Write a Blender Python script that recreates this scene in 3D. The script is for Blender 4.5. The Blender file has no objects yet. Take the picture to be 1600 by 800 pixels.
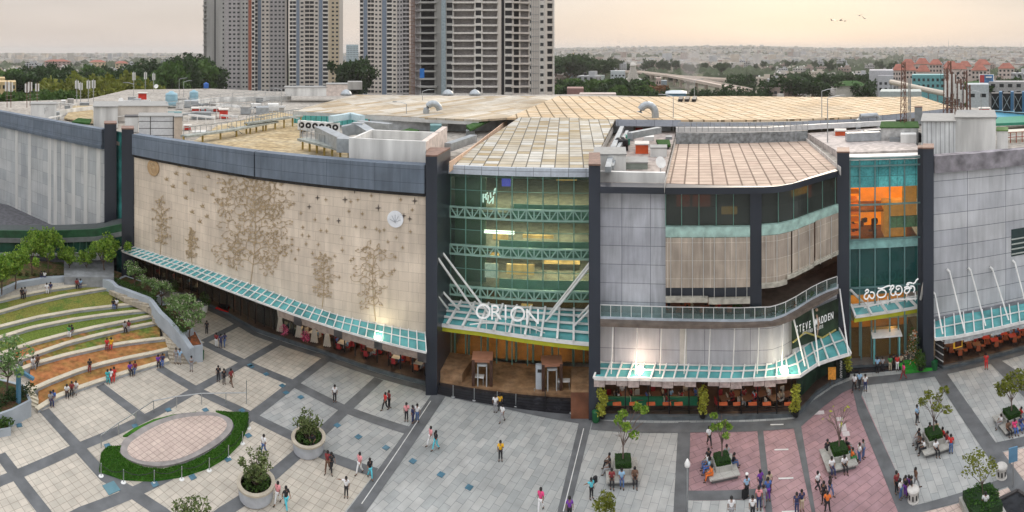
import bpy, bmesh, math, random
from mathutils import Vector, Matrix, noise
R = math.radians
rnd = random.Random(7)
SC = bpy.context.scene
COL = SC.collection
# ---------------------------------------------------------------- camera (a swept panorama, 104 degrees wide)
F, CH, CX, HY = 880.0, 33.0, 800.0, 80.0
cd = bpy.data.cameras.new('camera'); cam = bpy.data.objects.new('camera', cd); COL.objects.link(cam)
SC.camera = cam
cam.location = (0, 0, CH); cam.rotation_euler = (math.pi/2, 0, 0)
cd.type = 'PANO'; cd.panorama_type = 'CENTRAL_CYLINDRICAL'
cd.central_cylindrical_range_u_min = -800/F; cd.central_cylindrical_range_u_max = 800/F
cd.central_cylindrical_range_v_min = -720/F; cd.central_cylindrical_range_v_max = 80/F
cd.central_cylindrical_radius = 1.0
cd.clip_start = 0.5; cd.clip_end = 60000
# ---------------------------------------------------------------- sky and sun (overcast dusk, low sun behind the mall on the right)
SUN_AZ, SUN_EL = R(29), R(24)
w = bpy.data.worlds.new('World'); SC.world = w; w.use_nodes = True
nt = w.node_tree; N = nt.nodes; L = nt.links
bg = N['Background']; bg.inputs[1].default_value = 0.1
sky = N.new('ShaderNodeTexSky'); sky.sky_type = 'NISHITA'; sky.sun_disc = False
sky.sun_elevation = SUN_EL; sky.sun_rotation = SUN_AZ
sky.altitude = 900; sky.air_density = 1.5; sky.dust_density = 4.0; sky.ozone_density = 1.0
tc = N.new('ShaderNodeTexCoord'); sep = N.new('ShaderNodeSeparateXYZ'); L.new(tc.outputs['Generated'], sep.inputs[0])
cr = N.new('ShaderNodeValToRGB')            # cloud sheet: pale cream at the horizon, greyer above
e = cr.color_ramp.elements
e[0].position = 0.0; e[0].color = (.338, .293, .265, 1)
e[1].position = 1.0; e[1].color = (.96, .97, 1.0, 1)
x = e.new(0.10); x.color = (.315, .28, .26, 1)
x = e.new(0.30); x.color = (.45, .44, .45, 1)
L.new(sep.outputs['Z'], cr.inputs[0])
mp = N.new('ShaderNodeMapping'); mp.inputs['Scale'].default_value = (1.2, 1.2, 9); L.new(tc.outputs['Generated'], mp.inputs[0])
nz = N.new('ShaderNodeTexNoise'); nz.inputs['Scale'].default_value = 2.2; nz.inputs['Detail'].default_value = 5; L.new(mp.outputs[0], nz.inputs['Vector'])
mr = N.new('ShaderNodeMapRange'); mr.inputs[1].default_value = .3; mr.inputs[2].default_value = .7; mr.inputs[3].default_value = 20.0; mr.inputs[4].default_value = 23.0
L.new(nz.outputs['Fac'], mr.inputs[0])
vm = N.new('ShaderNodeVectorMath'); vm.operation = 'SCALE'; L.new(cr.outputs[0], vm.inputs[0]); L.new(mr.outputs[0], vm.inputs['Scale'])
mx = N.new('ShaderNodeMixRGB'); mx.inputs[0].default_value = 0.86
L.new(sky.outputs[0], mx.inputs[1]); L.new(vm.outputs[0], mx.inputs[2]); L.new(mx.outputs[0], bg.inputs[0])
sl = bpy.data.lights.new('sun', 'SUN'); sun = bpy.data.objects.new('sun', sl); COL.objects.link(sun)
sl.energy = 1.3; sl.angle = R(12); sl.color = (1, .86, .68)
sd = Vector((math.sin(SUN_AZ)*math.cos(SUN_EL), math.cos(SUN_AZ)*math.cos(SUN_EL), math.sin(SUN_EL)))
sun.rotation_euler = sd.to_track_quat('Z', 'Y').to_euler()
SC.view_settings.view_transform = 'Standard'; SC.view_settings.look = 'None'
SC.view_settings.exposure = 0.18; SC.view_settings.gamma = 1.0; SC.view_settings.use_curve_mapping = False
SC.cycles.max_bounces = 6; SC.cycles.diffuse_bounces = 3; SC.cycles.glossy_bounces = 3; SC.cycles.transparent_max_bounces = 8
SC.cycles.transmission_bounces = 3; SC.cycles.volume_bounces = 0
SC.cycles.use_denoising = True
# ---------------------------------------------------------------- measuring helpers: photograph pixel -> place in the world
def pp(px, r):                      # plan point at distance r
    t = (px-CX)/F
    return Vector((r*math.sin(t), r*math.cos(t)))
def gp(px, py, z=0.0):              # point at height z
    r = (CH-z)*F/(py-HY); p = pp(px, r)
    return Vector((p.x, p.y, z))
def rp(px, py, r):                  # point at distance r
    p = pp(px, r)
    return Vector((p.x, p.y, CH-r*(py-HY)/F))
def zr(py, r): return CH-r*(py-HY)/F
class Wall:                         # vertical plane over plan points A (left) and B (right)
    def __init__(s, A, B):
        s.A = Vector(A[:2]); s.B = Vector(B[:2]); s.d = (s.B-s.A).normalized(); s.L = (s.B-s.A).length
        s.n = Vector((s.d.y, -s.d.x))       # towards the plaza
        s.rot = math.atan2(s.d.y, s.d.x)
    def s_of(s, px):
        t = (px-CX)/F; D = Vector((math.sin(t), math.cos(t)))
        k = s.A.dot(s.n)/D.dot(s.n)
        return (D*k-s.A).dot(s.d)
    def hit(s, px, py, off=0.0):
        t = (px-CX)/F; D = Vector((math.sin(t), math.cos(t)))
        k = (s.A.dot(s.n)+off)/D.dot(s.n)
        return Vector((D.x*k, D.y*k, CH-k*(py-HY)/F))
    def P(s, u, z, off=0.0):
        q = s.A+s.d*u+s.n*off
        return Vector((q.x, q.y, z))
    def z_at(s, px, py): return s.hit(px, py).z
# ---------------------------------------------------------------- mesh builder
class MB:
    def __init__(s): s.v = []; s.f = []
    def add(s, vs, fs):
        o = len(s.v); s.v += [Vector(p) for p in vs]; s.f += [tuple(i+o for i in f) for f in fs]; return s
    def box(s, c, size, rz=0.0, m=None):
        hx, hy, hz = size[0]/2, size[1]/2, size[2]/2; ca, sa = math.cos(rz), math.sin(rz)
        vs = []
        for z in (-hz, hz):
            for x, y in ((-hx, -hy), (hx, -hy), (hx, hy), (-hx, hy)):
                p = Vector((c[0]+x*ca-y*sa, c[1]+x*sa+y*ca, c[2]+z)); vs.append(p)
        if m: vs = [m @ p for p in vs]
        return s.add(vs, [(0,3,2,1),(4,5,6,7),(0,1,5,4),(1,2,6,5),(2,3,7,6),(3,0,4,7)])
    def slab(s, W, u0, u1, z0, z1, o0, o1):         # box on a Wall: along u, height z, offsets o0..o1 from its plane
        vs = [W.P(u, z, o) for z in (z0, z1) for u, o in ((u0, o1), (u1, o1), (u1, o0), (u0, o0))]
        return s.add(vs, [(0,3,2,1),(4,5,6,7),(0,1,5,4),(1,2,6,5),(2,3,7,6),(3,0,4,7)])
    def poly(s, pts): return s.add(pts, [tuple(range(len(pts)))])
    def prism(s, pts, z0, z1):
        n = len(pts)
        a = sum(pts[i][0]*pts[(i+1)%n][1]-pts[(i+1)%n][0]*pts[i][1] for i in range(n))
        if a < 0: pts = pts[::-1]
        vs = [(p[0], p[1], z0) for p in pts]+[(p[0], p[1], z1) for p in pts]
        fs = [tuple(range(n))[::-1], tuple(range(n, 2*n))]+[(i, (i+1)%n, n+(i+1)%n, n+i) for i in range(n)]
        return s.add(vs, fs)
    def bar(s, p0, p1, w, h=None):
        h = h or w; p0 = Vector(p0); p1 = Vector(p1); d = (p1-p0)
        if d.length < 1e-6: return s
        d.normalize(); up = Vector((0,0,1)) if abs(d.z) < .95 else Vector((1,0,0))
        a = d.cross(up).normalized()*w/2; b = a.cross(d).normalized()*h/2
        vs = [p+i*a+j*b for p in (p0, p1) for i, j in ((-1,-1),(1,-1),(1,1),(-1,1))]
        return s.add(vs, [(0,1,2,3),(7,6,5,4),(0,4,5,1),(1,5,6,2),(2,6,7,3),(3,7,4,0)])
    def tube(s, pts, r, n=6, r1=None, cap=True):
        pts = [Vector(p) for p in pts]; o = len(s.v); k = len(pts)
        for i, p in enumerate(pts):
            d = (pts[min(i+1, k-1)]-pts[max(i-1, 0)])
            if d.length < 1e-9: d = Vector((0,0,1))
            d.normalize(); up = Vector((0,0,1)) if abs(d.z) < .9 else Vector((1,0,0))
            a = d.cross(up).normalized(); b = a.cross(d)
            rr = (r if r1 is None else r+(r1-r)*i/max(1, k-1)) if not isinstance(r, (list, tuple)) else r[i]
            for j in range(n):
                t = 2*math.pi*j/n; s.v.append(p+(a*math.cos(t)+b*math.sin(t))*rr)
        for i in range(k-1):
            for j in range(n):
                s.f.append((o+i*n+j, o+i*n+(j+1)%n, o+(i+1)*n+(j+1)%n, o+(i+1)*n+j))
        if cap: s.f += [tuple(o+j for j in range(n))[::-1], tuple(o+(k-1)*n+j for j in range(n))]
        return s
    def lathe(s, prof, c=(0,0,0), n=16, sx=1, sy=1):
        o = len(s.v); k = len(prof)
        for r_, z in prof:
            for j in range(n):
                t = 2*math.pi*j/n; s.v.append(Vector((c[0]+r_*math.cos(t)*sx, c[1]+r_*math.sin(t)*sy, c[2]+z)))
        for i in range(k-1):
            for j in range(n): s.f.append((o+i*n+j, o+i*n+(j+1)%n, o+(i+1)*n+(j+1)%n, o+(i+1)*n+j))
        s.f += [tuple(o+j for j in range(n))[::-1], tuple(o+(k-1)*n+j for j in range(n))]
        return s
    def ball(s, c, r, n=8, m=5, sz=1):
        prof = [(max(.001, r*math.sin(math.pi*i/m)), -r*sz*math.cos(math.pi*i/m)) for i in range(m+1)]
        return s.lathe(prof, c, n)
    def build(s, name, mat, parent=None, smooth=False):
        me = bpy.data.meshes.new(name); me.from_pydata([tuple(v) for v in s.v], [], s.f); me.update()
        if smooth: me.polygons.foreach_set('use_smooth', [True]*len(me.polygons))
        return obj(name, me, mat, parent)
def obj(name, me, mat, parent=None):
    o = bpy.data.objects.new(name, me); COL.objects.link(o)
    for m in (mat if isinstance(mat, (list, tuple)) else [mat]):
        if m is not None: me.materials.append(m)
    if parent is not None:
        o.parent = parent
        b = parent
        if b.type == 'EMPTY' and b.location.length > 0: o.matrix_parent_inverse = Matrix.Translation(-b.location)
    return o
def tag(o, label=None, cat=None, group=None, kind=None):
    if label: o['label'] = label
    if cat: o['category'] = cat
    if group: o['group'] = group
    if kind: o['kind'] = kind
    return o
def empty(name, loc=(0,0,0), label=None, cat=None, group=None):
    o = bpy.data.objects.new(name, None); COL.objects.link(o); o.location = loc; o.empty_display_size = .3
    return tag(o, label, cat, group)
def dup(root, loc=None, rz=None, sc=None, label=None, group=None):
    r = root.copy(); COL.objects.link(r)
    if loc is not None: r.location = loc
    if rz is not None: r.rotation_euler = (0, 0, rz)
    if sc is not None: r.scale = (sc, sc, sc) if isinstance(sc, (int, float)) else sc
    if label: r['label'] = label
    if group: r['group'] = group
    for ch in list(root.children):
        c = ch.copy(); COL.objects.link(c); c.parent = r
        for g in list(ch.children):
            d = g.copy(); COL.objects.link(d); d.parent = c
    return r
class Proto:                        # first use hands out the thing itself, later uses copy it
    def __init__(s, root): s.root = root; s.used = False
    def put(s, loc, rz=0, sc=1, label=None, group=None):
        if not s.used:
            s.used = True; o = s.root; o.location = loc; o.rotation_euler = (0, 0, rz)
            o.scale = (sc, sc, sc) if isinstance(sc, (int, float)) else sc
            if label: o['label'] = label
            if group: o['group'] = group
            return o
        return dup(s.root, loc, rz, sc, label, group)
# ---------------------------------------------------------------- materials
MATS = {}
def mat(name, col, rough=.75, metal=0.0, var=.12, scale=1.5, bump=0.0, emit=0.0, ecol=None, streak=False, spec=.4):
    if name in MATS: return MATS[name]
    m = bpy.data.materials.new(name); m.use_nodes = True; nt = m.node_tree; b = nt.nodes['Principled BSDF']
    b.inputs['Roughness'].default_value = rough; b.inputs['Metallic'].default_value = metal
    b.inputs['Specular IOR Level'].default_value = spec
    tc = nt.nodes.new('ShaderNodeTexCoord'); nz = nt.nodes.new('ShaderNodeTexNoise')
    nz.inputs['Scale'].default_value = scale; nz.inputs['Detail'].default_value = 4
    if streak:
        mp = nt.nodes.new('ShaderNodeMapping'); mp.inputs['Scale'].default_value = (1, 1, .12)
        nt.links.new(tc.outputs['Object'], mp.inputs[0]); nt.links.new(mp.outputs[0], nz.inputs['Vector'])
    else: nt.links.new(tc.outputs['Object'], nz.inputs['Vector'])
    r = nt.nodes.new('ShaderNodeMapRange'); r.inputs[1].default_value = .3; r.inputs[2].default_value = .7
    r.inputs[3].default_value = 1-var; r.inputs[4].default_value = 1+var
    nt.links.new(nz.outputs['Fac'], r.inputs[0])
    v = nt.nodes.new('ShaderNodeVectorMath'); v.operation = 'SCALE'; v.inputs[0].default_value = col[:3]
    nt.links.new(r.outputs[0], v.inputs['Scale']); nt.links.new(v.outputs[0], b.inputs['Base Color'])
    if bump:
        bp = nt.nodes.new('ShaderNodeBump'); bp.inputs['Strength'].default_value = bump; bp.inputs['Distance'].default_value = .05
        nt.links.new(nz.outputs['Fac'], bp.inputs['Height']); nt.links.new(bp.outputs[0], b.inputs['Normal'])
    if emit:
        b.inputs['Emission Color'].default_value = (*(ecol or col)[:3], 1); b.inputs['Emission Strength'].default_value = emit
    MATS[name] = m; return m
def tiles(name, c1, c2, mortar, bw, bh, rz=0.0, ms=.02, rough=.7, off=.5, vertical=False, var=.18, nscale=.35, freq=2, metal=0.0, streak=False, spec=.35, bump=0.0):
    if name in MATS: return MATS[name]
    m = bpy.data.materials.new(name); m.use_nodes = True; nt = m.node_tree; b = nt.nodes['Principled BSDF']
    b.inputs['Roughness'].default_value = rough; b.inputs['Metallic'].default_value = metal; b.inputs['Specular IOR Level'].default_value = spec
    tc = nt.nodes.new('ShaderNodeTexCoord'); mp = nt.nodes.new('ShaderNodeMapping')
    nt.links.new(tc.outputs['Object'], mp.inputs[0])
    vec = mp.outputs[0]
    if vertical:                     # wall: u along the wall, v = height
        mp.inputs['Rotation'].default_value = (0, 0, -rz)
        sp = nt.nodes.new('ShaderNodeSeparateXYZ'); cb = nt.nodes.new('ShaderNodeCombineXYZ')
        nt.links.new(vec, sp.inputs[0]); nt.links.new(sp.outputs['X'], cb.inputs['X']); nt.links.new(sp.outputs['Z'], cb.inputs['Y']); vec = cb.outputs[0]
    else: mp.inputs['Rotation'].default_value = (0, 0, -rz)
    br = nt.nodes.new('ShaderNodeTexBrick'); nt.links.new(vec, br.inputs['Vector'])
    br.offset = off; br.offset_frequency = freq; br.squash = 1
    br.inputs['Color1'].default_value = (*c1, 1); br.inputs['Color2'].default_value = (*c2, 1); br.inputs['Mortar'].default_value = (*mortar, 1)
    br.inputs['Scale'].default_value = 1; br.inputs['Mortar Size'].default_value = ms; br.inputs['Mortar Smooth'].default_value = .2
    br.inputs['Brick Width'].default_value = bw; br.inputs['Row Height'].default_value = bh; br.inputs['Bias'].default_value = 0
    def noise_mul(src, sc, amt, det=5, sk=False):
        nz = nt.nodes.new('ShaderNodeTexNoise'); nz.inputs['Scale'].default_value = sc; nz.inputs['Detail'].default_value = det
        if sk:
            m2 = nt.nodes.new('ShaderNodeMapping'); m2.inputs['Scale'].default_value = (1, 1, .1)
            nt.links.new(tc.outputs['Object'], m2.inputs[0]); nt.links.new(m2.outputs[0], nz.inputs['Vector'])
        else: nt.links.new(tc.outputs['Object'], nz.inputs['Vector'])
        r = nt.nodes.new('ShaderNodeMapRange'); r.inputs[1].default_value = .32; r.inputs[2].default_value = .68
        r.inputs[3].default_value = 1-amt; r.inputs[4].default_value = 1+amt; nt.links.new(nz.outputs['Fac'], r.inputs[0])
        v = nt.nodes.new('ShaderNodeVectorMath'); v.operation = 'SCALE'
        nt.links.new(src, v.inputs[0]); nt.links.new(r.outputs[0], v.inputs['Scale']); return v.outputs[0]
    c = noise_mul(br.outputs['Color'], nscale, var)
    c = noise_mul(c, nscale*9, var*.8, 6, streak)
    nt.links.new(c, b.inputs['Base Color'])
    if bump:
        bp = nt.nodes.new('ShaderNodeBump'); bp.inputs['Strength'].default_value = bump; bp.inputs['Distance'].default_value = .02; bp.invert = True
        nt.links.new(br.outputs['Fac'], bp.inputs['Height']); nt.links.new(bp.outputs[0], b.inputs['Normal'])
    MATS[name] = m; return m
def glass(name, tint, clear=.6, rough=.03):     # architectural sheet glass
    if name in MATS: return MATS[name]
    m = bpy.data.materials.new(name); m.use_nodes = True; nt = m.node_tree; nt.nodes.clear()
    out = nt.nodes.new('ShaderNodeOutputMaterial'); tr = nt.nodes.new('ShaderNodeBsdfTransparent'); tr.inputs[0].default_value = (*tint, 1)
    pb = nt.nodes.new('ShaderNodeBsdfPrincipled'); pb.inputs['Base Color'].default_value = (tint[0]*.35, tint[1]*.35, tint[2]*.35, 1)
    pb.inputs['Roughness'].default_value = rough; pb.inputs['Specular IOR Level'].default_value = .8
    nz = nt.nodes.new('ShaderNodeTexNoise'); nz.inputs['Scale'].default_value = .5
    r = nt.nodes.new('ShaderNodeMapRange'); r.inputs[3].default_value = 1-clear-.12; r.inputs[4].default_value = 1-clear+.12
    tc = nt.nodes.new('ShaderNodeTexCoord'); nt.links.new(tc.outputs['Object'], nz.inputs['Vector']); nt.links.new(nz.outputs['Fac'], r.inputs[0])
    mx = nt.nodes.new('ShaderNodeMixShader'); nt.links.new(r.outputs[0], mx.inputs[0])
    nt.links.new(tr.outputs[0], mx.inputs[1]); nt.links.new(pb.outputs[0], mx.inputs[2]); nt.links.new(mx.outputs[0], out.inputs[0])
    MATS[name] = m; return m
def two_tone(name, c1, c2, scale=.5, lo=.42, hi=.58, rough=.95, c3=None, scale2=6, bump=.3, obj_coord=True):
    if name in MATS: return MATS[name]
    m = bpy.data.materials.new(name); m.use_nodes = True; nt = m.node_tree; b = nt.nodes['Principled BSDF']; b.inputs['Roughness'].default_value = rough
    b.inputs['Specular IOR Level'].default_value = .15
    tc = nt.nodes.new('ShaderNodeTexCoord'); nz = nt.nodes.new('ShaderNodeTexNoise'); nz.inputs['Scale'].default_value = scale; nz.inputs['Detail'].default_value = 6; nz.inputs['Roughness'].default_value = .65
    nt.links.new(tc.outputs['Object'], nz.inputs['Vector'])
    r = nt.nodes.new('ShaderNodeValToRGB'); r.color_ramp.elements[0].position = lo; r.color_ramp.elements[1].position = hi
    r.color_ramp.elements[0].color = (*c1, 1); r.color_ramp.elements[1].color = (*c2, 1)
    if c3: q = r.color_ramp.elements.new((lo+hi)/2); q.color = (*c3, 1)
    nt.links.new(nz.outputs['Fac'], r.inputs[0])
    n2 = nt.nodes.new('ShaderNodeTexNoise'); n2.inputs['Scale'].default_value = scale2; n2.inputs['Detail'].default_value = 6; nt.links.new(tc.outputs['Object'], n2.inputs['Vector'])
    mr = nt.nodes.new('ShaderNodeMapRange'); mr.inputs[1].default_value = .3; mr.inputs[2].default_value = .7; mr.inputs[3].default_value = .6; mr.inputs[4].default_value = 1.4; nt.links.new(n2.outputs['Fac'], mr.inputs[0])
    v = nt.nodes.new('ShaderNodeVectorMath'); v.operation = 'SCALE'; nt.links.new(r.outputs[0], v.inputs[0]); nt.links.new(mr.outputs[0], v.inputs['Scale']); nt.links.new(v.outputs[0], b.inputs['Base Color'])
    if bump:
        bp = nt.nodes.new('ShaderNodeBump'); bp.inputs['Strength'].default_value = bump; nt.links.new(n2.outputs['Fac'], bp.inputs['Height']); nt.links.new(bp.outputs[0], b.inputs['Normal'])
    MATS[name] = m; return m
def leafmat(name, c1, c2):
    m = bpy.data.materials.new(name); m.use_nodes = True; nt = m.node_tree; b = nt.nodes['Principled BSDF']; b.inputs['Roughness'].default_value = .6
    b.inputs['Specular IOR Level'].default_value = .25
    ge = nt.nodes.new('ShaderNodeNewGeometry'); mx = nt.nodes.new('ShaderNodeMixRGB')
    mx.inputs[1].default_value = (*c1, 1); mx.inputs[2].default_value = (*c2, 1)
    nt.links.new(ge.outputs['Random Per Island'], mx.inputs[0]); nt.links.new(mx.outputs[0], b.inputs['Base Color'])
    tl = nt.nodes.new('ShaderNodeBsdfTranslucent'); nt.links.new(mx.outputs[0], tl.inputs[0])
    ms = nt.nodes.new('ShaderNodeMixShader'); ms.inputs[0].default_value = .3
    nt.links.new(b.outputs[0], ms.inputs[1]); nt.links.new(tl.outputs[0], ms.inputs[2]); nt.links.new(ms.outputs[0], nt.nodes['Material Output'].inputs[0])
    MATS[name] = m; return m
WHITE = mat('white_paint', (.72,.72,.70), .5, var=.12, scale=1.2)
OFFW = mat('stained_white_render', (.62,.62,.60), .85, var=.28, scale=.7, streak=True)
STEEL = mat('brushed_steel', (.45,.47,.48), .35, .8, scale=3)
DKNAVY = mat('dark_navy_cladding', (.028,.034,.048), .32, .3, var=.3, scale=.25, streak=True, spec=.6)
BLACK = mat('black_metal', (.015,.015,.017), .4, .3)
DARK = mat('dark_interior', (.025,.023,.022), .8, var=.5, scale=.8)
CONC = mat('concrete', (.34,.33,.31), .9, var=.25, scale=.6, streak=True)
GREY = mat('grey_metal', (.25,.27,.28), .5, .4, var=.15)
SLATEPARA = tiles('slate_grey_parapet_panels', (.135,.165,.205), (.115,.145,.185), (.05,.06,.08), 2.6, 1.35, R(-8), .02, .65, 0, True, var=.16, nscale=.3, streak=True)
TEALG = glass('teal_glass', (.30,.62,.60), .45)
GREENG = glass('green_atrium_glass', (.70,.84,.78), .88)
TEALW = mat('turquoise_canopy_glass', (.105,.34,.345), .2, var=.35, scale=.6)
MULL = mat('green_steel', (.16,.32,.27), .45, .3)
RED = mat('red_paint', (.55,.035,.02), .55, var=.2)
ORANGE = mat('orange_paint', (.60,.12,.02), .6, var=.25)
YELLOW = mat('yellow_green_fascia', (.42,.42,.02), .5)
SAND = two_tone('sandy_roof', (.32,.245,.14), (.42,.36,.25), .12, .35, .6, scale2=1.2, c3=(.38,.30,.18))
TURF = two_tone('artificial_turf', (.018,.060,.012), (.035,.095,.02), 2, scale2=14)
# ================================================================= GROUND
def hill(px):                                    # far relief: the city climbs towards the right
    t = (px-CX)/F
    a = 1/(1+math.exp(-(px-760)/120))
    return -9+ a*(78+10*math.sin(t*7)+6*math.sin(t*17+1))
def ground_z(x, y):
    r = math.hypot(x, y)
    if y < 0 or r < 900: return 0.0
    px = CX+F*math.atan2(x, y)
    k = min(1, (r-900)/5200); k = k*k*(3-2*k)
    return hill(px)*k
rs = [0, 30, 60, 100, 150, 220, 300, 420, 600, 900, 1200, 1600, 2100, 2700, 3400, 4200, 5200, 6300, 7600, 9500, 12000]
nT = 96; vs = [(0, 0, 0)]; fs = []
for r_ in rs[1:]:
    for j in range(nT):
        a = 2*math.pi*j/nT; X, Y = r_*math.sin(a), r_*math.cos(a); vs.append((X, Y, ground_z(X, Y)))
for j in range(nT): fs.append((0, 1+(j+1)%nT, 1+j))
for i in range(len(rs)-2):
    for j in range(nT):
        o = 1+i*nT; fs.append((o+j, o+(j+1)%nT, o+nT+(j+1)%nT, o+nT+j))
g = MB().add(vs, fs)
tag(g.build('terrain', two_tone('city_ground', (.16,.14,.12), (.07,.09,.04), .02, .4, .6, scale2=.15, bump=0)), kind='structure')
# ---- plaza paving: one stone sheet with darker bands, pink fields and blue light tiles, each 4 mm above the one below
STONE = tiles('grey_granite_paving', (.40,.40,.385), (.31,.325,.32), (.19,.20,.20), 1.25, .62, R(62), .018, .55, .5, var=.15, nscale=.1)
STONE_L = tiles('warm_sandstone_paving', (.50,.45,.38), (.43,.395,.335), (.27,.24,.20), .62, .62, R(78), .022, .7, .0, var=.14, nscale=.12)
BAND = mat('charcoal_paving_band', (.115,.12,.125), .7, var=.25, scale=.8)
PINK = tiles('pink_granite_paving', (.36,.22,.23), (.30,.19,.205), (.16,.11,.11), 1.25, .62, R(8), .02, .5, .5, var=.2, nscale=.12)
PINK2 = tiles('pale_pink_paving', (.52,.42,.36), (.48,.38,.33), (.32,.25,.22), .5, .5, R(78), .03, .6, .0, var=.12)
def sheet(name, pts, m, z=.004, kind='structure'):
    pts = [(p[0], p[1]) for p in pts]
    return tag(MB().poly([(p[0], p[1], z) for p in pts]).build(name, m), kind=kind)
sheet('plaza_paving', [(-130, -40), (-130, 95), (95, 95), (95, -40)][::-1], STONE)
sheet('warm_paving', [gp(*q) for q in [(-60,900),(460,900),(538,800),(587,738),(560,727),(497,707),(462,683),(393,650),(458,600),(506,564),(520,558),(400,525),(300,470),(150,445),(-60,470)]], STONE_L, .008)
PK = [(1078,668),(1245,663),(1262,652),(1285,630),(1308,613),(1335,603),(1348,620),(1424,788),(1445,840),(1074,840)]
sheet('pink_paving', [gp(*q) for q in PK], PINK, .008)
sheet('grey_paving', [gp(*q) for q in [(1074,782),(1190,779),(1200,840),(1074,840)]], STONE, .012)
sheet('pink_paving', [gp(*q) for q in [(1566,707),(1700,675),(1700,800),(1640,800),(1600,758)]], PINK2, .008)
sheet('pink_paving', [gp(*q) for q in [(1430,803),(1590,757),(1640,800),(1660,840),(1400,840)]], PINK2, .008)
def band(pl, wpx=None, w=1.0, z=.016, m=None, ends=True):
    P = [gp(*q) for q in pl]; mb = MB(); Ls = []; Rs = []
    for i, p in enumerate(P):
        d = (P[min(i+1, len(P)-1)]-P[max(i-1, 0)]); d.z = 0; d.normalize(); n = Vector((-d.y, d.x, 0))
        Ls.append(p+n*w/2); Rs.append(p-n*w/2)
    for i in range(len(P)-1): mb.add([(v.x, v.y, z) for v in (Rs[i], Rs[i+1], Ls[i+1], Ls[i])], [(0,1,2,3)])
    return tag(mb.build('paving_band', m or BAND), kind='structure')
def bandq(quad, z=.016, m=None): return sheet('paving_band', [gp(*q) for q in quad], m or BAND, z)
for k, (pl, w_) in enumerate([([(-80,790),(0,752),(117,701),(240,647),(306,609),(400,556),(440,533)], 1.0),
          ([(318,534),(376,505)], .9),
          ([(60,835),(130,800),(207,770),(262,744),(393,650),(458,600),(506,564),(522,556)], 1.05),
          ([(310,830),(350,800),(386,777),(422,746),(470,705),(540,640),(592,592)], 1.05),
          ([(0,710),(69,800),(100,845)], .95),
          ([(69,641),(124,701),(165,746),(207,770),(252,800),(290,830)], 1.0),
          ([(156,602),(228,656)], .95),
          ([(249,575),(306,609),(375,641),(462,684),(497,707),(587,739)], 1.0),
          ([(318,536),(381,566),(458,599),(540,640),(638,673)], 1.0)]):
    band(pl, w=w_, z=.016+.001*k)
bandq([(515,835),(677,613),(696,620),(545,838)], .030)
band([(664,606),(780,630),(905,655),(925,660)], w=1.2, z=.034)
bandq([(906,655),(925,658),(888,808),(884,830),(862,830),(869,808)], .030)
bandq([(1060,660),(1079,660),(1074,840),(1050,840)], .028)
bandq([(1182,660),(1191,660),(1207,800),(1212,840),(1201,840),(1196,800)], .030)
bandq([(1238,660),(1250,656),(1274,800),(1280,840),(1275,840),(1268,800)], .031)
bandq([(1332,608),(1350,603),(1346,620),(1424,788),(1450,850),(1425,850),(1403,800),(1340,644)], .032)
bandq([(1452,576),(1474,576),(1556,692),(1610,765),(1640,800),(1600,800),(1563,743)], .033)
bandq([(1545,566),(1562,562),(1640,612),(1640,660)], .034)
bandq([(1074,767),(1184,764),(1186,779),(1074,782)], .035)
bandq([(1556,692),(1700,655),(1700,668),(1566,706)], .036)
bandq([(1410,795),(1572,746),(1584,757),(1418,806)], .037)
band([(925,664),(1100,668),(1245,662),(1280,630),(1310,609),(1340,597),(1460,583),(1600,549),(1700,530)], w=1.3, z=.040)
band([(300,470),(356,497),(400,523),(500,556),(590,587),(668,608)], w=.8, z=.041)
SLIT = mat('pale_drain_slit', (.62,.62,.60), .5)
band([(565,788),(673,627)], w=.07, z=.044, m=SLIT); band([(880,800),(912,670)], w=.07, z=.044, m=SLIT)
BLUE = mat('blue_glass_tile', (.07,.16,.22), .3, var=.35)
def bluetile(px, py, s=.5, rz=R(-28)):
    c = gp(px, py); mb = MB(); mb.box((c.x, c.y, .040), (s, s, .02), rz)
    tag(mb.build('paving_light', BLUE), kind='structure')
for q in [(391,571),(416,585),(441,603),(447,614),(470,621),(527,665),(560,683),(603,700),(645,721),(689,742),(733,762),(263,641),(211,666),(168,697),(378,642),(388,681),(356,718),(301,746),(321,641),(30,665),(393,573),(242,757)]:
    bluetile(*q)
c = gp(174,763); tag(MB().box((c.x, c.y, .04), (1.05, 1.0, .02), R(-20)).build('paving_light', mat('teal_glass_grate', (.09,.20,.24), .3)), kind='structure')
PALE = mat('pale_paving_patch', (.55,.50,.50), .6)
for q in [(1280,645,.9,.5),(1312,655,.6,.5),(1317,668,.6,1.0),(1322,678,.6,.6)]:
    c = gp(q[0], q[1]); tag(MB().box((c.x, c.y, .020), (q[2], q[3], .012), R(-25)).build('paving_patch', PALE), kind='structure')
for q in [(1214,664),(1221,703),(1228,748),(1234,800)]:
    c = gp(q[0], q[1]); tag(MB().box((c.x, c.y, .030), (1.15, .13, .03), R(-25)).build('paving_light', SLIT), kind='structure')
# sunken dark water panel, bottom right
POND = mat('dark_wet_slate', (.02,.022,.026), .12, var=.5, scale=2)
ped = [gp(1545,790), gp(1590,768), gp(1660,815), gp(1600,860)]
sheet('water_panel', ped, POND, .05)
mb = MB()
for i in range(4): mb.bar(ped[i]+Vector((0,0,.08)), ped[(i+1)%4]+Vector((0,0,.08)), .22, .16)
tag(mb.build('water_panel_kerb', mat('dark_granite_kerb', (.05,.045,.045), .4)), kind='structure')
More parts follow.
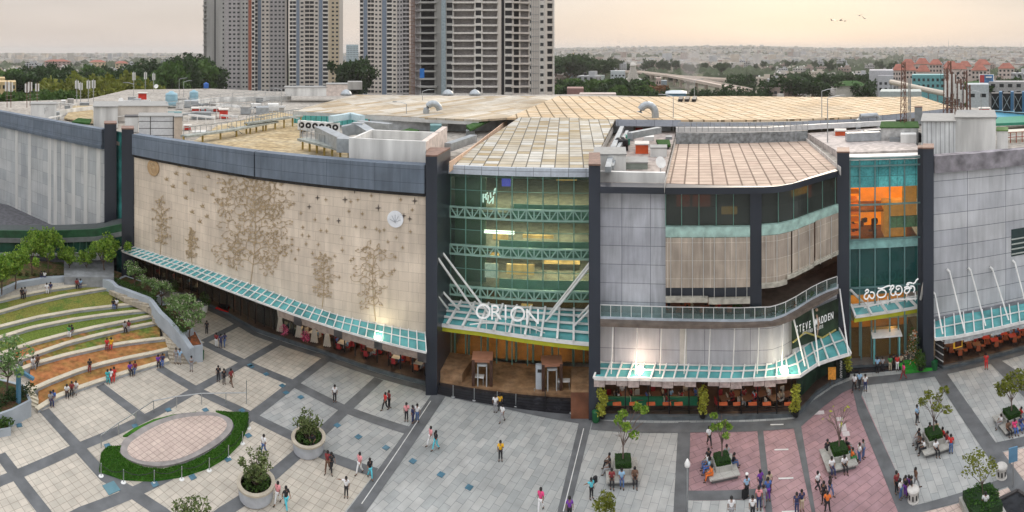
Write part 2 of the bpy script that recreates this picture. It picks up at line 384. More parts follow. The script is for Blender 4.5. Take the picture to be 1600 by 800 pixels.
# ---- oval stage
ringpx = [(188,707),(192,692),(207,680),(228,667),(255,656),(285,648.5),(321,646),(345,650),(360,657),(364,668),(358,680),(342,695),(318,710),(288,723.5),(255,731),(228,729.5),(207,723.5),(193,716)]
inpx = [(199,707),(204,695),(222,681.5),(246,668),(276,657.5),(312,652.5),(339,653.5),(352,660.5),(354,669.5),(345,681.5),(327,695),(303,710),(276,720.5),(249,724.5),(225,723.5),(207,717.5)]
def smooth_loop(P, k=4):
    n = len(P); out = []
    for i in range(n):
        a, b, c_, d = P[i-1], P[i], P[(i+1)%n], P[(i+2)%n]
        for j in range(k):
            t = j/k; out.append(.5*((2*b)+(-a+c_)*t+(2*a-5*b+4*c_-d)*t*t+(-a+3*b-3*c_+d)*t**3))
    return out
ring = smooth_loop([gp(*q) for q in ringpx]); inner = smooth_loop([gp(*q) for q in inpx])
st = MB().prism(ring, 0, .16).build('stage_ring', mat('grey_stage_kerb', (.26,.24,.23), .8, var=.2)); tag(st, 'low oval stage of pale pink tiles set in a crescent of lawn', 'stage')
st.name = 'oval_stage'
MB().prism(inner, .16, .175).build('stage_paving', PINK2, st)
GRASS = two_tone('lawn_grass', (.022,.095,.008), (.055,.16,.018), .6, scale2=22, bump=.8)
crs = [(155,738),(158,710),(168,700),(190,699),(186,708),(192,717),(207,726),(228,733),(255,735),(290,727),(320,713),(345,697),(361,681),(367,668),(362,656),(347,648),(337,644),(388,647),(389,665),(375,695),(354,716),(327,732),(285,746),(240,753),(192,750.5)]
def turf(name, px, z0=0, z1=.14):
    P = [gp(*q) for q in px]; return tag(MB().prism(P, z0, z1).build(name, GRASS), kind='stuff')
turf('grass', crs)
turf('grass', [(192,683),(210,671),(240,657.5),(270,650),(306,645.5),(308,647),(285,648),(255,655),(228,666),(207,679),(200,683)])
# grass blades on the crescent rim and body
def pip(p, poly):
    c = False; n = len(poly); j = n-1
    for i in range(n):
        if (poly[i].y > p[1]) != (poly[j].y > p[1]) and p[0] < (poly[j].x-poly[i].x)*(p[1]-poly[i].y)/(poly[j].y-poly[i].y)+poly[i].x: c = not c
        j = i
    return c
BLADE = leafmat('grass_blades', (.03,.12,.01), (.10,.22,.03))
def blades(poly, z, n, h=.12):
    xs = [p.x for p in poly]; ys = [p.y for p in poly]; mb = MB(); k = 0
    while k < n:
        x_, y_ = rnd.uniform(min(xs), max(xs)), rnd.uniform(min(ys), max(ys))
        if not pip((x_, y_), poly): continue
        k += 1; a = rnd.uniform(0, 6.28); b = h*rnd.uniform(.6, 1.4); w_ = .05
        p = Vector((x_, y_, z)); d = Vector((math.cos(a), math.sin(a), 0))*w_; q = Vector((rnd.uniform(-.05, .05), rnd.uniform(-.05, .05), b))
        mb.add([p-d, p+d, p+q], [(0,1,2)])
    return tag(mb.build('grass', BLADE), kind='stuff')
blades([gp(*q) for q in crs], .14, 12000, .08)
# ================================================================= AMPHITHEATRE
SEATS = [None,
 [(60,640),(69,634.5),(90,621),(117,609.5),(155,596.5),(200,582),(240,570.5),(268,562),(300,556)],
 [(47,612),(80,597),(125,579.5),(160,569),(200,560),(240,552),(265,546),(297,538)],
 [(36,577),(60,567.5),(105,555),(160,542.5),(200,536),(240,531),(280,527),(294,526)],
 [(20,566),(50,556),(105,537),(150,525),(200,513.5),(258,502),(278,499)],
 [(-60,575),(0,555),(50,536.5),(105,522),(150,511.5),(200,501.5),(245,492.5),(270,489)],
 [(-60,548),(0,528),(50,512.5),(112,500),(162,492.5),(200,488),(240,484),(262,481)],
 [(-60,528),(0,511),(62,495.5),(125,484.5),(200,476),(232,473),(250,471)],
 [(-60,505),(0,488),(50,473.5),(100,462),(150,453.5),(172,450),(190,449)],
 [(-60,486),(0,470),(37,461),(82,452),(147,443),(162,441)]]
STEP = .36
def interp(pl, x_):
    if x_ <= pl[0][0]: a, b = pl[0], pl[1]
    elif x_ >= pl[-1][0]: a, b = pl[-2], pl[-1]
    else:
        for a, b in zip(pl, pl[1:]):
            if a[0] <= x_ <= b[0]: break
    return a[1]+(b[1]-a[1])*(x_-a[0])/(b[0]-a[0])
amph = empty('amphitheatre', gp(150, 560), 'curved amphitheatre of pale stone benches with strips of grass and orange soil', 'amphitheatre')
SEATM = tiles('cream_stone_bench', (.58,.52,.40), (.52,.46,.36), (.30,.27,.22), 1.3, 3, R(0), .015, .7, 0, var=.1, nscale=.5)
RISER = mat('grey_stone_riser', (.33,.35,.37), .8, var=.2)
LAWNS = [two_tone('orange_soil_verge', (.36,.14,.055), (.24,.17,.05), .3, .4, .66, scale2=1.5),
         two_tone('soil_and_grass', (.38,.15,.06), (.115,.16,.03), .28, .36, .56, scale2=2),
         two_tone('dry_lawn', (.16,.17,.035), (.105,.155,.03), .4, .35, .6, scale2=7, c3=(.20,.19,.045)),
         two_tone('lawn_with_soil_edge', (.36,.17,.07), (.12,.165,.03), .3, .33, .44, scale2=6)]
LK = [None, 0, 0, 1, 1, 3, 3, 2, 2, 3]
for k in range(1, 10):
    pl = SEATS[k]; zk = STEP*k; x0, x1 = pl[0][0], pl[-1][0]; n = 26
    xr = {1: 265, 2: 265, 3: 280, 4: 258, 5: 245, 6: 240, 7: 232, 8: 172, 9: 150}[k]
    fr = [gp(x0+(xr-x0)*i/n, interp(pl, x0+(xr-x0)*i/n), zk) for i in range(n+1)]
    nm = []
    for i in range(n+1):
        d = fr[min(i+1, n)]-fr[max(0, i-1)]; nn = Vector((-d.y, d.x, 0)).normalized(); nm.append(nn)
    DEP = .52 if k < 9 else .5
    mb = MB(); rb = MB()
    for i in range(n):
        a, b = fr[i], fr[i+1]; a2, b2 = a+nm[i]*DEP, b+nm[i+1]*DEP; dz = Vector((0,0,-.09))
        mb.add([a, b, b2, a2, a+dz, b+dz, b2+dz, a2+dz], [(0,1,2,3),(4,5,1,0),(3,2,6,7),(5,4,7,6),(0,3,7,4),(1,5,6,2)])
        ar, br = a+nm[i]*.06, b+nm[i+1]*.06; z0 = zk-STEP-.35
        rb.add([(ar.x, ar.y, zk-.09), (br.x, br.y, zk-.09), (br.x, br.y, max(0, z0)), (ar.x, ar.y, max(0, z0))], [(3,2,1,0)])
    bn = mb.build('bench_step', SEATM, amph); rb.build('riser', RISER, bn)
    # lawn behind the bench up to the foot of the next riser
    if k < 9:
        q = SEATS[k+1]; mb = MB(); lx0 = max(x0, q[0][0]); a_ = []; b_ = []
        x2 = {1:258,2:262,3:250,4:258,5:238,6:228,7:205,8:158}[k]
        for i in range(n+1):
            xx = lx0+(x2-lx0)*i/n; p = gp(xx, interp(pl, xx), zk); s_ = gp(xx, interp(q, xx), zk+STEP)
            d = s_-p; L_ = Vector((d.x, d.y, 0)); u = L_.normalized()
            a_.append(p+u*.55-Vector((0,0,.02))); b_.append(Vector((s_.x, s_.y, zk+.02))+u*.2)
        for i in range(n): mb.add([a_[i], a_[i+1], b_[i+1], b_[i]], [(0,1,2,3)])
        mb.build('lawn', LAWNS[LK[k]], amph)
# ground fill under everything on the slope (top landing and side)
def up(q, z): return gp(q[0], q[1], z)
top = MB()
rim = [(-60,470),(0,455),(32,441),(75,435),(118,433),(160,437),(175,445)]
n = 24
for i in range(n):
    xa, xb = -60+230*i/n, -60+230*(i+1)/n
    A = gp(xa, interp(SEATS[9], xa), 3.2); B = gp(xb, interp(SEATS[9], xb), 3.2); C_ = gp(xb, interp(rim, xb)+3, 3.22); D = gp(xa, interp(rim, xa)+3, 3.22)
    top.add([A, B, C_, D], [(0,1,2,3)])
LAND = tiles('beige_landing', (.46,.42,.35), (.42,.38,.32), (.3,.27,.23), .6, .6, R(40), .02, .8, 0)
top.build('landing', LAND, amph)
# stairs at the right end: tread per half step, between the benches and the planter wall
wallx = [(300,560),(297,552),(290,540),(283,527),(272,512),(262,503),(252,494),(245,486),(232,468),(205,457),(178,448)]
zr_ = [.0,.4,.7,1.1,1.5,1.85,2.2,2.5,2.9,3.2,3.4]
mb = MB()
lt = [(268,566),(262,552),(262,540),(255,522),(252,508),(238,497),(236,486),(222,478),(198,468),(170,453)]
rt = [(308,566),(304,556),(298,545),(290,530),(280,518),(270,508),(258,497),(250,486),(232,470),(200,456)]
m_ = 20
for i in range(m_):
    t0, t1 = i/m_*(len(lt)-1), (i+1)/m_*(len(lt)-1); z1 = 3.3*(i+1)/m_
    def at(P, t):
        j = min(int(t), len(P)-2); f_ = t-j; return (P[j][0]+(P[j+1][0]-P[j][0])*f_, P[j][1]+(P[j+1][1]-P[j][1])*f_)
    a, b, c_, d = at(lt, t0), at(rt, t0), at(rt, t1), at(lt, t1)
    Q = [gp(*a, z1), gp(*b, z1), gp(*c_, z1), gp(*d, z1)]
    mb.prism([(v.x, v.y) for v in Q], z1-.5, z1)
mb.build('staircase', tiles('tan_stair_stone', (.40,.35,.27), (.36,.32,.26), (.2,.18,.15), 1.2, 1.2, R(20), .02), amph)
mb = MB()                                     # lower left staircase
lt = [(44,630),(40,610),(30,600)]; rt = [(66,640),(58,618),(46,602)]
for i in range(6):
    t0, t1 = i/3, (i+1)/3; z1 = .16*(i+1)
    def at(P, t):
        j = min(int(t), len(P)-2); f_ = t-j; return (P[j][0]+(P[j+1][0]-P[j][0])*f_, P[j][1]+(P[j+1][1]-P[j][1])*f_)
    Q = [gp(*at(lt, t0), z1), gp(*at(rt, t0), z1), gp(*at(rt, t1), z1), gp(*at(lt, t1), z1)]
    mb.prism([(v.x, v.y) for v in Q], 0, z1)
mb.build('staircase', SEATM, amph)
# blue grey rim wall and planters
RIM = mat('pale_blue_grey_wall', (.36,.40,.44), .8, var=.15, scale=.5)
SOIL = two_tone('planting_soil', (.10,.05,.03), (.03,.06,.015), 1.2, scale2=8)
def wall_run(name, pts, zs, th, m, parent=None, down=1.2, lab=None, cat=None):
    mb = MB(); P = [gp(q[0], q[1], z) for q, z in zip(pts, zs)]; n = len(P); O = []
    for i in range(n):
        d = P[min(i+1, n-1)]-P[max(i-1, 0)]; nn = Vector((-d.y, d.x, 0)).normalized()*th; O.append(P[i]+nn)
    for i in range(n-1):
        a, b, c_, d = P[i], P[i+1], O[i+1], O[i]; dn = Vector((0,0,-down))
        mb.add([a, b, c_, d, a+dn, b+dn, c_+dn, d+dn], [(0,1,2,3),(4,5,1,0),(5,6,2,1),(6,7,3,2),(7,4,0,3)])
    o = mb.build(name, m, parent)
    if lab: tag(o, lab, cat)
    return o, P, O
wall_run('rim_wall', [(-60,470),(0,455),(32,441),(75,434),(118,432),(150,433),(172,440),(180,448),(200,455),(232,467),(247,488),(262,502),(282,524),(296,545)], [3.9,3.9,3.9,3.9,3.9,3.9,3.9,3.9,3.8,3.5,3.2,2.9,2.3,1.8], .55, RIM, amph, down=1.6)
# planting beds beside the stairs and behind the rim (stepped concrete boxes)
def planter_box(pxs, z, down, label, soilm=SOIL, m=RIM):
    P = [gp(q[0], q[1], z) for q in pxs]; o = MB().prism([(v.x, v.y) for v in P], z-down, z-.12).build('planter', m); tag(o, label, 'planter')
    c_ = sum(P, Vector())/len(P); Q = [c_+(v-c_)*.9 for v in P]
    rimb = MB(); n = len(P)
    for i in range(n):
        a, b, c2, d = P[i], P[(i+1)%n], Q[(i+1)%n], Q[i]
        rimb.add([(a.x,a.y,z),(b.x,b.y,z),(c2.x,c2.y,z),(d.x,d.y,z),(a.x,a.y,z-.13),(b.x,b.y,z-.13),(c2.x,c2.y,z-.13),(d.x,d.y,z-.13)], [(0,1,2,3),(4,5,1,0),(6,7,3,2),(5,4,7,6)])
    rimb.build('rim', m, o)
    MB().prism([(v.x, v.y) for v in Q], z-.12, z-.05).build('soil', soilm, o)
    return o
planter_box([(283,526),(297,542),(317,539),(305,516)], 1.8, 1.8, 'pale concrete planter box at the foot of the amphitheatre stairs', two_tone('terracotta_soil', (.33,.10,.04), (.16,.07,.035), 2, scale2=8))
planter_box([(240,478),(262,500),(284,524),(303,515),(282,492),(262,472)], 2.3, 2.3, 'long stepped planter of frangipani beside the amphitheatre stairs')
planter_box([(178,437),(205,450),(245,466),(256,458),(232,442),(195,430)], 3.2, 3.2, 'upper planter bed of shrubs at the top of the stairs')
planter_box([(-40,615),(-40,660),(20,640),(49,625),(38,601),(-20,585)], 1.5, 1.5, 'grey concrete planter with a frangipani tree at the left edge')
planter_box([(-60,680),(17,668),(18,646),(-60,658)], .7, .7, 'low grey planter of leafy herbs at the far left edge')
# raised garden strip behind the rim wall, left
gz = MB(); P1 = [gp(q[0], q[1], 3.5) for q in [(-120,490),(-60,468),(0,452),(32,438),(75,431),(118,429),(150,430),(180,436),(190,428),(150,412),(0,405),(-120,420)]]
tag(gz.prism([(v.x, v.y) for v in P1], 0, 3.6).build('planting_bed', two_tone('brown_garden_soil', (.15,.09,.05), (.05,.08,.02), .8, scale2=6)), kind='structure')
# ================================================================= THE MALL
mall = empty('shopping_mall', (0, 56, 0), 'long white and glass shopping mall with dark pillars, relief wall and pale ribbed roofs', 'shopping mall')
ZP = 22.0
A0 = pp(-90, 128); A1 = pp(163, 79.5); M0 = pp(210, 75.0); M1 = pp(400, 62.0); M2 = pp(665, 54.6)
WL = Wall(A0, A1); WM1 = Wall(M0, M1); WM2 = Wall(M1, M2)
G0 = pp(703, 58.5); G1 = pp(922, 56.8); WG = Wall(G0, G1)
E0 = pp(1326, 59.2); E1 = pp(1437, 60.3); WE = Wall(E0, E1)
R0 = pp(1458, 59.4); R1 = pp(1600, 63.7); WR = Wall(R0, R0+(R1-R0)*1.8)
STRIPE = tiles('striped_grey_panels', (.45,.46,.455), (.33,.35,.36), (.2,.21,.22), 1.7, 1.9, WL.rot, .02, .6, 0, True, var=.10, nscale=.3, streak=True)
GPAN = tiles('grey_blue_metal_panels', (.49,.495,.51), (.41,.42,.45), (.14,.15,.17), 4.6, 1.75, WR.rot, .035, .55, 0, True, var=.15, nscale=.25, streak=True)
CPAN = tiles('weathered_silver_panels', (.46,.47,.50), (.38,.39,.43), (.17,.18,.2), 2.6, 1.7, R(-17), .03, .55, 0, True, var=.2, nscale=.3, streak=True)
MURAL = tiles('cream_sandstone_cladding', (.66,.565,.46), (.60,.51,.415), (.46,.38,.30), 2.0, .95, WM2.rot, .02, .85, .5, True, var=.14, nscale=.22, streak=True)
PARR = mat('stained_grey_parapet', (.24,.225,.245), .9, var=.5, scale=.8, bump=.3)
def wallmb(W, z0, z1, th=.6, off=0): return MB().slab(W, 0, W.L, z0, z1, off-th, off)
wallmb(WL, 0, 19.3).build('wall', STRIPE, mall)
# individual wider pale and dark stripes on the left wing
mb = MB()
for px in (24,44,75,84,96,112,131,151): u = WL.s_of(px); mb.slab(WL, u, u+.9, 0, 19.3, 0, .03)
mb.build('pale_stripe', mat('pale_grey_panel', (.53,.53,.51), .6, var=.12, streak=True), mall)
MB().slab(WL, 0, WL.L, 19.2, ZP, -.8, .5).build('parapet', SLATEPARA, mall)
MB().slab(WL, 0, WL.L, 19.5, 19.8, .5, .62).build('parapet_ledge', SLATEPARA, mall)
for W in (WM1, WM2):
    za, zb_ = (W.hit(212,387).z, WM1.hit(399,447).z) if W is WM1 else (WM1.hit(399,447).z, W.hit(664,521).z)
    vs = [W.P(0,za-.25), W.P(W.L,zb_-.25), W.P(W.L,19.4), W.P(0,19.4), W.P(0,za-.25,-.6), W.P(W.L,zb_-.25,-.6), W.P(W.L,19.4,-.6), W.P(0,19.4,-.6)]
    MB().add(vs, [(0,1,2,3),(7,6,5,4),(0,4,5,1),(1,5,6,2),(2,6,7,3),(3,7,4,0)]).build('mural_wall', MURAL, mall)
    MB().slab(W, 0 if W is WM1 else .15, W.L, 19.3, ZP, -.9, .45).build('parapet', SLATEPARA, mall)
    MB().slab(W, 0, W.L, 18.95, 19.3, -.3, .25).build('painted_shadow_strip', DARK, mall)  # solid dark strip stands in for the shade under the parapet
# dark pillars
def pillar(x0, x1, r, dep, z0=0, z1=22.8, cap=True):
    a, b = pp(x0, r), pp(x1, r); c_ = (a+b)/2; d = c_.normalized()
    pts = [a, b, b+d*dep, a+d*dep]
    o = MB().prism(pts, z0, z1).build('pillar', DKNAVY, mall)
    if cap:
        m = sum(pts, Vector((0,0)))/4; MB().prism([m+(p-m)*1.06 for p in pts], z1, z1+.15).build('pillar_cap', mat('copper_brown_cap', (.20,.12,.09), .6, var=.3), o)
    return o
pillar(163, 182, 78.0, 2.5, 0, 22.9); pillar(190, 209, 75.0, 2.5, 0, 22.6)
pillar(665, 703, 54.0, .01, 0, .02, False)
a = pp(665, 54.0); b = pp(683, 54.0); c_ = pp(704, 58.3); d = pp(668, 58.3)
o = MB().prism([a, b, c_, d], 0, 22.9).build('pillar', DKNAVY, mall)
MB().prism([a, b, c_, d], 22.9, 23.05).build('pillar_cap', MATS['copper_brown_cap'], o)
pillar(920, 938, 50.3, 5.5); pillar(1308, 1327, 57.6, 2.5, 0, 22.6); pillar(1434, 1442, 60.0, 1.5, 0, 22.6); pillar(1442, 1459, 58.2, 2.5, 0, 22.9)
MB().slab(Wall(pp(181,79), pp(191,77.5)), 0, Wall(pp(181,79), pp(191,77.5)).L, 0, 21.8, -.4, 0).build('slot_window', mat('teal_slot_glass', (.03,.16,.15), .15, var=.8, scale=.4), mall)
# ---------- relief on the cream wall: swirling trees, stars and birds
RELM = mat('carved_stone_relief', (.45,.345,.215), .8, var=.15)
def wm(px, py, off=.05): return (WM1 if px < 400 else WM2).hit(px, py, off)
def relief_tree(bx, seed, trunks=1, lean=0, rad=.038):
    r_ = random.Random(seed); x0, y0, x1, y1 = bx; W_, H_ = x1-x0, y1-y0; mb = MB(); cx = (x0+x1)/2
    def inside(x, y):
        u = (x-cx)/(W_/2); v = (y-(y0+H_*.46))/(H_*.50); return u*u+v*v < 1.0
    def stroke(pts, rr=rad): mb.tube([wm(x, y) for x, y in pts], rr, 4, rr*.55)
    def leaf(x, y, a, s):
        c_ = [wm(x+math.cos(a+t)*s*q, y+math.sin(a+t)*s*q, .04) for t, q in ((0,1),(1.2,.45),(3.14,.5),(-1.2,.45))]
        f_ = [v+Vector((WM2.n.x, WM2.n.y, 0))*.07 for v in c_]; mb.add(c_+f_, [(4,5,6,7),(0,1,5,4),(1,2,6,5),(2,3,7,6),(3,0,4,7)])
    def curl(x, y, a, L_, sgn, depth):
        pts = [(x, y)]; n = 12; k = sgn*.9/n
        for i in range(n):
            a += k*(1+i*.62); x += math.cos(a)*L_/n*(1-.04*i); y += math.sin(a)*L_/n*(1-.04*i); pts.append((x, y))
            if depth > 0 and i in ((2, 5, 8) if W_ > 100 else (3, 8)) and inside(x, y):
                curl(x, y, a-sgn*r_.uniform(.6, 1.2), L_*r_.uniform(.5, .75), -sgn, depth-1)
            if i in ((4, 7, 9) if W_ > 100 else (7,)) and depth < 2: leaf(x+r_.uniform(-2, 2), y+r_.uniform(-2, 2), r_.uniform(0, 6.3), r_.uniform(1.4, 2.4))
        stroke(pts, rad*(.6+.25*depth)); leaf(x, y, a, 2.2)
    # trunk
    tp = [(cx+lean*math.sin(i/9*2.6)*W_*.06, y1-i/9*H_*.82) for i in range(10)]; stroke(tp, rad*1.15)
    for i in range(2, 10, 1 if W_ > 100 else 1):
        x, y = tp[i]; f_ = math.sin(math.pi*(1-abs((y-(y0+H_*.45))/(H_*.6))**1.5)/2)
        for s_ in (-1, 1):
            curl(x, y, -math.pi/2+s_*r_.uniform(.5, 1.15), W_*.5*max(.3, f_)*r_.uniform(.7, 1.1), s_*r_.choice((-1, 1, 1)), 2 if W_ > 100 else 1)
    return tag(mb.build('relief_tree', RELM, mall), None)
relief_tree((230,304,270,398), 1, lean=1); relief_tree((286,354,314,414), 2, lean=-1)
relief_tree((326,268,456,446), 3, lean=1); relief_tree((481,386,526,480), 4, lean=1); relief_tree((548,368,626,502), 5, lean=-1)
def star(px, py, s, m=RELM):
    mb = MB(); pts = []
    for i in range(8):
        a = i*math.pi/4; q = s if i % 2 == 0 else s*.24; pts.append((px+math.cos(a)*q*.85, py+math.sin(a)*q))
    A_ = [wm(x, y, .03) for x, y in pts]; c_ = wm(px, py, .16)
    mb.add(A_+[c_], [(i, (i+1)%8, 8) for i in range(8)]); mb.build('relief_star', m, mall)
RELD = mat('dark_bronze_star', (.10,.085,.075), .6)
for q in [(469,286,5),(554,297,6.5),(539,312,6),(496,309,5),(648,314,6.5),(591,325,6.5),(483,323,5),(631,337,5),(529,345,5),(640,342,5)]: star(*q, RELD)
for q in [(473,305),(509,312),(548,315),(580,306),(626,312),(459,318),(545,330),(566,334),(644,328),(470,333),(492,343),(512,342),(641,362),(556,354),(588,358),(600,359),(570,355),(534,372),(593,361),(619,371),(568,389),(606,378),(629,387),(535,391),(572,387),(618,402),(552,404),(548,407),(501,360),(510,361),(482,369),(473,355),(472,367),(478,381),(456,374),(456,382),(445,385),(445,390),(438,394),(455,392),(466,390),(461,405),(497,382),(488,396),(530,433),(440,372),(448,372),(612,425),(616,422),(559,312),(523,400)]:
    star(q[0], q[1], 4.2)
def bird_relief(px, py, s=5):
    mb = MB(); A_ = [(px-s,py-s*.2),(px-s*.3,py+s*.3),(px,py-s),(px+s*.15,py),(px+s*.9,py-s*.5),(px+s*.5,py+s*.4),(px+s*1.1,py+s*1.1),(px+s*.1,py+s*.8),(px-s*.5,py+s*.7)]
    P = [wm(x, y, .03) for x, y in A_]; c_ = wm(px+s*.1, py+s*.2, .12); mb.add(P+[c_], [(i, (i+1)%9, 9) for i in range(9)]); mb.build('relief_bird', RELM, mall)
for q in [(280,258),(309,263),(294,271),(343,268),(260,279),(270,290),(289,285),(300,296),(320,293),(325,275),(332,303),(290,308),(316,321),(323,337),(345,318),(371,272),(387,276),(350,285),(312,345),(300,330),(275,270)]: bird_relief(*q, 4.2)
def disc(px, py, rad, m, nm):
    W = WM1 if px < 400 else WM2; c_ = W.hit(px, py, .02); mb = MB(); n = 28; A_ = []; B_ = []; C2 = []
    for i in range(n):
        a = 2*math.pi*i/n; d_ = Vector((W.d.x, W.d.y, 0))*math.cos(a)*rad+Vector((0,0,1))*math.sin(a)*rad
        A_.append(c_+d_); B_.append(c_+d_+Vector((W.n.x, W.n.y, 0))*.12)
    mb.add(A_+B_, [(i, (i+1)%n, n+(i+1)%n, n+i) for i in range(n)]+[tuple(range(n, 2*n))]); return mb.build(nm, m, mall), c_, W
o, c_, W = disc(240, 262, 1.05, mat('ochre_stone_disc', (.42,.28,.15), .8), 'relief_disc')
mb = MB()
for (dx, dz, s_) in ((-.35,.3,.25),(.35,.3,.25),(0,-.35,.4),(0,.45,.2)):
    p = c_+Vector((W.d.x, W.d.y, 0))*dx+Vector((0,0,dz))+Vector((W.n.x, W.n.y, 0))*.13
    mb.tube([p+Vector((W.d.x*math.cos(t)*s_, W.d.y*math.cos(t)*s_, math.sin(t)*s_)) for t in [i*.6 for i in range(9)]], .05, 4)
mb.build('disc_carving', RELM, o)
o, c_, W = disc(618, 342, .82, mat('white_disc', (.75,.77,.80), .6, var=.1), 'relief_disc')
mb = MB()
for i in range(5):
    a = R(90+(i-2)*34); p = c_+Vector((W.n.x, W.n.y, 0))*.13-Vector((0,0,.3)); q = p+Vector((W.d.x*math.cos(a)*.6, W.d.y*math.cos(a)*.6, math.sin(a)*.75)); mb.bar(p, q, .05)
mb.build('disc_carving', mat('grey_line', (.4,.42,.45), .6), o)
# ---------- glazed canopies: glass strip, ribs, purlins, rods
def lerp(a, b, t): return a+(b-a)*t
def poly_at(P, t):
    n = len(P)-1; j = min(int(t*n), n-1); return lerp(P[j], P[j+1], t*n-j)
def resample(P, n):
    d = [0]
    for a, b in zip(P, P[1:]): d.append(d[-1]+(b-a).length)
    out = []; j = 0
    for i in range(n+1):
        t = d[-1]*i/n
        while j < len(P)-2 and d[j+1] < t: j += 1
        out.append(lerp(P[j], P[j+1], (t-d[j])/(d[j+1]-d[j])))
    return out
def canopy(back, front, nrib, gl=TEALW, purl=(.33,.66), rib=.10, name='canopy', fascia=WHITE, fh=.18, rise=.28):
    B_ = resample(back, nrib); F_ = resample(front, nrib)
    gm = MB()
    for i in range(nrib):
        q = [B_[i], B_[i+1], F_[i+1], F_[i]]; q = [lerp(v, sum(q, Vector())/4, .03) for v in q]; dz = Vector((0,0,-.03))
        gm.add(q+[v+dz for v in q], [(0,1,2,3)[::-1],(4,5,6,7),(0,1,5,4),(1,2,6,5),(2,3,7,6),(3,0,4,7)])
    cn = gm.build(name, gl, mall)
    fm = MB(); up_ = Vector((0,0,rise*.5))
    for i in range(nrib+1): fm.bar(B_[i]+up_, F_[i]+up_+(F_[i]-B_[i]).normalized()*.15, rib, rib*1.4)
    for t in purl:
        for i in range(nrib): fm.bar(lerp(B_[i], F_[i], t)+up_, lerp(B_[i+1], F_[i+1], t)+up_, rib*.8)
    for i in range(nrib):
        fm.bar(B_[i]+up_*.5, B_[i+1]+up_*.5, rib*.8)
    fm.build('canopy_frame', WHITE, cn)
    em = MB()
    for i in range(nrib): em.bar(F_[i], F_[i+1], .1, fh)
    em.build('canopy_fascia', fascia, cn)
    return cn, B_, F_
bk = [WM1.hit(212, 387), WM1.hit(300, 414), WM1.hit(399, 447)]+[WM2.hit(q[0], q[1]) for q in [(530,494),(600,509),(664,521)]]
fr = []
for q, b in zip([(191,393),(295,430),(400,470),(530,515),(600,535),(666,551)], bk): fr.append(gp(q[0], q[1], b.z-.55))
canM = canopy(bk, fr, 46, purl=(.5,), rib=.09)
# pale awnings and fascia boards under the mural canopy
AWN = mat('beige_awning_cloth', (.27,.215,.18), .9, var=.2, scale=3)
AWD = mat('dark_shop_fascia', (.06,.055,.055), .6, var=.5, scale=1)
F_ = canM[2]; mb = MB(); md = MB()
for i in range(28, 46):
    a, b = F_[i], F_[i+1]; dz = Vector((0,0,-.85-.15*(i % 3 == 0))); inn = Vector((0,.15,0))
    if (i*7) % 5: mb.add([a+inn*.2, b+inn*.2, b+inn*1.1+dz, a+inn*1.1+dz], [(0,1,2,3)])
    else: md.add([a+inn*.2, b+inn*.2, b+inn*.3+dz, a+inn*.3+dz], [(0,1,2,3)])
mb.build('awning', AWN, mall); md.build('shop_fascia', AWD, mall)
# ---------- arcade shopfronts under the mural wall
KM = [gp(*q) for q in [(196,432),(240,447),(301,468),(356,494),(400,519),(500,552),(590,583),(664,603)]]
KB = [v+Vector((v.x, v.y, 0)).normalized()*.5 for v in KM]
SHOPG = glass('dark_shop_glass', (.55,.62,.62), .86)
KERB = mat('dark_slate_kerb', (.085,.10,.11), .5, var=.3)
def strip_wall(P, z0, z1, off0, off1, m, name, parent=None):
    mb = MB(); 
    for a, b in zip(P, P[1:]):
        ra, rb_ = Vector((a.x, a.y, 0)).normalized(), Vector((b.x, b.y, 0)).normalized()
        q = [a+ra*off0, b+rb_*off0, b+rb_*off1, a+ra*off1]
        mb.add([(v.x, v.y, z0) for v in q]+[(v.x, v.y, z1) for v in q], [(3,2,1,0),(4,5,6,7),(0,1,5,4),(1,2,6,5),(2,3,7,6),(3,0,4,7)])
    return mb.build(name, m, parent or mall)
strip_wall(KM, 0, .38, .1, 3.2, KERB, 'kerb_step')
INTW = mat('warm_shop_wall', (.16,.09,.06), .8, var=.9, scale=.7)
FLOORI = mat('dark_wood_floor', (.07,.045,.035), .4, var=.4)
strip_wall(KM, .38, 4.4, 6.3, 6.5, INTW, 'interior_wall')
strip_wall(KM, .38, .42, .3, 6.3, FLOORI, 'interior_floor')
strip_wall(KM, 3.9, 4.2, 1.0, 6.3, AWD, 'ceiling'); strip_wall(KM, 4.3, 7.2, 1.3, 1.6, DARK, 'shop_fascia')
Km = resample(KM, 34); mb = MB(); gmb = MB()
for i, p in enumerate(Km):
    rr = Vector((p.x, p.y, 0)).normalized(); q = p+rr*1.2
    mb.bar((q.x, q.y, .3), (q.x, q.y, 4.3), .12)
mb.build('mullion', BLACK, mall)
strip_wall(KM, 3.1, 4.3, 1.25, 1.4, AWD, 'shop_fascia'); strip_wall(KM, 4.3, 4.4, 1.0, 1.2, STEEL, 'transom'); strip_wall(KM, 3.02, 3.1, 1.0, 1.2, STEEL, 'transom')
GPX = [Wall(Km[i].xy, Km[i+1].xy) for i in range(34)]
for i in range(0, 22): 
    W = GPX[i]; gmb.slab(W, .05, W.L-.05, .42, 3.1, -1.34, -1.30)
gmb.build('shop_glass', SHOPG, mall)
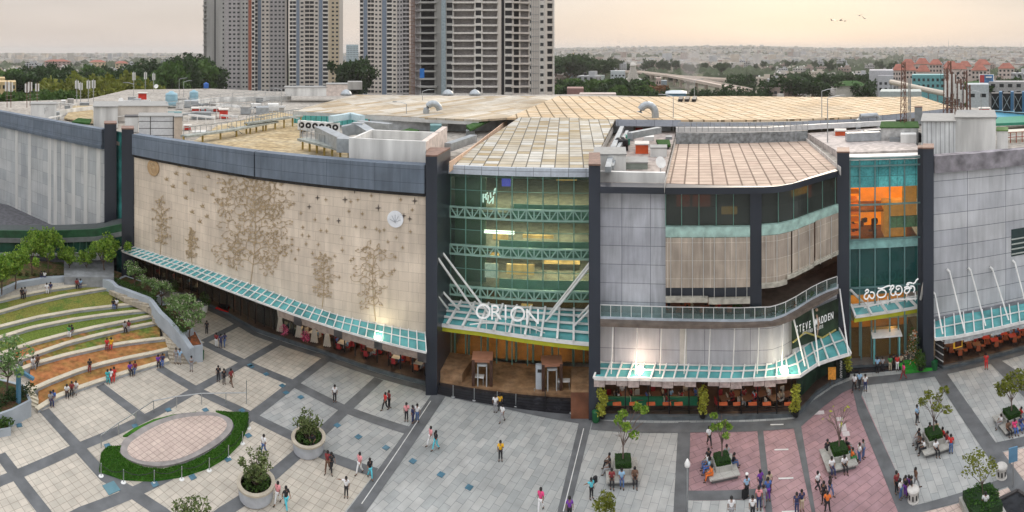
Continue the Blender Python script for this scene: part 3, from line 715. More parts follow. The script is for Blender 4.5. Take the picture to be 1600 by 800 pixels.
# ---------- atrium curtain wall
MB().slab(WG, 0, WG.L, 6.4, 20.6, -.06, 0).build('glass_wall', GREENG, mall)
mb = MB(); mh = MB(); NB = 9
for i in range(NB+1):
    u = WG.s_of(704+(921-704)*i/NB); mb.slab(WG, u-.05, u+.05, 1.2, 20.6, .02, .22)
mb.build('mullion', MULL, mall)
for z in (18.7, 16.4, 14.6, 12.6, 10.6, 8.6): mh.slab(WG, 0, WG.L, z-.03, z+.03, .03, .1)
mh.build('transom', MULL, mall)
def truss(W, z0, z1, u0, u1, n, off=.45):
    mb = MB(); mb.slab(W, u0, u1, z1-.16, z1, off-.1, off+.1); mb.slab(W, u0, u1, z0, z0+.16, off-.1, off+.1)
    for i in range(n):
        a, b = u0+(u1-u0)*i/n, u0+(u1-u0)*(i+1)/n
        mb.bar(W.P(a, z0, off), W.P(a, z1, off), .12); 
        s_, e_ = ((a, z0), (b, z1)) if i % 2 else ((a, z1), (b, z0)); mb.bar(W.P(s_[0], s_[1], off), W.P(e_[0], e_[1], off), .11)
    return mb.build('truss', mat('pale_green_steel', (.30,.47,.40), .45, .2), mall)
truss(WG, 15.9, 17.1, .1, WG.L-.1, 18); truss(WG, 12.1, 13.2, .1, WG.L-.1, 18); truss(WG, 7.9, 9.0, .1, WG.L-.1, 18)
ROOFF = tiles('pale_blue_fascia', (.55,.60,.66), (.47,.52,.58), (.2,.22,.25), 1.75, 1.5, WG.rot, .03, .4, 0, True, var=.1)
MB().slab(WG, -.1, WG.L+.1, 20.5, 21.35, -.8, .9).build('roof_fascia', ROOFF, mall)
# atrium interior
IN = []
GRI = mat('pale_green_balcony', (.42,.56,.51), .5, var=.25, scale=.4)
for z in (16.2, 12.4, 8.4):
    MB().slab(WG, 0, WG.L, z-.35, z, -16, -1.2).build('interior_floor', mat('interior_grey_floor', (.34,.31,.27), .4, var=.3), mall)
    MB().slab(WG, 5 if z < 16 else 6.5, WG.L, z-.9, z+.95, -1.25, -1.12).build('interior_balcony', GRI, mall)
MB().slab(WG, 0, WG.L, 1.0, 20.4, -16.4, -16).build('interior_wall', mat('interior_dark_wall', (.10,.08,.06), .7, var=.8, scale=.35), mall)
MB().slab(WG, 0, 3.4, 6, 20.4, -2.4, -2.2).build('interior_wall', mat('olive_green_panel', (.16,.21,.13), .6, var=.25, scale=.3), mall)
WARM = mat('warm_shop_light', (1,.55,.16), .5, emit=3.2, ecol=(1,.50,.14), var=.5, scale=1.2)
WARM2 = mat('lit_shop_interior', (.6,.35,.15), .5, emit=.65, ecol=(1,.50,.18), var=.8, scale=1.0)
COOLL = mat('white_strip_light', (1,.95,.85), .5, emit=4, ecol=(1,.92,.8))
def litbox(W, u0, u1, z0, z1, off, m, nm='shop_window'): return MB().slab(W, u0, u1, z0, z1, off-.3, off).build(nm, m, mall)
for (x0, x1, y0, y1, off, m) in [(862,905,279,287,-4,WARM),(866,900,288,296,-4,WARM2),(785,830,430,446,-3,WARM2),(760,785,385,400,-4,WARM2),(808,860,392,406,-5,WARM2),(840,905,430,447,-6,WARM2),(752,800,410,428,-5,WARM2)]:
    litbox(WG, WG.s_of(x0), WG.s_of(x1), WG.z_at(x0, y1), WG.z_at(x0, y0), off, m)
VIOL = mat('violet_screen', (.12,.08,.6), .4, emit=.8, ecol=(.10,.08,.55)); litbox(WG, WG.s_of(778), WG.s_of(792), 18.6, 20.1, -2.6, VIOL, 'lit_screen')
PALEP = mat('pale_poster', (.75,.68,.62), .5, emit=.45, ecol=(.9,.8,.7), var=.5, scale=2)
litbox(WG, WG.s_of(753), WG.s_of(774), WG.z_at(755, 443), WG.z_at(755, 421), -1.6, PALEP, 'poster_panel')
litbox(WG, WG.s_of(752), WG.s_of(800), WG.z_at(755, 372), WG.z_at(755, 368), -1.6, COOLL, 'strip_light')
mb = MB()
for k in range(34): mb.box((0,0,0), (.1,.1,.1), 0) if False else None
# white branch-like letters hung behind the glass, left bay
lb = MB()
for k, q in enumerate([(755,316,755,303),(757,309,762,301),(762,317,763,305),(764,318,770,310),(770,318,771,307),(771,304,773,296),(758,303,760,312),(766,301,767,309),(773,302,774,294)]):
    lb.bar(WG.hit(q[0], q[1], -1.0), WG.hit(q[2], q[3], -1.0), .13)
lb.build('hanging_ornament', mat('glowing_white_tube', (1,1,1), .4, emit=1.0), mall)
# entrance: podium, steps, doors, side blocks
POD = two_tone('orange_brown_stone', (.20,.11,.055), (.30,.19,.11), .5, .35, .65, rough=.3, scale2=1.5, bump=0)
PODK = mat('polished_black_step', (.02,.02,.024), .18, var=.4)
p0, p1, p2, p3 = gp(683,594,.95), gp(893,619,.95), pp(925,57.2), pp(700,59.4)
MB().prism([p0.xy, p1.xy, p2, p3], 0, .95).build('podium', POD, mall)
mb = MB(); 
for i in range(5):
    k = (i+1)/5.5; q0, q1 = gp(678, 598+17*k, .95-.95*k), gp(893, 622+27*k, .95-.95*k)
    z1 = .95-.19*(i+1)+.02
    mb.prism([q0.xy, q1.xy, p1.xy+Vector((.01,.02)), p0.xy+Vector((.0,.02))], 0, max(.05, z1))
mb.build('entrance_steps', PODK, mall)
blk = MB().prism([gp(892,613,2.4).xy, gp(925,613,2.4).xy, pp(925,54.5), pp(893,54.5)], 0, 2.4).build('side_block', mat('polished_brown_granite', (.16,.065,.035), .15, var=.4, scale=.7), mall)
MB().prism([gp(892,613,2.4).xy, gp(925,613,2.4).xy, pp(925,54.5), pp(893,54.5)], 2.4, 2.45).build('block_top', POD, blk)
blk = MB().prism([gp(688,586,1.5).xy, gp(722,590,1.5).xy, pp(742,57.6), pp(703,58.2)], 0, 1.9).build('side_block', POD, mall)
WD = WG
DOORG = glass('amber_door_glass', (.80,.72,.52), .86)
MB().slab(WD, 0, WD.L, 1.0, 5.4, -1.06, -1.0).build('door_glass', DOORG, mall)
mb = MB()
for px in (708,730,760,790,805,832,862,895,912): u = WD.s_of(px); mb.slab(WD, u-.09, u+.09, 1.0, 5.6, -1.0, -.75)
mb.slab(WD, 0, WD.L, 3.9, 4.05, -1.0, -.8); mb.build('door_frame', MULL, mall)
MB().slab(WD, 0, WD.L, 5.3, 6.4, -1.6, -.4).build('entrance_lintel', mat('brown_lintel', (.09,.05,.035), .5, var=.4), mall)
MB().slab(WD, 0, WD.L, 1.0, 1.02, -12, -1.2).build('interior_floor', mat('honey_stone_floor', (.42,.26,.12), .25, var=.3), mall)
MB().slab(WD, 0, WD.L, 1.0, 5.3, -12.3, -12).build('interior_wall', mat('lobby_wall_amber_glow', (.14,.075,.03), .6, emit=.05, ecol=(.8,.36,.06), var=.85, scale=.5), mall)  # amber lobby light is put into the rear wall as a glow
for x0, x1, y0, y1 in [(765,790,540,566),(800,820,552,566),(850,880,535,562),(868,884,545,570),(715,722,540,560)]:
    litbox(WD, WD.s_of(x0), WD.s_of(x1), 1.6, 3.6, -6-rnd.random()*3, WARM2)
mb = MB(); mb.slab(WD, WD.s_of(742), WD.s_of(795), 4.9, 5.0, .3, .45); mb.slab(WD, WD.s_of(842), WD.s_of(897), 4.9, 5.0, .3, .45); mb.build('light_bar', WHITE, mall)
for i, px in enumerate((735, 770, 805, 840, 880)):
    l_ = bpy.data.lights.new('lobby_lamp', 'POINT'); l_.energy = 85; l_.color = (1,.72,.42); l_.shadow_soft_size = .4
    lo = bpy.data.objects.new('lobby_lamp', l_); COL.objects.link(lo); lo.location = WG.P(WG.s_of(px), 4.6, -3.5)
for i, (px, z) in enumerate(((770,19.3),(830,19.3),(890,19.3),(760,15.3),(820,15.3),(885,15.3),(780,11.6),(850,11.6),(905,11.6))):
    l_ = bpy.data.lights.new('gallery_lamp', 'POINT'); l_.energy = 480; l_.color = (1,.80,.55); l_.shadow_soft_size = .4
    lo = bpy.data.objects.new('gallery_lamp', l_); COL.objects.link(lo); lo.location = WG.P(WG.s_of(px), z, -5)
# entrance canopy (ORION)
bk = [WG.hit(700, 472, .3), WG.hit(760, 477, .3), WG.hit(840, 483, .3), WG.hit(919, 487, .3)]
fr = [gp(676,506,6.0), gp(755,516,6.0), gp(840,529,6.0), gp(922,538,6.0)]
canO = canopy(bk, fr, 10, purl=(.22,.48,.74), rib=.20, fh=.34, rise=.5)
mb = MB()
for i in range(10): mb.bar(canO[2][i]-Vector((0,0,.42))+Vector((0,.25,0)), canO[2][i+1]-Vector((0,0,.42))+Vector((0,.25,0)), .3, .42)
for t in (.3, .6, .9):
    for i in range(10):
        if (i*3+int(t*10)) % 4 == 0: mb.add([lerp(canO[1][i], canO[2][i], t-.2)+Vector((0,0,-.1)), lerp(canO[1][i+1], canO[2][i+1], t-.2)+Vector((0,0,-.1)), lerp(canO[1][i+1], canO[2][i+1], t)+Vector((0,0,-.1)), lerp(canO[1][i], canO[2][i], t)+Vector((0,0,-.1))], [(0,1,2,3)])
mb.build('canopy_valance', YELLOW, mall)
mb = MB()
def rod(p, q, r_=.11): mb.tube([p, q], r_, 8)
PW = Wall(pp(683,54.0), pp(704,58.3))
for a, tgt in (((691,394), (.33,.45)), ((684,403), (.24,.45)), ((691,455), (.12,.4)), ((684,463), (.04,.4))):
    p = rp(a[0], a[1], 54.5 if a[0] < 688 else 56); q = lerp(poly_at(canO[1], tgt[0]), poly_at(canO[2], tgt[0]), tgt[1])+Vector((0,0,.3)); rod(p, q)
for a, tgt in (((922,410), (.74,.2)), ((922,416), (.72,.5)), ((922,476), (.93,.3)), ((922,484), (.90,.6))):
    p = rp(a[0], a[1], 54.5); q = lerp(poly_at(canO[1], tgt[0]), poly_at(canO[2], tgt[0]), tgt[1])+Vector((0,0,.3)); rod(p, q)
mb.build('tie_rod', WHITE, mall)
# ---------- section C : metal panels, glass bands, louvre screens, balcony, curved corner
CP = [(936,50.5),(1040,50.1),(1120,50.1),(1190,50.3),(1215,50.6),(1240,51.7),(1262,53.4),(1290,55.6),(1312,57.4)]
def cpl(x0, x1, dr=0.0, n=None):
    n = n or max(2, int((x1-x0)/9)); return [Vector((*pp(x0+(x1-x0)*i/n, interp(CP, x0+(x1-x0)*i/n)+dr), 0)) for i in range(n+1)]
strip_wall(cpl(938,1310,-.5), 20.4, 20.98, 0, 1.6, DKNAVY, 'roof_beam')
strip_wall(cpl(938,1040,.9), 9.0, 20.4, 0, .4, CPAN, 'panel_wall')
strip_wall(cpl(1172,1190,.2), 9.0, 20.4, 0, 1.2, DKNAVY, 'pillar')
strip_wall(cpl(1040,1310,.6), 17.3, 20.4, 0, .06, glass('smoky_band_glass', (.40,.46,.42), .72), 'glass_band')
mb = MB()
for px in [1040,1065,1092,1119,1146,1216,1240,1262,1285,1305]:
    p = pp(px, interp(CP, px)+.5); mb.bar((p.x, p.y, 17.3), (p.x, p.y, 20.4), .05)
mb.build('mullion', MULL, mall)
strip_wall(cpl(1040,1172,.2), 16.4, 17.3, -.1, .9, mat('pale_green_ledge', (.34,.50,.45), .4, var=.3, scale=1.5), 'ledge')
strip_wall(cpl(1190,1310,.2), 16.5, 17.4, -.1, .9, MATS['pale_green_ledge'], 'ledge')
SCRN = tiles('woven_brown_screen', (.40,.335,.27), (.34,.285,.235), (.55,.49,.42), 1.9, 1.6, R(-18), .025, .6, 0, True, var=.2, nscale=.4, streak=True)
strip_wall(cpl(1040,1172,-.1), 12.0, 16.4, 0, .12, SCRN, 'louvre_screen')
strip_wall(cpl(1190,1236,-.1), 12.2, 16.5, 0, .12, SCRN, 'louvre_screen')
strip_wall(cpl(1238,1272,-.1), 12.5, 16.5, 0, .12, SCRN, 'louvre_screen')
strip_wall(cpl(1274,1310,-.1), 12.7, 16.6, 0, .12, SCRN, 'louvre_screen')
mb = MB()
for px in list(range(1048,1172,17))+list(range(1197,1308,17)):
    p = pp(px, interp(CP, px)-.22); mb.bar((p.x, p.y, 11.0 if px < 1172 else 12.3), (p.x, p.y, 16.5), .045)
mb.build('screen_rail', mat('aluminium_rail', (.6,.6,.58), .3, .6), mall)
LEDG = mat('weathered_ledge', (.38,.36,.30), .8, var=.3, scale=2)
strip_wall(cpl(1040,1106,-.5), 10.85, 11.2, 0, 1.4, LEDG, 'ledge'); strip_wall(cpl(1107,1172,-.5), 10.7, 11.05, 0, 1.4, LEDG, 'ledge')
strip_wall(cpl(1040,1172,.1), 11.1, 12.0, 0, .1, DKNAVY, 'panel_band')
strip_wall(cpl(1190,1230,-.5), 12.0, 12.35, 0, 1.4, LEDG, 'ledge'); strip_wall(cpl(1230,1272,-.5), 12.4, 12.7, 0, 1.4, LEDG, 'ledge'); strip_wall(cpl(1272,1310,-.5), 12.5, 12.8, 0, 1.4, LEDG, 'ledge')
# rooms behind
strip_wall(cpl(1040,1310,7.0), 9.0, 20.3, 0, .3, mat('brown_room_wall', (.12,.07,.045), .8, var=.7, scale=.5), 'interior_wall')
strip_wall(cpl(1040,1310,.8), 17.0, 17.25, 0, 6.4, FLOORI, 'interior_floor')
strip_wall(cpl(1040,1310,-.9), 8.75, 9.05, 0, 8, mat('terrace_floor', (.14,.11,.09), .5, var=.3), 'terrace_floor')
strip_wall(cpl(938,1040,-.9), 8.75, 9.05, 0, 2, MATS['terrace_floor'], 'terrace_floor')
for (x0, x1, z0, z1, dr, m) in [(1057,1078,18.2,19.8,3.5,'r'),(1082,1110,18.2,19.8,3.5,'r'),(1127,1152,17.6,18.3,3,'y'),(1236,1262,18.6,19.4,4,'y'),(1262,1268,18.3,19.8,3,'r')]:
    mm = mat('red_lit_shelf', (.7,.10,.04), .5, emit=.35, ecol=(1,.12,.03), var=.6, scale=4) if m == 'r' else mat('amber_lit_shelf', (.8,.4,.05), .5, emit=.7, ecol=(1,.45,.05), var=.6, scale=4)
    strip_wall(cpl(x0,x1,dr,2), z0, z1, 0, .2, mm, 'lit_shelf')
BALC = mat('pale_blue_slab_edge', (.42,.47,.52), .6, var=.2)
cb = [(938,50.0),(1040,49.6),(1150,49.4),(1205,49.6),(1225,50.4),(1245,51.8),(1268,53.8),(1290,55.4),(1312,56.6)]
def cbl(x0, x1, dr=0.0, n=None):
    n = n or max(2, int((x1-x0)/8)); return [Vector((*pp(x0+(x1-x0)*i/n, interp(cb, x0+(x1-x0)*i/n)+dr), 0)) for i in range(n+1)]
strip_wall(cbl(938,1310,.4), 8.5, 9.2, 0, 1.2, BALC, 'balcony_edge')
RAILG = glass('clear_rail_glass', (.75,.85,.82), .85)
ra = strip_wall(cbl(938,1308,.6), 9.2, 10.2, 0, .03, RAILG, 'balustrade')
mb = MB(); P = cbl(938,1308,.6)
for a, b in zip(P, P[1:]): mb.bar((a.x, a.y, 10.22), (b.x, b.y, 10.22), .06)
for p in P[::2]: mb.bar((p.x, p.y, 9.2), (p.x, p.y, 10.2), .05)
mb.build('handrail', WHITE, ra)
# lower wall and canopy
LPAN = tiles('pale_lilac_panels', (.45,.45,.47), (.40,.40,.43), (.2,.2,.22), 4.1, 1.95, R(-15), .03, .6, 0, True, var=.14, nscale=.3, streak=True)
strip_wall(cbl(938,1240,1.6), 4.3, 8.5, 0, .4, LPAN, 'panel_wall')
strip_wall(cbl(1238,1312,1.3), 3.6, 8.5, 0, .4, LPAN, 'panel_wall')
mb = MB()
for px in (1062, 1130): p = pp(px, 51.1); d_ = pp(px+11, 51.1); mb.prism([p, d_, d_*1.004, p*1.004], 4.4, 8.5)
mb.build('pilaster', mat('cream_pilaster', (.58,.55,.50), .7, var=.1), mall)
bk = [v+Vector((0,0,4.5)) for v in cbl(938,1228,1.5,10)]; fr = [gp(q[0], q[1], 4.0) for q in [(928,591),(1000,592),(1080,593),(1150,594),(1190,592),(1231,589)]]
canC = canopy(bk, fr, 17, purl=(.45,), rib=.12, fh=.3)
bk = [v+Vector((0,0,4.55)) for v in cbl(1228,1310,1.3,9)]; fr = [gp(q[0], q[1], 4.05) for q in [(1231,589),(1246,590),(1258,582),(1275,570),(1300,561),(1329,553)]]
canD = canopy(bk, fr, 6, purl=(.5,), rib=.13, fh=.3)
mb = MB()
for px in range(958, 1225, 38): p = pp(px, interp(cb, px)+.6); q = gp(px-3, 584, 4.2); mb.tube([(p.x, p.y, 8.6), q], .055, 6)
for px, qx in ((1238,1258),(1268,1280),(1312,1326)): p = pp(px, interp(cb, px)+.5); q = gp(qx, 572 if qx < 1300 else 556, 4.3); mb.tube([(p.x, p.y, 8.9), q], .08, 6)
mb.build('tie_rod', WHITE, mall)
mb = MB()
for i in range(17):
    a, b = canC[2][i], canC[2][i+1]
    if i == 9: continue
    a_ = lerp(a, b, .02); b_ = lerp(a, b, .98); dz = Vector((0,0,-.85+.12*((i*5) % 3))); k = Vector((0,.08,0))
    mb.add([a_+k+Vector((0,0,-.15)), b_+k+Vector((0,0,-.15)), b_+k*1.8+dz, a_+k*1.8+dz], [(0,1,2,3)])
mb.build('awning', mat('grey_pink_awning', (.45,.37,.34), .9, var=.3, scale=3), mall)
# restaurant C shell
KC = [gp(q[0], q[1]) for q in [(928,656),(1000,657),(1100,657),(1200,655),(1244,652),(1256,642),(1275,620),(1300,603),(1326,590)]]
strip_wall(KC, 0, .35, .05, 1.2, KERB, 'kerb_step')
strip_wall(KC[:5], .33, .37, .4, 7.5, FLOORI, 'interior_floor'); strip_wall(KC[4:], .33, .37, .4, 6, FLOORI, 'interior_floor')
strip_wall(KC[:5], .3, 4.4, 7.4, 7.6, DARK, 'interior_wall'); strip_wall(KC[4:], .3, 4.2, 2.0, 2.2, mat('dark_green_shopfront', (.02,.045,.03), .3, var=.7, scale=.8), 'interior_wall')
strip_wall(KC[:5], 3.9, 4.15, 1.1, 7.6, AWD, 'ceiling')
strip_wall([gp(925+i, 655) for i in (22, 60, 120, 165)], .6, 1.35, 1.0, 1.2, mat('bottle_green_booth', (.015,.14,.07), .5, var=.2), 'booth_back')
mb = MB()
for px in (944,978,1014,1047,1078,1100,1124,1160,1186,1216,1240):
    p = gp(px, 655.5); mb.bar((p.x, p.y+.3, .3), (p.x, p.y+.3, 4.2), .09)
mb.build('post', BLACK, mall)
mb = MB(); P = [gp(q, 655.8) for q in (940,990,1040,1098)]; Q = [gp(q, 655.8) for q in (1124,1180,1240)]
for T in (P, Q):
    for a, b in zip(T, T[1:]):
        for z in (1.1, .75): mb.bar((a.x, a.y+.2, z), (b.x, b.y+.2, z), .05)
mb.build('front_rail', BLACK, mall)
# ---------- entrance 2 : tall teal glass
ET = tiles('teal_back_painted_glass', (.10,.42,.42), (.07,.32,.34), (.04,.14,.14), 2.0, 2.2, WE.rot, .03, .12, 0, True, var=.3, nscale=.6)
U = lambda px: WE.s_of(px)
def epan(x0, x1, y0, y1, m, nm, o0=-.08, o1=0): return MB().slab(WE, U(x0), U(x1), WE.z_at((x0+x1)/2, y1), WE.z_at((x0+x1)/2, y0), o0, o1).build(nm, m, mall)
epan(1327,1436,250,292, ET, 'glass_panel')
epan(1327,1436,292,372, glass('clear_amber_glass', (.92,.85,.7), .9), 'glass_wall')
epan(1391,1436,338,356, ET, 'glass_panel', -.3, -.2)
epan(1327,1436,372,386, mat('pale_teal_band', (.22,.42,.40), .4, var=.3), 'ledge', -.2, .25)
epan(1327,1436,386,446, glass('deep_teal_glass', (.10,.42,.40), .55), 'glass_wall')
epan(1327,1436,386,446, mat('deep_teal_backing', (.015,.10,.105), .3, var=.8, scale=.4), 'interior_wall', -2.4, -2)
epan(1375,1405,400,446, mat('teal_curtain', (.03,.24,.23), .6, var=.3), 'curtain', -1.6, -1.4)
epan(1327,1436,446,458, mat('dark_teal_band', (.04,.12,.12), .4), 'ledge', -.2, .1)
mb = MB()
for px in (1328,1343,1367,1390,1413,1434): mb.slab(WE, U(px)-.07, U(px)+.07, 1, 21.6, .02, .2)
for py in (246,258,318,372,446): mb.slab(WE, 0, WE.L, WE.z_at(1380, py)-.08, WE.z_at(1380, py)+.08, .15, .35)
mb.build('mullion', mat('teal_grey_steel', (.14,.26,.26), .4, .3), mall)
MB().slab(WE, -.2, WE.L+.2, 21.6, 21.95, -1.2, .3).build('roof_fascia', WHITE, mall)
OR1 = mat('orange_lit_room', (.9,.33,.03), .6, emit=.75, ecol=(1,.30,.015), var=.35, scale=.8)  # room looks lit by a glow put into its wall colours
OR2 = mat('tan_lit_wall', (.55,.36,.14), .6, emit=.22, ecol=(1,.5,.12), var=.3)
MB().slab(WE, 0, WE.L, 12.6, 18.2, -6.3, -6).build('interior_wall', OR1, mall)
MB().slab(WE, 0, WE.L, 15.4, 15.6, -6, -2.2).build('interior_floor', mat('mezzanine_floor', (.3,.14,.05), .5, var=.4), mall)
MB().slab(WE, 0, WE.L, 12.6, 12.8, -6, -.2).build('interior_floor', mat('dark_red_floor', (.16,.05,.03), .4, var=.4), mall)
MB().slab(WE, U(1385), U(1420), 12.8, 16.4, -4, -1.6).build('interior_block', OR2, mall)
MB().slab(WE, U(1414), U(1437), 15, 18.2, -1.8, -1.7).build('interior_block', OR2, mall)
mb = MB()
for k in range(16):
    u = rnd.uniform(.5, 3.6); mb.box(WE.P(u, 12.8+rnd.uniform(.1, 1.6), -1.5-rnd.random()*2), (rnd.uniform(.2,.5), .3, rnd.uniform(.2,.6)), rnd.random())
mb.build('shop_display', mat('dark_red_goods', (.12,.02,.02), .5, var=.8, scale=3), mall)
mb = MB()
for k in range(7): mb.slab(WE, U(1328)+k*.0, U(1345), 13.2+k*.75, 13.26+k*.75, -3, -1.2)
mb.build('stair', mat('orange_stair', (.7,.22,.04), .5, emit=.3, ecol=(1,.25,.02)), mall)
# lower lobby of entrance 2
EL = [gp(1328,585), gp(1345,583), gp(1455,575)]
MB().slab(WE, -.5, WE.L+.5, 0, .5, -8, 1.0).build('podium', KERB, mall)
MB().slab(WE, -.3, WE.L+.8, 0, .25, 1.0, 1.6).build('entrance_steps', PODK, mall)
MB().slab(WE, 0, WE.L, .5, 6.2, -7.3, -7).build('interior_wall', mat('entrance_wall_amber_glow', (.35,.17,.05), .6, emit=.16, ecol=(1,.42,.07), var=.8, scale=.6), mall)  # wall glows by itself to look lamplit
MB().slab(WE, 0, WE.L, .5, 5.8, -.5, -.44).build('door_glass', DOORG, mall)
MB().slab(WE, 0, WE.L, 4.6, 5.8, -.3, -.15).build('entrance_lintel', mat('tan_lintel', (.36,.32,.20), .5, var=.3), mall)
mb = MB()
for px in (1329,1346,1362,1404,1416,1434): mb.slab(WE, U(px)-.07, U(px)+.07, .5, 5.8, -.3, -.1)
mb.build('door_frame', mat('teal_grey_steel', (0,0,0)), mall)
vb = MB().slab(WE, U(1361), U(1407), 3.2, 3.35, -1.0, 1.1).build('door_canopy', mat('white_canopy_edge', (.7,.7,.68), .4), mall)
mb = MB(); mb.slab(WE, U(1363), U(1365), .5, 3.2, .8, 1.0); mb.slab(WE, U(1402), U(1404), .5, 3.2, .8, 1.0); mb.build('door_post', mat('aqua_post', (.15,.45,.45), .4), vb)
for px in (1350, 1400):
    l_ = bpy.data.lights.new('lobby_lamp', 'POINT'); l_.energy = 160; l_.color = (1,.62,.28); l_.shadow_soft_size = .3
    lo = bpy.data.objects.new('lobby_lamp', l_); COL.objects.link(lo); lo.location = WE.P(U(px), 4.3, -3)
for px in (1350, 1410):
    l_ = bpy.data.lights.new('room_lamp', 'POINT'); l_.energy = 90; l_.color = (1,.5,.15); l_.shadow_soft_size = .3
    lo = bpy.data.objects.new('room_lamp', l_); COL.objects.link(lo); lo.location = WE.P(U(px), 17.5, -3.5)
# small canopy 2
b0, b1 = WE.hit(1329, 478, 0), WE.hit(1440, 462, 0); f0, f1 = gp(1336,495,5.6), gp(1455,476,5.6)
canE = canopy([b0, b1], [f0, f1], 5, purl=(.25,), rib=.2, fh=.3)
mb = MB()
for i in range(5): mb.bar(canE[2][i]-Vector((0,-.2,.4)), canE[2][i+1]-Vector((0,-.2,.4)), .28, .4)
mb.build('canopy_valance', YELLOW, mall)
mb = MB(); mb.tube([rp(1329,453,58.5), lerp(b0, f0, .4)+Vector((1.7,.3,.2))], .14, 8); mb.tube([rp(1444,440,59), lerp(b1, f1, .4)+Vector((-.7,0,.2))], .14, 8); mb.build('tie_rod', WHITE, mall)
# ---------- right wing
wallmb(WR, 4.0, 20.3).build('wall', GPAN, mall)
MB().slab(WR, 0, WR.L, 20.2, ZP, -.8, .45).build('parapet', PARR, mall)
MB().slab(WR, 0, WR.L, 4.0, 5.0, 0, .12).build('wall_plinth', mat('rough_grey_plinth', (.22,.22,.24), .9, var=.3), mall)
wv = MB().slab(WR, WR.s_of(1580), WR.s_of(1640), WR.z_at(1590,399), WR.z_at(1590,357), -.2, .05).build('louvre_window', mat('dark_window', (.02,.04,.04), .2), mall)
mb = MB()
for k in range(4): z = WR.z_at(1590,396)+k*.55; mb.slab(WR, WR.s_of(1580), WR.s_of(1640), z, z+.12, .05, .15)
mb.build('louvre', mat('pale_louvre', (.42,.45,.42), .5), wv)
bk = [WR.hit(1460,501), WR.hit(1495,491), WR.hit(1600,473), WR.hit(1680,460)]; fr = [gp(1461,530,4.2), gp(1490,527,4.2), gp(1600,503,4.2), gp(1690,485,4.2)]
canR = canopy(bk, fr, 16, purl=(.5,), rib=.12, fh=.3)
mb = MB()
for px, py, qx, qy in ((1461,460,1473,522),(1484,425,1507,517),(1517,423,1540,509),(1551,421,1576,500),(1586,411,1608,495)):
    p = WR.hit(px, py, .3); q = gp(qx, qy, 4.5); mb.tube([p, q], .09, 6); mb.tube([p, p+Vector((-.2,.2,.3))], .13, 6)
mb.build('tie_rod', WHITE, mall)
KR = [gp(q[0], q[1]) for q in [(1461,570),(1474,579),(1600,547),(1700,522)]]
strip_wall(KR[1:], 0, .35, .05, 1.5, KERB, 'kerb_step'); strip_wall(KR[:2], 0, .35, .05, 1.0, KERB, 'kerb_step')
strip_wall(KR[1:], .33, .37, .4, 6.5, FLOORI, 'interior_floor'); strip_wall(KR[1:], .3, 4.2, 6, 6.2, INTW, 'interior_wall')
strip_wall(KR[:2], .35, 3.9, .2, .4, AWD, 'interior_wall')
mb = MB()
for z in (.9, 1.6, 2.3, 3.0):
    a, b = KR[0], KR[1]; mb.bar((a.x, a.y, z), (b.x, b.y, z), .08)
mb.build('side_rail', WHITE, mall)
mb = MB()
for i in range(16):
    a, b = canR[2][i], canR[2][i+1]; dz = Vector((0,0,-.75+.1*(i % 3))); k = Vector((0,.08,0))
    if i > 0: mb.add([a+k+Vector((0,0,-.15)), b+k+Vector((0,0,-.15)), b+k*1.8+dz, a+k*1.8+dz], [(0,1,2,3)])
mb.build('awning', mat('silver_awning', (.38,.40,.41), .7, var=.3, scale=3), mall)
for W_, lst in ((KR, ((1500,568),(1540,560),(1580,550))), (KC, ((975,648),(1060,648),(1150,648),(1215,648))), (KM, ((440,530),(500,545),(560,568),(620,585),(380,500),(345,482),(290,462),(240,445)))):
    for px, py in lst:
        l_ = bpy.data.lights.new('dining_lamp', 'POINT'); l_.energy = 110 if W_ is not KC else 70; l_.color = (1,.66,.36); l_.shadow_soft_size = .25
        lo = bpy.data.objects.new('dining_lamp', l_); COL.objects.link(lo); p = gp(px, py); k = Vector((p.x, p.y, 0)).normalized()*2.6; lo.location = (p.x+k.x, p.y+k.y, 3.5)
# ================================================================= ROOFS
RZ = 20.9
rp_ = [pp(-90,127), pp(163,80.5), pp(210,76), pp(400,63), pp(665,55.6), pp(700,59), pp(922,57.5), pp(940,52), pp(1215,52), pp(1262,55), pp(1310,58.5), pp(1330,60.5), pp(1440,61.5), pp(1458,60.5), pp(1680,67.5), pp(1750,118), pp(1480,128), pp(1300,150), pp(900,165), pp(560,165), pp(330,190), pp(200,185), pp(140,150), pp(0,140), pp(-90,150)]
MB().prism(rp_, 19.9, RZ-.5).build('roof_slab', two_tone('grey_beige_roof', (.30,.28,.25), (.38,.35,.31), .15, .4, .6, scale2=1.5), mall)
def rq(name, px, z, m, dz=.25, parent=None):
    P = [gp(q[0], q[1], (q[2] if len(q) > 2 else z)) for q in px]; n = len(P)
    mb = MB(); mb.add([*P]+[v-Vector((0,0,dz)) for v in P], [tuple(range(n))[::-1], tuple(range(n, 2*n))]+[(i, (i+1)%n, n+(i+1)%n, n+i) for i in range(n)])
    return mb.build(name, m, parent or mall)
rq('sand_roof', [(300,222),(400,238),(545,248),(545,228),(470,214),(470,203),(520,190),(430,174),(340,196)], RZ, SAND)
rq('sand_roof', [(100,184),(150,192),(150,165),(115,165)], RZ, SAND)
def ribroof(name, c1, c2, mo, bw, bh, rz, ms=.06): return tiles(name, c1, c2, mo, bw, bh, rz, ms, .8, 0, False, var=.14, nscale=.08, spec=.12)
rA = WG.rot
PANA = ribroof('grey_tan_roof_panels', (.52,.51,.47), (.34,.27,.16), (.13,.12,.10), 1.45, 1.15, rA+.03, .07)
PANB = ribroof('cream_roof_panels', (.60,.49,.35), (.55,.41,.26), (.20,.15,.09), 1.9, 1.9, R(2), .13)
PANC = ribroof('peach_roof_panels', (.54,.43,.345), (.47,.36,.29), (.19,.14,.11), 1.3, 1.3, R(-19), .09)
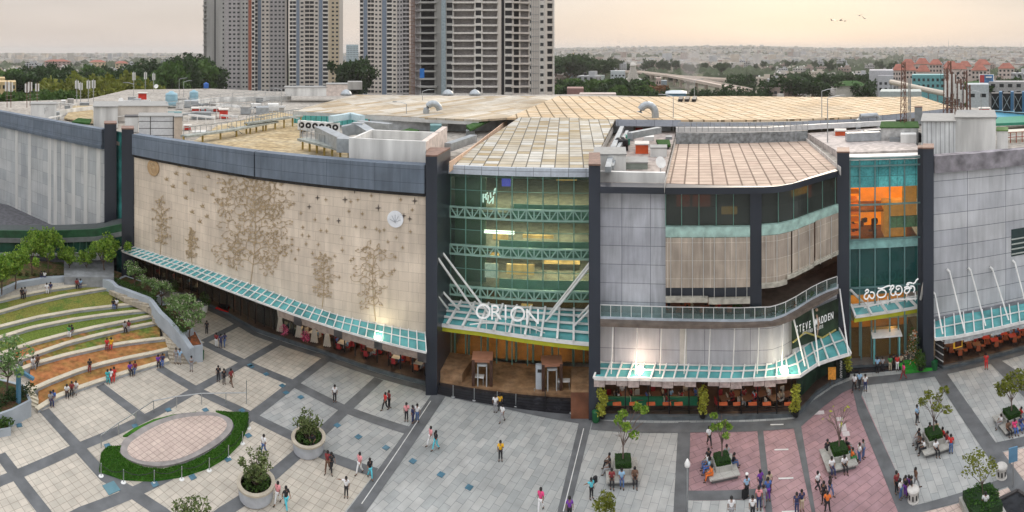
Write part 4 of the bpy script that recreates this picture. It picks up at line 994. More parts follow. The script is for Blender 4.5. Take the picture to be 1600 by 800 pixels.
PAND = ribroof('streaked_grey_roof_panels', (.50,.47,.41), (.36,.28,.18), (.26,.22,.17), 6.0, 1.3, R(48), .05)
rq('roof_panel', [(701,257,21.35),(922,262.5,21.35),(962,184,22.9),(812,183,22.9)], 0, PANA)
rq('roof_panel', [(457,173,22.7),(600,180,22.7),(748,187,22.7),(792,184,22.7),(872,150,24.0),(555,148,24.2)], 0, PAND, .3)
rq('roof_panel', [(792,184,22.75),(962,186,22.9),(1070,187,22.9),(1200,187,22.9),(1330,183,22.9),(1400,178,22.9),(1490,168,22.9),(1440,151,24.0),(1150,150,24.0),(872,150,24.05)], 0, PANB, .3)
def edge(name, px, z0, z1, m, th=.25):
    P = [gp(q[0], q[1], z1) for q in px]; mb = MB()
    for a, b in zip(P, P[1:]):
        k = Vector((a.x, a.y, 0)).normalized()*th; mb.add([(a.x,a.y,z0),(b.x,b.y,z0),(b.x+k.x,b.y+k.y,z0),(a.x+k.x,a.y+k.y,z0),(a.x,a.y,z1),(b.x,b.y,z1),(b.x+k.x,b.y+k.y,z1),(a.x+k.x,a.y+k.y,z1)], [(3,2,1,0),(4,5,6,7),(0,1,5,4),(1,2,6,5),(2,3,7,6),(3,0,4,7)])
    return mb.build(name, m, mall)
FASB = tiles('grey_blue_fascia_panels', (.34,.37,.42), (.30,.33,.38), (.15,.16,.18), 2.6, 5, R(0), .04, .5, 0, True, var=.1)
fpx = [(962,187),(1070,187.5),(1200,187.5),(1330,183.5),(1400,178.5),(1490,168.5)]
edge('roof_fascia', fpx, 21.9, 22.85, FASB)
edge('clerestory_glass', [(q[0], q[1]+.5) for q in fpx], 21.2, 21.9, mat('teal_clerestory', (.06,.22,.20), .2, var=.6, scale=1))
edge('roof_fascia', [(457,174),(600,181),(748,188)], 21.9, 22.6, mat('pale_fascia', (.5,.5,.48), .5))
edge('clerestory_glass', [(459,180),(520,182),(575,186)], 20.9, 22.2, tiles('turquoise_glazing', (.10,.40,.37), (.07,.30,.29), (.03,.1,.1), .9, 5, R(10), .06, .2, 0, True))
edge('shadow_cover_wall', [(578,187),(660,189),(748,190),(805,186.5)], 20.2, 21.9, mat('pale_grey_cover_wall', (.40,.42,.43), .6, var=.25))  # added wall, covers the dark shadow under the roof edge
# roof over the corner block
PCr = [gp(1040,286,RZ+.1), gp(1120,289,RZ+.1), gp(1215,289.5,RZ+.1), gp(1240,285,RZ+.1), gp(1262,277,RZ+.1), gp(1310,262,RZ+.1), gp(1256,213,RZ+.1), gp(1056,217,RZ+.1)]
mb = MB(); n = len(PCr); mb.add(PCr+[v-Vector((0,0,.3)) for v in PCr], [tuple(range(n)), tuple(range(n,2*n))[::-1]]+[(i, n+i, n+(i+1)%n, (i+1)%n) for i in range(n)]); mb.build('roof_panel', PANC, mall)
edge('parapet', [(1038,287),(1056,217)], RZ-.3, RZ+.6, mat('pale_parapet', (.5,.48,.45), .8, var=.25), .4)
edge('parapet', [(1256,213),(1314,262)], RZ-.3, RZ+.5, MATS['pale_parapet'], .4)
edge('parapet', [(1056,216),(1256,212)], RZ, RZ+.8, GREY, .2)
edge('parapet', [(702,254),(735,232),(797,184)], RZ, RZ+1.0, mat('peach_parapet', (.60,.42,.30), .8, var=.2), .5)
edge('parapet', [(924,262),(964,186)], RZ, RZ+.9, MATS['pale_parapet'], .35)
edge('parapet', [(938,268),(1040,270)], RZ-.2, RZ+.75, OFFW, .5)
# glass lean-to strips and walkways behind the corner roof
edge('roof_walkway', [(1056,208),(1200,206),(1262,204)], RZ+.1, RZ+1.5, mat('grey_louvred_band', (.22,.24,.25), .5, .3, var=.5, scale=2), .2)
edge('roof_pipe', [(1056,199),(1200,199),(1280,194),(1400,188)], RZ+.9, RZ+1.6, mat('pale_pipe', (.55,.56,.56), .4), .5)
# ---- things standing on the roofs
def prism_px(px, z0, z1, ztop=None):
    P = [gp(q[0], q[1], ztop if ztop is not None else z1) for q in px]; return MB().prism([v.xy for v in P], z0, z1)
def rbox(x0, x1, ytop, ybase, dep, m, name, label, cat, zb=RZ-.4, cap=None, group=None, parts=None):
    """box standing on the roof: front face spans px x0..x1, foot at pixel row ybase"""
    r = (CH-zb)*F/(ybase-HY); zt = zr(ytop, r); a, b = pp(x0, r), pp(x1, r); d = ((a+b)/2).normalized()
    o = MB().prism([a, b, b+d*dep, a+d*dep], zb, zt).build(name, m); tag(o, label, cat, group)
    if cap:
        c_ = (a+b)/2+d*dep/2; MB().prism([c_+(p-c_)*1.05 for p in [a, b, b+d*dep, a+d*dep]], zt, zt+.12).build('cap', cap, o)
    return o, r, zt
CAPM = mat('grey_coping', (.28,.28,.27), .8)
rbox(48, 88, 163, 189, 4, OFFW, 'roof_cabin', 'small white panelled cabin on the far left roof edge', 'roof cabin', cap=CAPM)
rbox(146, 184, 167, 200, 9, OFFW, 'roof_cabin', 'tall white rendered stair head above the left dark pillars', 'roof cabin', cap=CAPM)
o,_,_ = rbox(184, 262, 166, 190, 9, mat('cream_white_render', (.60,.56,.51), .9, var=.2, scale=.6, streak=True), 'roof_cabin', 'long cream plant room behind the left parapet', 'roof cabin', cap=CAPM)
rbox(195, 216, 183, 207, 2.5, OFFW, 'roof_cabin', 'tiny white cabin with a dark lid beside the left pillars', 'roof cabin', cap=BLACK)
PANW = tiles('white_panel_box', (.62,.63,.63), (.55,.56,.57), (.06,.06,.06), 2.3, 1.0, WM1.rot, .05, .5, 0, True, var=.1)
rbox(217, 272, 182, 217, 4, PANW, 'roof_cabin', 'white panelled box with thin black joints behind the mural parapet', 'roof cabin', cap=CAPM)
rbox(272, 285, 183, 218, 4, mat('beige_box_end', (.50,.42,.34), .8, var=.15), 'roof_cabin', 'narrow beige shaft joined to the white panelled box', 'roof cabin', cap=CAPM)
rbox(445, 510, 137, 150, 6, OFFW, 'roof_cabin', 'white weathered machine room in front of the grey towers', 'roof cabin', zb=22, cap=CAPM)
rbox(510, 543, 132, 150, 6, mat('pink_white_render', (.60,.52,.47), .9, var=.2), 'roof_cabin', 'pinkish white machine room beside the weathered one', 'roof cabin', zb=22, cap=CAPM)
rbox(543, 566, 128, 140, 6, CONC, 'roof_cabin', 'flat grey roof block between the two tower groups', 'roof cabin', zb=22)
rbox(928, 978, 242, 273, 4, OFFW, 'roof_cabin', 'white rendered box beside the third dark pillar', 'roof cabin', cap=CAPM)
rbox(1016, 1042, 232, 250, 2, OFFW, 'roof_cabin', 'pale low cabin behind the satellite dish', 'roof cabin', cap=CAPM)
rbox(978, 1012, 255, 270, 3, mat('green_grey_felt', (.22,.25,.22), .9), 'roof_hatch', 'flat green grey roof hatch in the service court', 'roof hatch', cap=CAPM)
rbox(950, 990, 189, 208, 3, mat('pale_blue_unit', (.42,.46,.50), .5, var=.1), 'roof_cabin', 'pale blue plant box left of the curved grey vent', 'roof cabin', cap=CAPM)
rbox(1025, 1048, 188, 208, 3, MATS['pale_blue_unit'], 'roof_cabin', 'pale blue plant box right of the curved grey vent', 'roof cabin')
rbox(1440, 1493, 190, 243, 8, tiles('corrugated_white', (.58,.60,.60), (.52,.54,.55), (.3,.31,.32), .5, 5, WR.rot, .06, .6, 0, True, streak=True, var=.2), 'roof_container', 'stained white corrugated container above the right wing', 'container', cap=CAPM)
rbox(1493, 1556, 184, 241, 8, OFFW, 'roof_container', 'taller smooth white container with stains above the right wing', 'container', cap=CAPM)
rbox(1557, 1575, 205, 240, 3, OFFW, 'roof_cabin', 'narrow white locker right of the two white containers', 'roof cabin', cap=mat('green_lid', (.10,.18,.05), .8))
rbox(1376, 1435, 200, 228, 6, mat('grey_white_plant', (.42,.42,.41), .8, var=.35), 'roof_container', 'grey white plant container with a dark green roof', 'container', cap=TURF)
rbox(1407, 1432, 210, 232, 3, OFFW, 'roof_cabin', 'little white meter cabin before the green roofed container', 'roof cabin')
# pale court roof on the right of the corner roof
MB().prism([gp(1262,207,RZ+.4).xy, gp(1312,237,RZ+.4).xy, gp(1440,232,RZ+.4).xy, gp(1400,196,RZ+.4).xy], RZ-.5, RZ+.3).build('roof_court', mat('pinkish_court_roof', (.46,.41,.38), .9, var=.3), mall)
# service yard floor
rq('service_court', [(925,268),(1040,270),(1056,205),(965,205)], RZ-.05, mat('pink_grey_court', (.36,.31,.28), .9, var=.35), .1)
# white parapet wall box over the mural end
WB = empty('roof_cabin', gp(600, 245, RZ-.4), 'long white stained wall box on the mural parapet with open top', 'roof cabin')
r1, r2 = 58.5, 56.2
a, b = pp(545, r1), pp(665, r2); W_ = Wall(a, b)
MB().slab(W_, 0, W_.L, RZ-.4, 24.0, -.3, 0).build('front_wall', OFFW, WB); MB().slab(W_, -.01, .3, RZ-.4, 23.9, -7, -.3).build('side_wall', OFFW, WB)
MB().slab(W_, W_.L-.6, W_.L+.01, RZ-.4, 23.9, -12, -.3).build('side_wall', mat('pink_white_render', (0,0,0)), WB); MB().slab(W_, 0, W_.L, RZ-.4, 23.9, -7.4, -7).build('rear_wall', OFFW, WB)
# corner covers on pillar group
tf = lambda px, z, lab: tag(prism_px(px, z-.3, z).build('turf_roof', TURF), lab, 'turf roof')
tf([(585,215),(605,218),(655,203),(640,200)], 22.6, 'dark green turf strip left of the white wall box on the roof')
tf([(735,202),(770,185),(762,183),(728,196)], 22.2, 'dark green turf strip beside the peach parapet')
tf([(1025,218),(1046,218),(1048,226),(1030,227)], 21.4, 'small green turf patch in the service court')
tf([(112,190),(140,192),(143,186),(122,184)], 21.9, 'small dark green mat on the far left roof')
# red kiosks
def kiosk(x0, x1, yt, yb, dep, label, m=RED):
    o, r, zt = rbox(x0, x1, yt, yb, dep, m, 'roof_kiosk', label, 'kiosk')
    a, b = pp(x0-1.5, r-.3), pp(x1+1.5, r-.3); d = ((a+b)/2).normalized(); MB().prism([a, b, b+d*(dep+.6), a+d*(dep+.6)], zt, zt+.15).build('lid', mat('pale_lid', (.55,.52,.48), .8), o); return o
kiosk(993, 1013, 226, 245, 1.6, 'bright orange red kiosk with a pale lid in the service court', mat('orange_red_panel', (.60,.09,.02), .5, var=.1))
kiosk(1305, 1321, 205, 220, 1.5, 'red kiosk on the pale court roof at the right', mat('orange_red_panel', (0,0,0)))
for i, (q, lab) in enumerate([((216,229,146,160,2),'small red cabin near the phone antennas'),((260,276,153,160,3),'low red shed beside the blue tank'),((300,345,170,174,3),'long flat red unit behind the roof walkway'),((343,356,172,185,2),'dark red box at the end of the walkway'),((560,580,183,192,2),'red plant box left of the curved duct'),((580,592,206,213,2),'red box half hidden by the sloped duct'),((693,705,182,200,2),'tall red box by the turf strip'),((706,735,185,193,2),'wide red box by the turf strip'),((695,720,196,203,1.5),'low orange box before the turf strip'),((62,72,182,186,1),'small red crate on the left roof'),((288,298,197,203,1),'small orange crate beside the white panelled box'),((993,1004,199,207,1.2),'small red box behind the orange kiosk'),((1530,1546,170,174,2),'flat red unit near the cooling units')]):
    kiosk(*q[:5], lab, RED)
# ducts and vents
DUCT = mat('galvanised_duct', (.36,.39,.41), .4, .5, var=.2, scale=1.5)
def hook_vent(px, yb, h, rad, label, s=1):
    p = gp(px, yb, RZ); mb = MB(); pts = [p+Vector((0,0,0)), p+Vector((0,0,h*.55))]
    d = Vector((p.y, -p.x, 0)).normalized()*s
    for i in range(1, 9):
        a = i/8*math.pi*.95; pts.append(p+Vector((0,0,h*.55))+d*rad*1.3*(1-math.cos(a))+Vector((0,0,rad*1.5*math.sin(a))))
    o = mb.tube(pts, rad*.62, 12).build('curved_vent', DUCT); tag(o, label, 'roof vent'); return o
hook_vent(1024, 205, 4.8, .9, 'large grey gooseneck vent over the service court', -1)
hook_vent(666, 196, 4.2, .85, 'grey gooseneck vent above the white wall box', 1)
def duct(pts, w_, label, name='air_duct', h=None):
    mb = MB(); P = [gp(q[0], q[1], q[2]) for q in pts]
    for a, b in zip(P, P[1:]): mb.bar(a, b, w_, h or w_)
    for p in P[1:-1]: mb.box(p, (w_*1.1, w_*1.1, (h or w_)*1.05))
    o = mb.build(name, DUCT); return tag(o, label, 'air duct')
la, lb_ = gp(1341,208,RZ-.4), gp(1373,206,RZ-.4); ld = MB(); up2 = Vector((0,0,2.6))
ld.tube([la, la+up2*.8, lerp(la, lb_, .1)+up2, lerp(la, lb_, .9)+up2, lb_+up2*.8, lb_], .38, 8); tag(ld.build('air_duct', DUCT), 'looped grey duct on the pale court roof', 'air duct')
duct([(1322,214,21.8),(1375,212,21.8)], 1.1, 'straight grey duct beside the red kiosk')
duct([(1350,207,21.6),(1380,205,21.6)], .6, 'thin pale duct inside the looped one')
duct([(500,206,23.0),(540,226,23.0),(575,228,22.6)], 1.4, 'long sloping silver duct over the sandy roof')
duct([(535,205,23),(560,200,23.4),(582,214,22.8)], 1.3, 'bent blue grey duct behind the sloping silver one')
duct([(562,195,22.6),(610,200,22.6)], 1.2, 'brownish duct box run near the turf strip')
duct([(984,212,22.4),(1030,203,22.4)], .8, 'duct run at the foot of the big gooseneck vent')
duct([(950,265,22.0),(958,232,22.0),(972,200,22.2)], .55, 'pale pipe along the atrium roof edge')
duct([(956,262,21.8),(964,236,21.8),(980,206,22)], .4, 'second thinner pipe along the atrium roof edge')
duct([(700,230,22.2),(740,216,22.2)], .9, 'silver duct beside the peach parapet')
# fan coil / condenser row
def condenser(label):
    r_ = empty('air_conditioner', (0,0,0), label, 'air conditioner', 'condensers in a row on the sandy roof')
    MB().box((0,0,.75), (1.25,.6,1.4)).build('casing', mat('condenser_white', (.66,.67,.66), .5), r_)
    f = MB(); f.tube([(0,-.305,.8),(0,-.34,.8)], .46, 14); f.build('fan_grille', BLACK, r_)
    m2 = MB(); m2.tube([(0,-.345,.8),(0,-.36,.8)], .16, 10); m2.build('fan_hub', WHITE, r_)
    m3 = MB(); m3.box((-.45,0,.03), (.08,.5,.06)); m3.build('foot', BLACK, r_); m3 = MB(); m3.box((.45,0,.03), (.08,.5,.06)); m3.build('foot', BLACK, r_); return r_
cp = Proto(condenser('white air conditioner with round fan, one of a row on the sandy roof'))
labs = ['leftmost white condenser of the row on the sandy roof', 'second white condenser from the left in the row', 'third white condenser from the left in the row', 'fourth white condenser from the left in the row', 'fifth white condenser from the left in the row', 'rightmost white condenser of the row beside the ducts']
for i in range(6):
    p = gp(472+10.5*i, 203+.8*i, RZ); cp.put(p, R(8), 1.0, labs[i])
# water tanks
def tank(label, m, r=.7, h=1.5):
    o = MB().lathe([(r*.9,0),(r,.05),(r,h*.3),(r*.97,h*.33),(r,h*.36),(r,h*.7),(r*.97,h*.73),(r,h*.76),(r*.95,h*.9),(r*.4,h),(r*.3,h*1.08)], (0,0,0), 16).build('water_tank', m, None, True); return tag(o, label, 'water tank')
for px, py, lab, m, s in [(966,236,'left black water tank in the service court',BLACK,1),(973,235,'right black water tank in the service court',BLACK,1),(978,226,'green water tank behind the black ones',mat('green_tank',(.03,.22,.15),.4),.8),(322,138,'blue drum beside the unfinished grey tower',mat('blue_tank',(.03,.12,.4),.4),1.2),(268,165,'pale blue domed tank on the left roof',mat('pale_blue_tank',(.25,.42,.50),.4),2.0),(303,157,'pale blue cylinder tank near the cream wall',mat('pale_blue_tank',(0,0,0)),1.6),(1436,262-40,'black drum beside the right container',BLACK,.8)]:
    o = tank(lab, m); o.location = gp(px, py, RZ); o.scale = (s, s, s)
# satellite dishes
def dish(px, py, label, s=.7):
    p = gp(px, py, RZ+.2); r_ = empty('satellite_dish', p, label, 'satellite dish'); mb = MB(); n = 16; prof = [(.02,-.18*s),(.5*s,-.1*s),(s,.12*s)]
    mb.lathe(prof, (0,0,0), n); d = mb.build('reflector', WHITE); d.rotation_euler = (R(65), 0, R(20)); d.location = (0,0,s+.3); d.parent = r_
    MB().tube([p, p+Vector((0,.1,s+.2))], .05, 6).build('mast', STEEL, r_)
dish(1032, 268, 'white satellite dish in the service court', .6); dish(189, 163, 'small white dish on the left plant room', .6); dish(244,140,'round white dish by the phone antennas',.7)
# antenna racks
ANTM = mat('antenna_white', (.6,.6,.58), .5); RUST = mat('rusty_brown_steel', (.14,.07,.05), .7)
def antenna(px, yb, h, label, rusty=False, n=3, z=RZ, spread_=.35):
    p = gp(px, yb, z); r_ = empty('phone_antenna', p, label, 'antenna')
    MB().tube([p, p+Vector((0,0,h))], .08, 6).build('mast', RUST if rusty else STEEL, r_)
    for k in range(n):
        a = 2*math.pi*k/n+.4; c_ = p+Vector((math.cos(a)*spread_, math.sin(a)*spread_, h*.78)); MB().box(c_, (.26,.16,h*.34), a).build('panel', ANTM, r_)
    m2 = MB()
    for k in range(3): m2.bar(p+Vector((-.5,0,h*(.3+.15*k))), p+Vector((.5,0,h*(.3+.15*k))), .05)
    m2.build('bracket', STEEL, r_); return r_
for i, (px, yb, h) in enumerate([(11,168,6.5),(17,168,6.3),(42,168,6),(47,166,6.2),(58,163,5.5),(120,160,6),(126,160,5.4),(138,160,6),(146,159,6),(209,146,7),(227,142,6.6),(240,143,6.3)]):
    antenna(px, yb, h*.9, ['rusty antenna mast at the far left roof edge','second rusty antenna mast at the far left','third rusty mast left of the white cabin','fourth rusty mast beside the white cabin','fifth rusty mast right of the white cabin','phone antenna before the yellow green trees, left one','short phone antenna before the yellow green trees','phone antenna cluster in the middle of the left trees','phone antenna right of the middle cluster','tall white phone antenna left of three','tall white phone antenna, middle of three','tall white phone antenna, right of three'][i], i < 5)
def lattice(px, yb, h, label, w_=.5, m=RUST, z=22):
    p = gp(px, yb, z); r_ = MB(); k = int(h/.9)
    for a in range(3):
        q = Vector((math.cos(a*2.09)*w_, math.sin(a*2.09)*w_, 0)); r_.bar(p+q, p+q*.6+Vector((0,0,h)), .09)
        for i in range(k):
            q2 = Vector((math.cos((a+1)*2.09)*w_, math.sin((a+1)*2.09)*w_, 0)); t0, t1 = i/k, (i+1)/k
            r_.bar(p+q*(1-.4*t0)+Vector((0,0,h*t0)), p+q2*(1-.4*t1)+Vector((0,0,h*t1)), .05)
    o = r_.build('lattice_mast', m); tag(o, label, 'mast'); return o
lattice(1412, 202, 9.5, 'thin lattice mast with a round dish left of the tangled masts'); lattice(1421, 195, 7, 'slim pale mast beside the grey chimney', .25, STEEL)
for i, (px, h) in enumerate([(1478,8.5),(1484,9.5),(1491,7.5),(1500,6.8),(1509,8),(1514,5.8)]):
    lattice(px, 196-i, h, ['tangled rusty mast, first from the left above the container','tangled rusty mast, tallest of the group','tangled rusty mast, third of the group','short rusty mast in the middle of the group','rusty mast near the right end of the group','lowest rusty mast at the right end of the group'][i], .45)
for i, (px, yb, h) in enumerate([(1481,197,7),(1488,196,8),(1496,196,6.5),(1505,195,5.5)]): antenna(px, yb, h, ['antenna panel mast behind the left container','highest antenna panel mast behind the containers','antenna panel mast in the cable tangle','low antenna panel mast near the white container'][i], True, 3, 22)
mb = MB()
for k in range(18):
    a = gp(rnd.uniform(1474,1514), 193, 22)+Vector((0,0,rnd.uniform(2,8))); mb.tube([a, a+Vector((rnd.uniform(-1.5,1.5),0,rnd.uniform(-1.5,.6))), a+Vector((rnd.uniform(-2,2),.5,rnd.uniform(-2.5,.5)))], .035, 4)
tag(mb.build('cable', BLACK), 'tangle of black cables strung between the rusty masts', 'cables', kind='stuff')
rbox(1429, 1441, 168, 194, 1.2, GREY, 'roof_chimney', 'square grey exhaust stack with a brown cap', 'chimney', zb=21.5, cap=mat('brown_cap', (.16,.08,.05), .7))
# fences / walkways over the left roof
def railing(pts, z, h, label, name='roof_railing', m=None, posts=10):
    P = resample([gp(q[0], q[1], z) for q in pts], posts); mb = MB()
    for k in (h, h*.55):
        for a, b in zip(P, P[1:]): mb.bar(a+Vector((0,0,k)), b+Vector((0,0,k)), .07)
    for p in P: mb.bar(p, p+Vector((0,0,h)), .08)
    return tag(mb.build(name, m or STEEL), label, 'railing')
def walkway(pts, z, w_, label):
    P = [gp(q[0], q[1], z) for q in pts]; r_ = empty('roof_walkway', P[0], label, 'walkway'); mb = MB(); 
    for a, b in zip(P, P[1:]): mb.bar(a, b, w_, .25)
    mb.build('deck', mat('grey_green_steel', (.30,.32,.29), .6, .2, var=.3), r_)
    for s in (0, w_):
        mb = MB(); Q = resample([p+Vector((0,s,0)) for p in P], 10)
        for a, b in zip(Q, Q[1:]): mb.bar(a+Vector((0,0,1.1)), b+Vector((0,0,1.1)), .07); mb.bar(a, a+Vector((0,0,1.1)), .06)
        mb.build('rail', STEEL, r_)
    mb = MB()
    for q in resample(P, 6): mb.bar(q, (q.x, q.y, RZ-.4), .2)
    mb.build('support', mat('ochre_plinth', (.35,.25,.06), .8), r_)
walkway([(287,213),(360,203),(430,190)], 22.0, 1.3, 'long steel walkway across the sandy roof')
walkway([(385,193),(470,181)], 22.4, 1.0, 'upper steel walkway near the turquoise glazing')
walkway([(473,217),(545,235)], 22.2, 1.6, 'short steel walkway leading to the white wall box')
railing([(260,173),(345,158),(430,148)], 22, 1.5, 'pale pipe fence crossing the far left roof')
railing([(350,168),(455,156)], 22, 1.4, 'pipe fence behind the upper walkway')
railing([(1060,206),(1262,203)], 22.2, 1.2, 'thin grey railing behind the peach corner roof', posts=22)
railing([(70,178),(100,166)], 22, 1, 'short pipe rail on the far left roof', posts=5)
st = gp(382,210,RZ); o = MB(); 
a, b = gp(360,197,22.4), gp(376,210,RZ-.2)
for s in (-.4, .4): o.bar(a+Vector((s,0,0)), b+Vector((s,0,0)), .08)
for k in range(8): q = lerp(a, b, k/8); o.bar(q-Vector((.4,0,0)), q+Vector((.4,0,0)), .06)
tag(o.build('ladder', STEEL), 'leaning metal ladder from the walkway to the sandy roof', 'ladder')
# street lamps on the roof
def lamp(px, yb, h, label, z=RZ, arm=1.6, side=1, sc=1):
    p = gp(px, yb, z); r_ = empty('roof_lamp', p, label, 'lamp'); MB().tube([p, p+Vector((0,0,h))], .09, 8, .05).build('pole', STEEL, r_)
    d = Vector((p.y, -p.x, 0)).normalized()*side; t = p+Vector((0,0,h)); MB().tube([t, t+d*arm*.6+Vector((0,0,.3)), t+d*arm+Vector((0,0,.35))], .05, 6).build('arm', STEEL, r_)
    MB().box(t+d*(arm+.3)+Vector((0,0,.36)), (.7,.25,.12), math.atan2(d.y, d.x)).build('lamp_head', GREY, r_); return r_
lamp(1052,205,5.2,'tall lamp post over the service court',side=-1); lamp(1284,204,6.0,'lamp post on the court roof, rear one'); lamp(1293,226,6.0,'lamp post on the court roof, front one')
lamp(635,196,3.5,'lamp post right of the turf strip',side=-1); lamp(660,180,4.5,'thin lamp post beside the gooseneck vent'); lamp(440,170,4,'short lamp post at the corner of the big pale roof',side=-1); lamp(209,168,5,'lamp post beside the red cabin',side=-1); lamp(280,150,4.5,'double lamp post near the pale tank'); lamp(287,152,4,'second lamp post near the pale tank'); lamp(1085,152,4,'lamp post behind the cream roof',z=22); lamp(1533,190,5,'lamp post by the cooling units',side=-1)
lamp(469,222,3,'low lamp post on the sandy roof edge',side=-1)
# half-round roof vents peeping over the ridge
for i, px in enumerate((541, 700, 742)):
    p = gp(px, 149, 24); o = MB().lathe([(1.2,0),(1.15,.4),(.85,.85),(.4,1.15),(.05,1.25)], (0,0,0), 14).build('dome_vent', DUCT, None, True); o.location = p; tag(o, ['grey dome vent left of the scaffolded tower','left grey dome vent at the foot of the unfinished tower','right grey dome vent at the foot of the unfinished tower'][i], 'roof vent')
for i, (px, y0) in enumerate(((1065,153),(1075,153),(1086,153))):
    o = MB(); a = gp(px, 152, 24.1); b = gp(px-2, 157, 23.9); o.bar(a, b, .8, .5); tag(o.build('roof_clip', BLACK), ['left short dark strut on the cream roof ridge','middle short dark strut on the cream roof ridge','right short dark strut on the cream roof ridge'][i], 'strut')
# small plant clutter
JL = ['dusty grey plant box %s' % s for s in ('behind the turf strip','right of the gooseneck vent','at the foot of the gooseneck vent','left of the red boxes','beside the peach parapet','behind the orange kiosk','beside the black tanks','near the court railing','under the tall lamp post','behind the looped duct','left of the looped duct','in front of the grey chimney','behind the meter cabin','beside the lattice mast','behind the pale tank','beside the cream plant room','behind the white panelled box','left of the sandy roof','on the upper walkway edge','at the turquoise glazing')]
for i, (x0, x1, yt, yb) in enumerate([(610,630,183,196),(690,700,190,205),(620,650,188,198),(672,690,196,212),(728,742,205,214),(1006,1022,214,224),(978,990,214,224),(1100,1110,196,204),(1040,1050,214,222),(1345,1356,206,214),(1384,1398,190,200),(1398,1412,190,200),(1390,1406,216,230),(1440,1455,180,192),(288,310,158,168),(262,284,176,184),(300,330,176,186),(300,322,206,212),(400,420,168,178),(520,560,176,186)]):
    rbox(x0, x1, yt, yb, 1.5+rnd.random()*2, [GREY, OFFW, DUCT, mat('teal_grey_unit', (.12,.24,.25), .6, var=.3)][i % 4], 'plant_box', JL[i], 'plant box')
# white framed screens beside the grey vent
for i, (x0, x1) in enumerate(((597,616),(622,640),(640,658),(672,690))): rbox(x0, x1, 178, 192, .3, MATS['pale_blue_unit'], 'roof_screen', ['pale blue louvred screen, first left of the vent','pale blue louvred screen, second left of the vent','pale blue louvred screen touching the vent','pale blue louvred screen right of the vent'][i], 'screen')
duct([(517,186,23),(548,181,23),(566,185,23)], .9, 'pale blue curved duct box beside the condensers').data.materials[0] = mat('pale_blue_duct', (.45,.58,.62), .5)
# cooling units, green roof edge, blue roof at far right
CB = mat('cooling_blue', (.06,.16,.28), .5)
for i in range(4):
    x0 = 1549+i*18; o, r, zt = rbox(x0, x0+12, 146-i*.0, 172+i*1.5, 3, BLACK, 'cooling_unit', ['first dark cooling unit with a blue frame at the right','second dark cooling unit with a blue frame','third dark cooling unit with a blue frame at the edge','last dark cooling unit at the right edge'][i], 'cooling unit', zb=22)
    MB().prism([pp(x0+12,r-.2), pp(x0+17,r-.2), pp(x0+17,r+2.5), pp(x0+12,r+2.5)], 22, zt+.3).build('frame', CB, o)
    fm = MB(); a = rp(x0+1, 168+i*1.5, r-.15); b = rp(x0+11, 150, r-.15); c2 = rp(x0+11, 168+i*1.5, r-.15); d2 = rp(x0+1, 150, r-.15); fm.bar(a, b, .12); fm.bar(c2, d2, .12); fm.build('brace', GREY, o)
rq('blue_roof', [(1545,183),(1625,183),(1625,172),(1545,172)], 21.6, mat('bright_blue_roof', (.08,.30,.42), .6))
o = prism_px([(1550,193),(1680,187),(1680,176),(1560,183)], 21.6, 22.0).build('green_canopy', mat('sea_green_roof', (.03,.22,.14), .6)); tag(o, 'long sea green canopy roof at the right edge', 'canopy')
o = prism_px([(1560,207),(1680,200),(1680,196),(1560,203)], 21.6, 21.9).build('pale_canopy', mat('cream_canopy', (.55,.53,.45), .6)); tag(o, 'thin cream canopy strip below the sea green roof', 'canopy')
railing([(1560,225),(1650,218)], 21, 1.4, 'rusty red railing at the right roof edge', m=mat('red_rail', (.3,.06,.03), .6))

# more of the left roof: pipes, low kerbs and small machines between the cabins
cl = random.Random(3)
PLC = ['near the far left antennas','between the white cabin and the cream plant room','behind the cream plant room','around the domed tanks','beside the upper walkway','behind the sandy roof','near the weathered machine room','at the rear of the left roof']
for k in range(24):
    px = cl.uniform(70, 455); yb = cl.uniform(157, 190) if px < 290 else cl.uniform(157, 182); l_ = PLC[min(7, int((px-70)/48))]
    x1 = px+cl.uniform(10, 55); y1 = yb+cl.uniform(-7, 5); z = RZ+cl.uniform(.2, .9); o = MB(); P = [gp(px, yb, z), gp((px+x1)/2, (yb+y1)/2, z), gp(x1, y1, z)]
    w_ = cl.uniform(.12, .34); [o.bar(a, b, w_) for a, b in zip(P, P[1:])]
    for q in resample(P, 3): o.bar(q, (q.x, q.y, RZ-.4), .1)
    tag(o.build('roof_pipe_run', [WHITE, OFFW, STEEL, GREY][k % 4]), ['white','pale','steel','grey'][k % 4]+f' pipe run on low stands {l_}, number {ORDW[k]} from the left' if False else ['white','pale','steel','grey'][k % 4]+f' pipe run on low stands {l_}', 'pipe', f'pipe runs {l_}')
used_ = set()
for k in range(26):
    px = cl.uniform(75, 455); yb = cl.uniform(158, 188) if px < 290 else cl.uniform(158, 180); l_ = PLC[min(7, int((px-70)/48))]; k5 = next(((k+j) % 5 for j in range(5) if ((k+j) % 5, l_) not in used_), k % 5); used_.add((k5, l_))
    rbox(px, px+cl.uniform(5, 18), yb-cl.uniform(4, 11), yb, cl.uniform(1, 3), [OFFW, GREY, WHITE, DUCT, CONC][k5], 'plant_box', ['stained white','dark grey','clean white','galvanised','concrete'][k5]+f' small plant box {l_}', 'plant box', cap=CAPM if k % 2 else None, group='small plant boxes on the left roof')
for k, (a, b) in enumerate([((145,168),(255,160)),((255,160),(345,152)),((345,152),(455,150)),((90,172),(146,166))]):
    edge('parapet', [a, b], RZ-.4, RZ+.7, OFFW, .35)
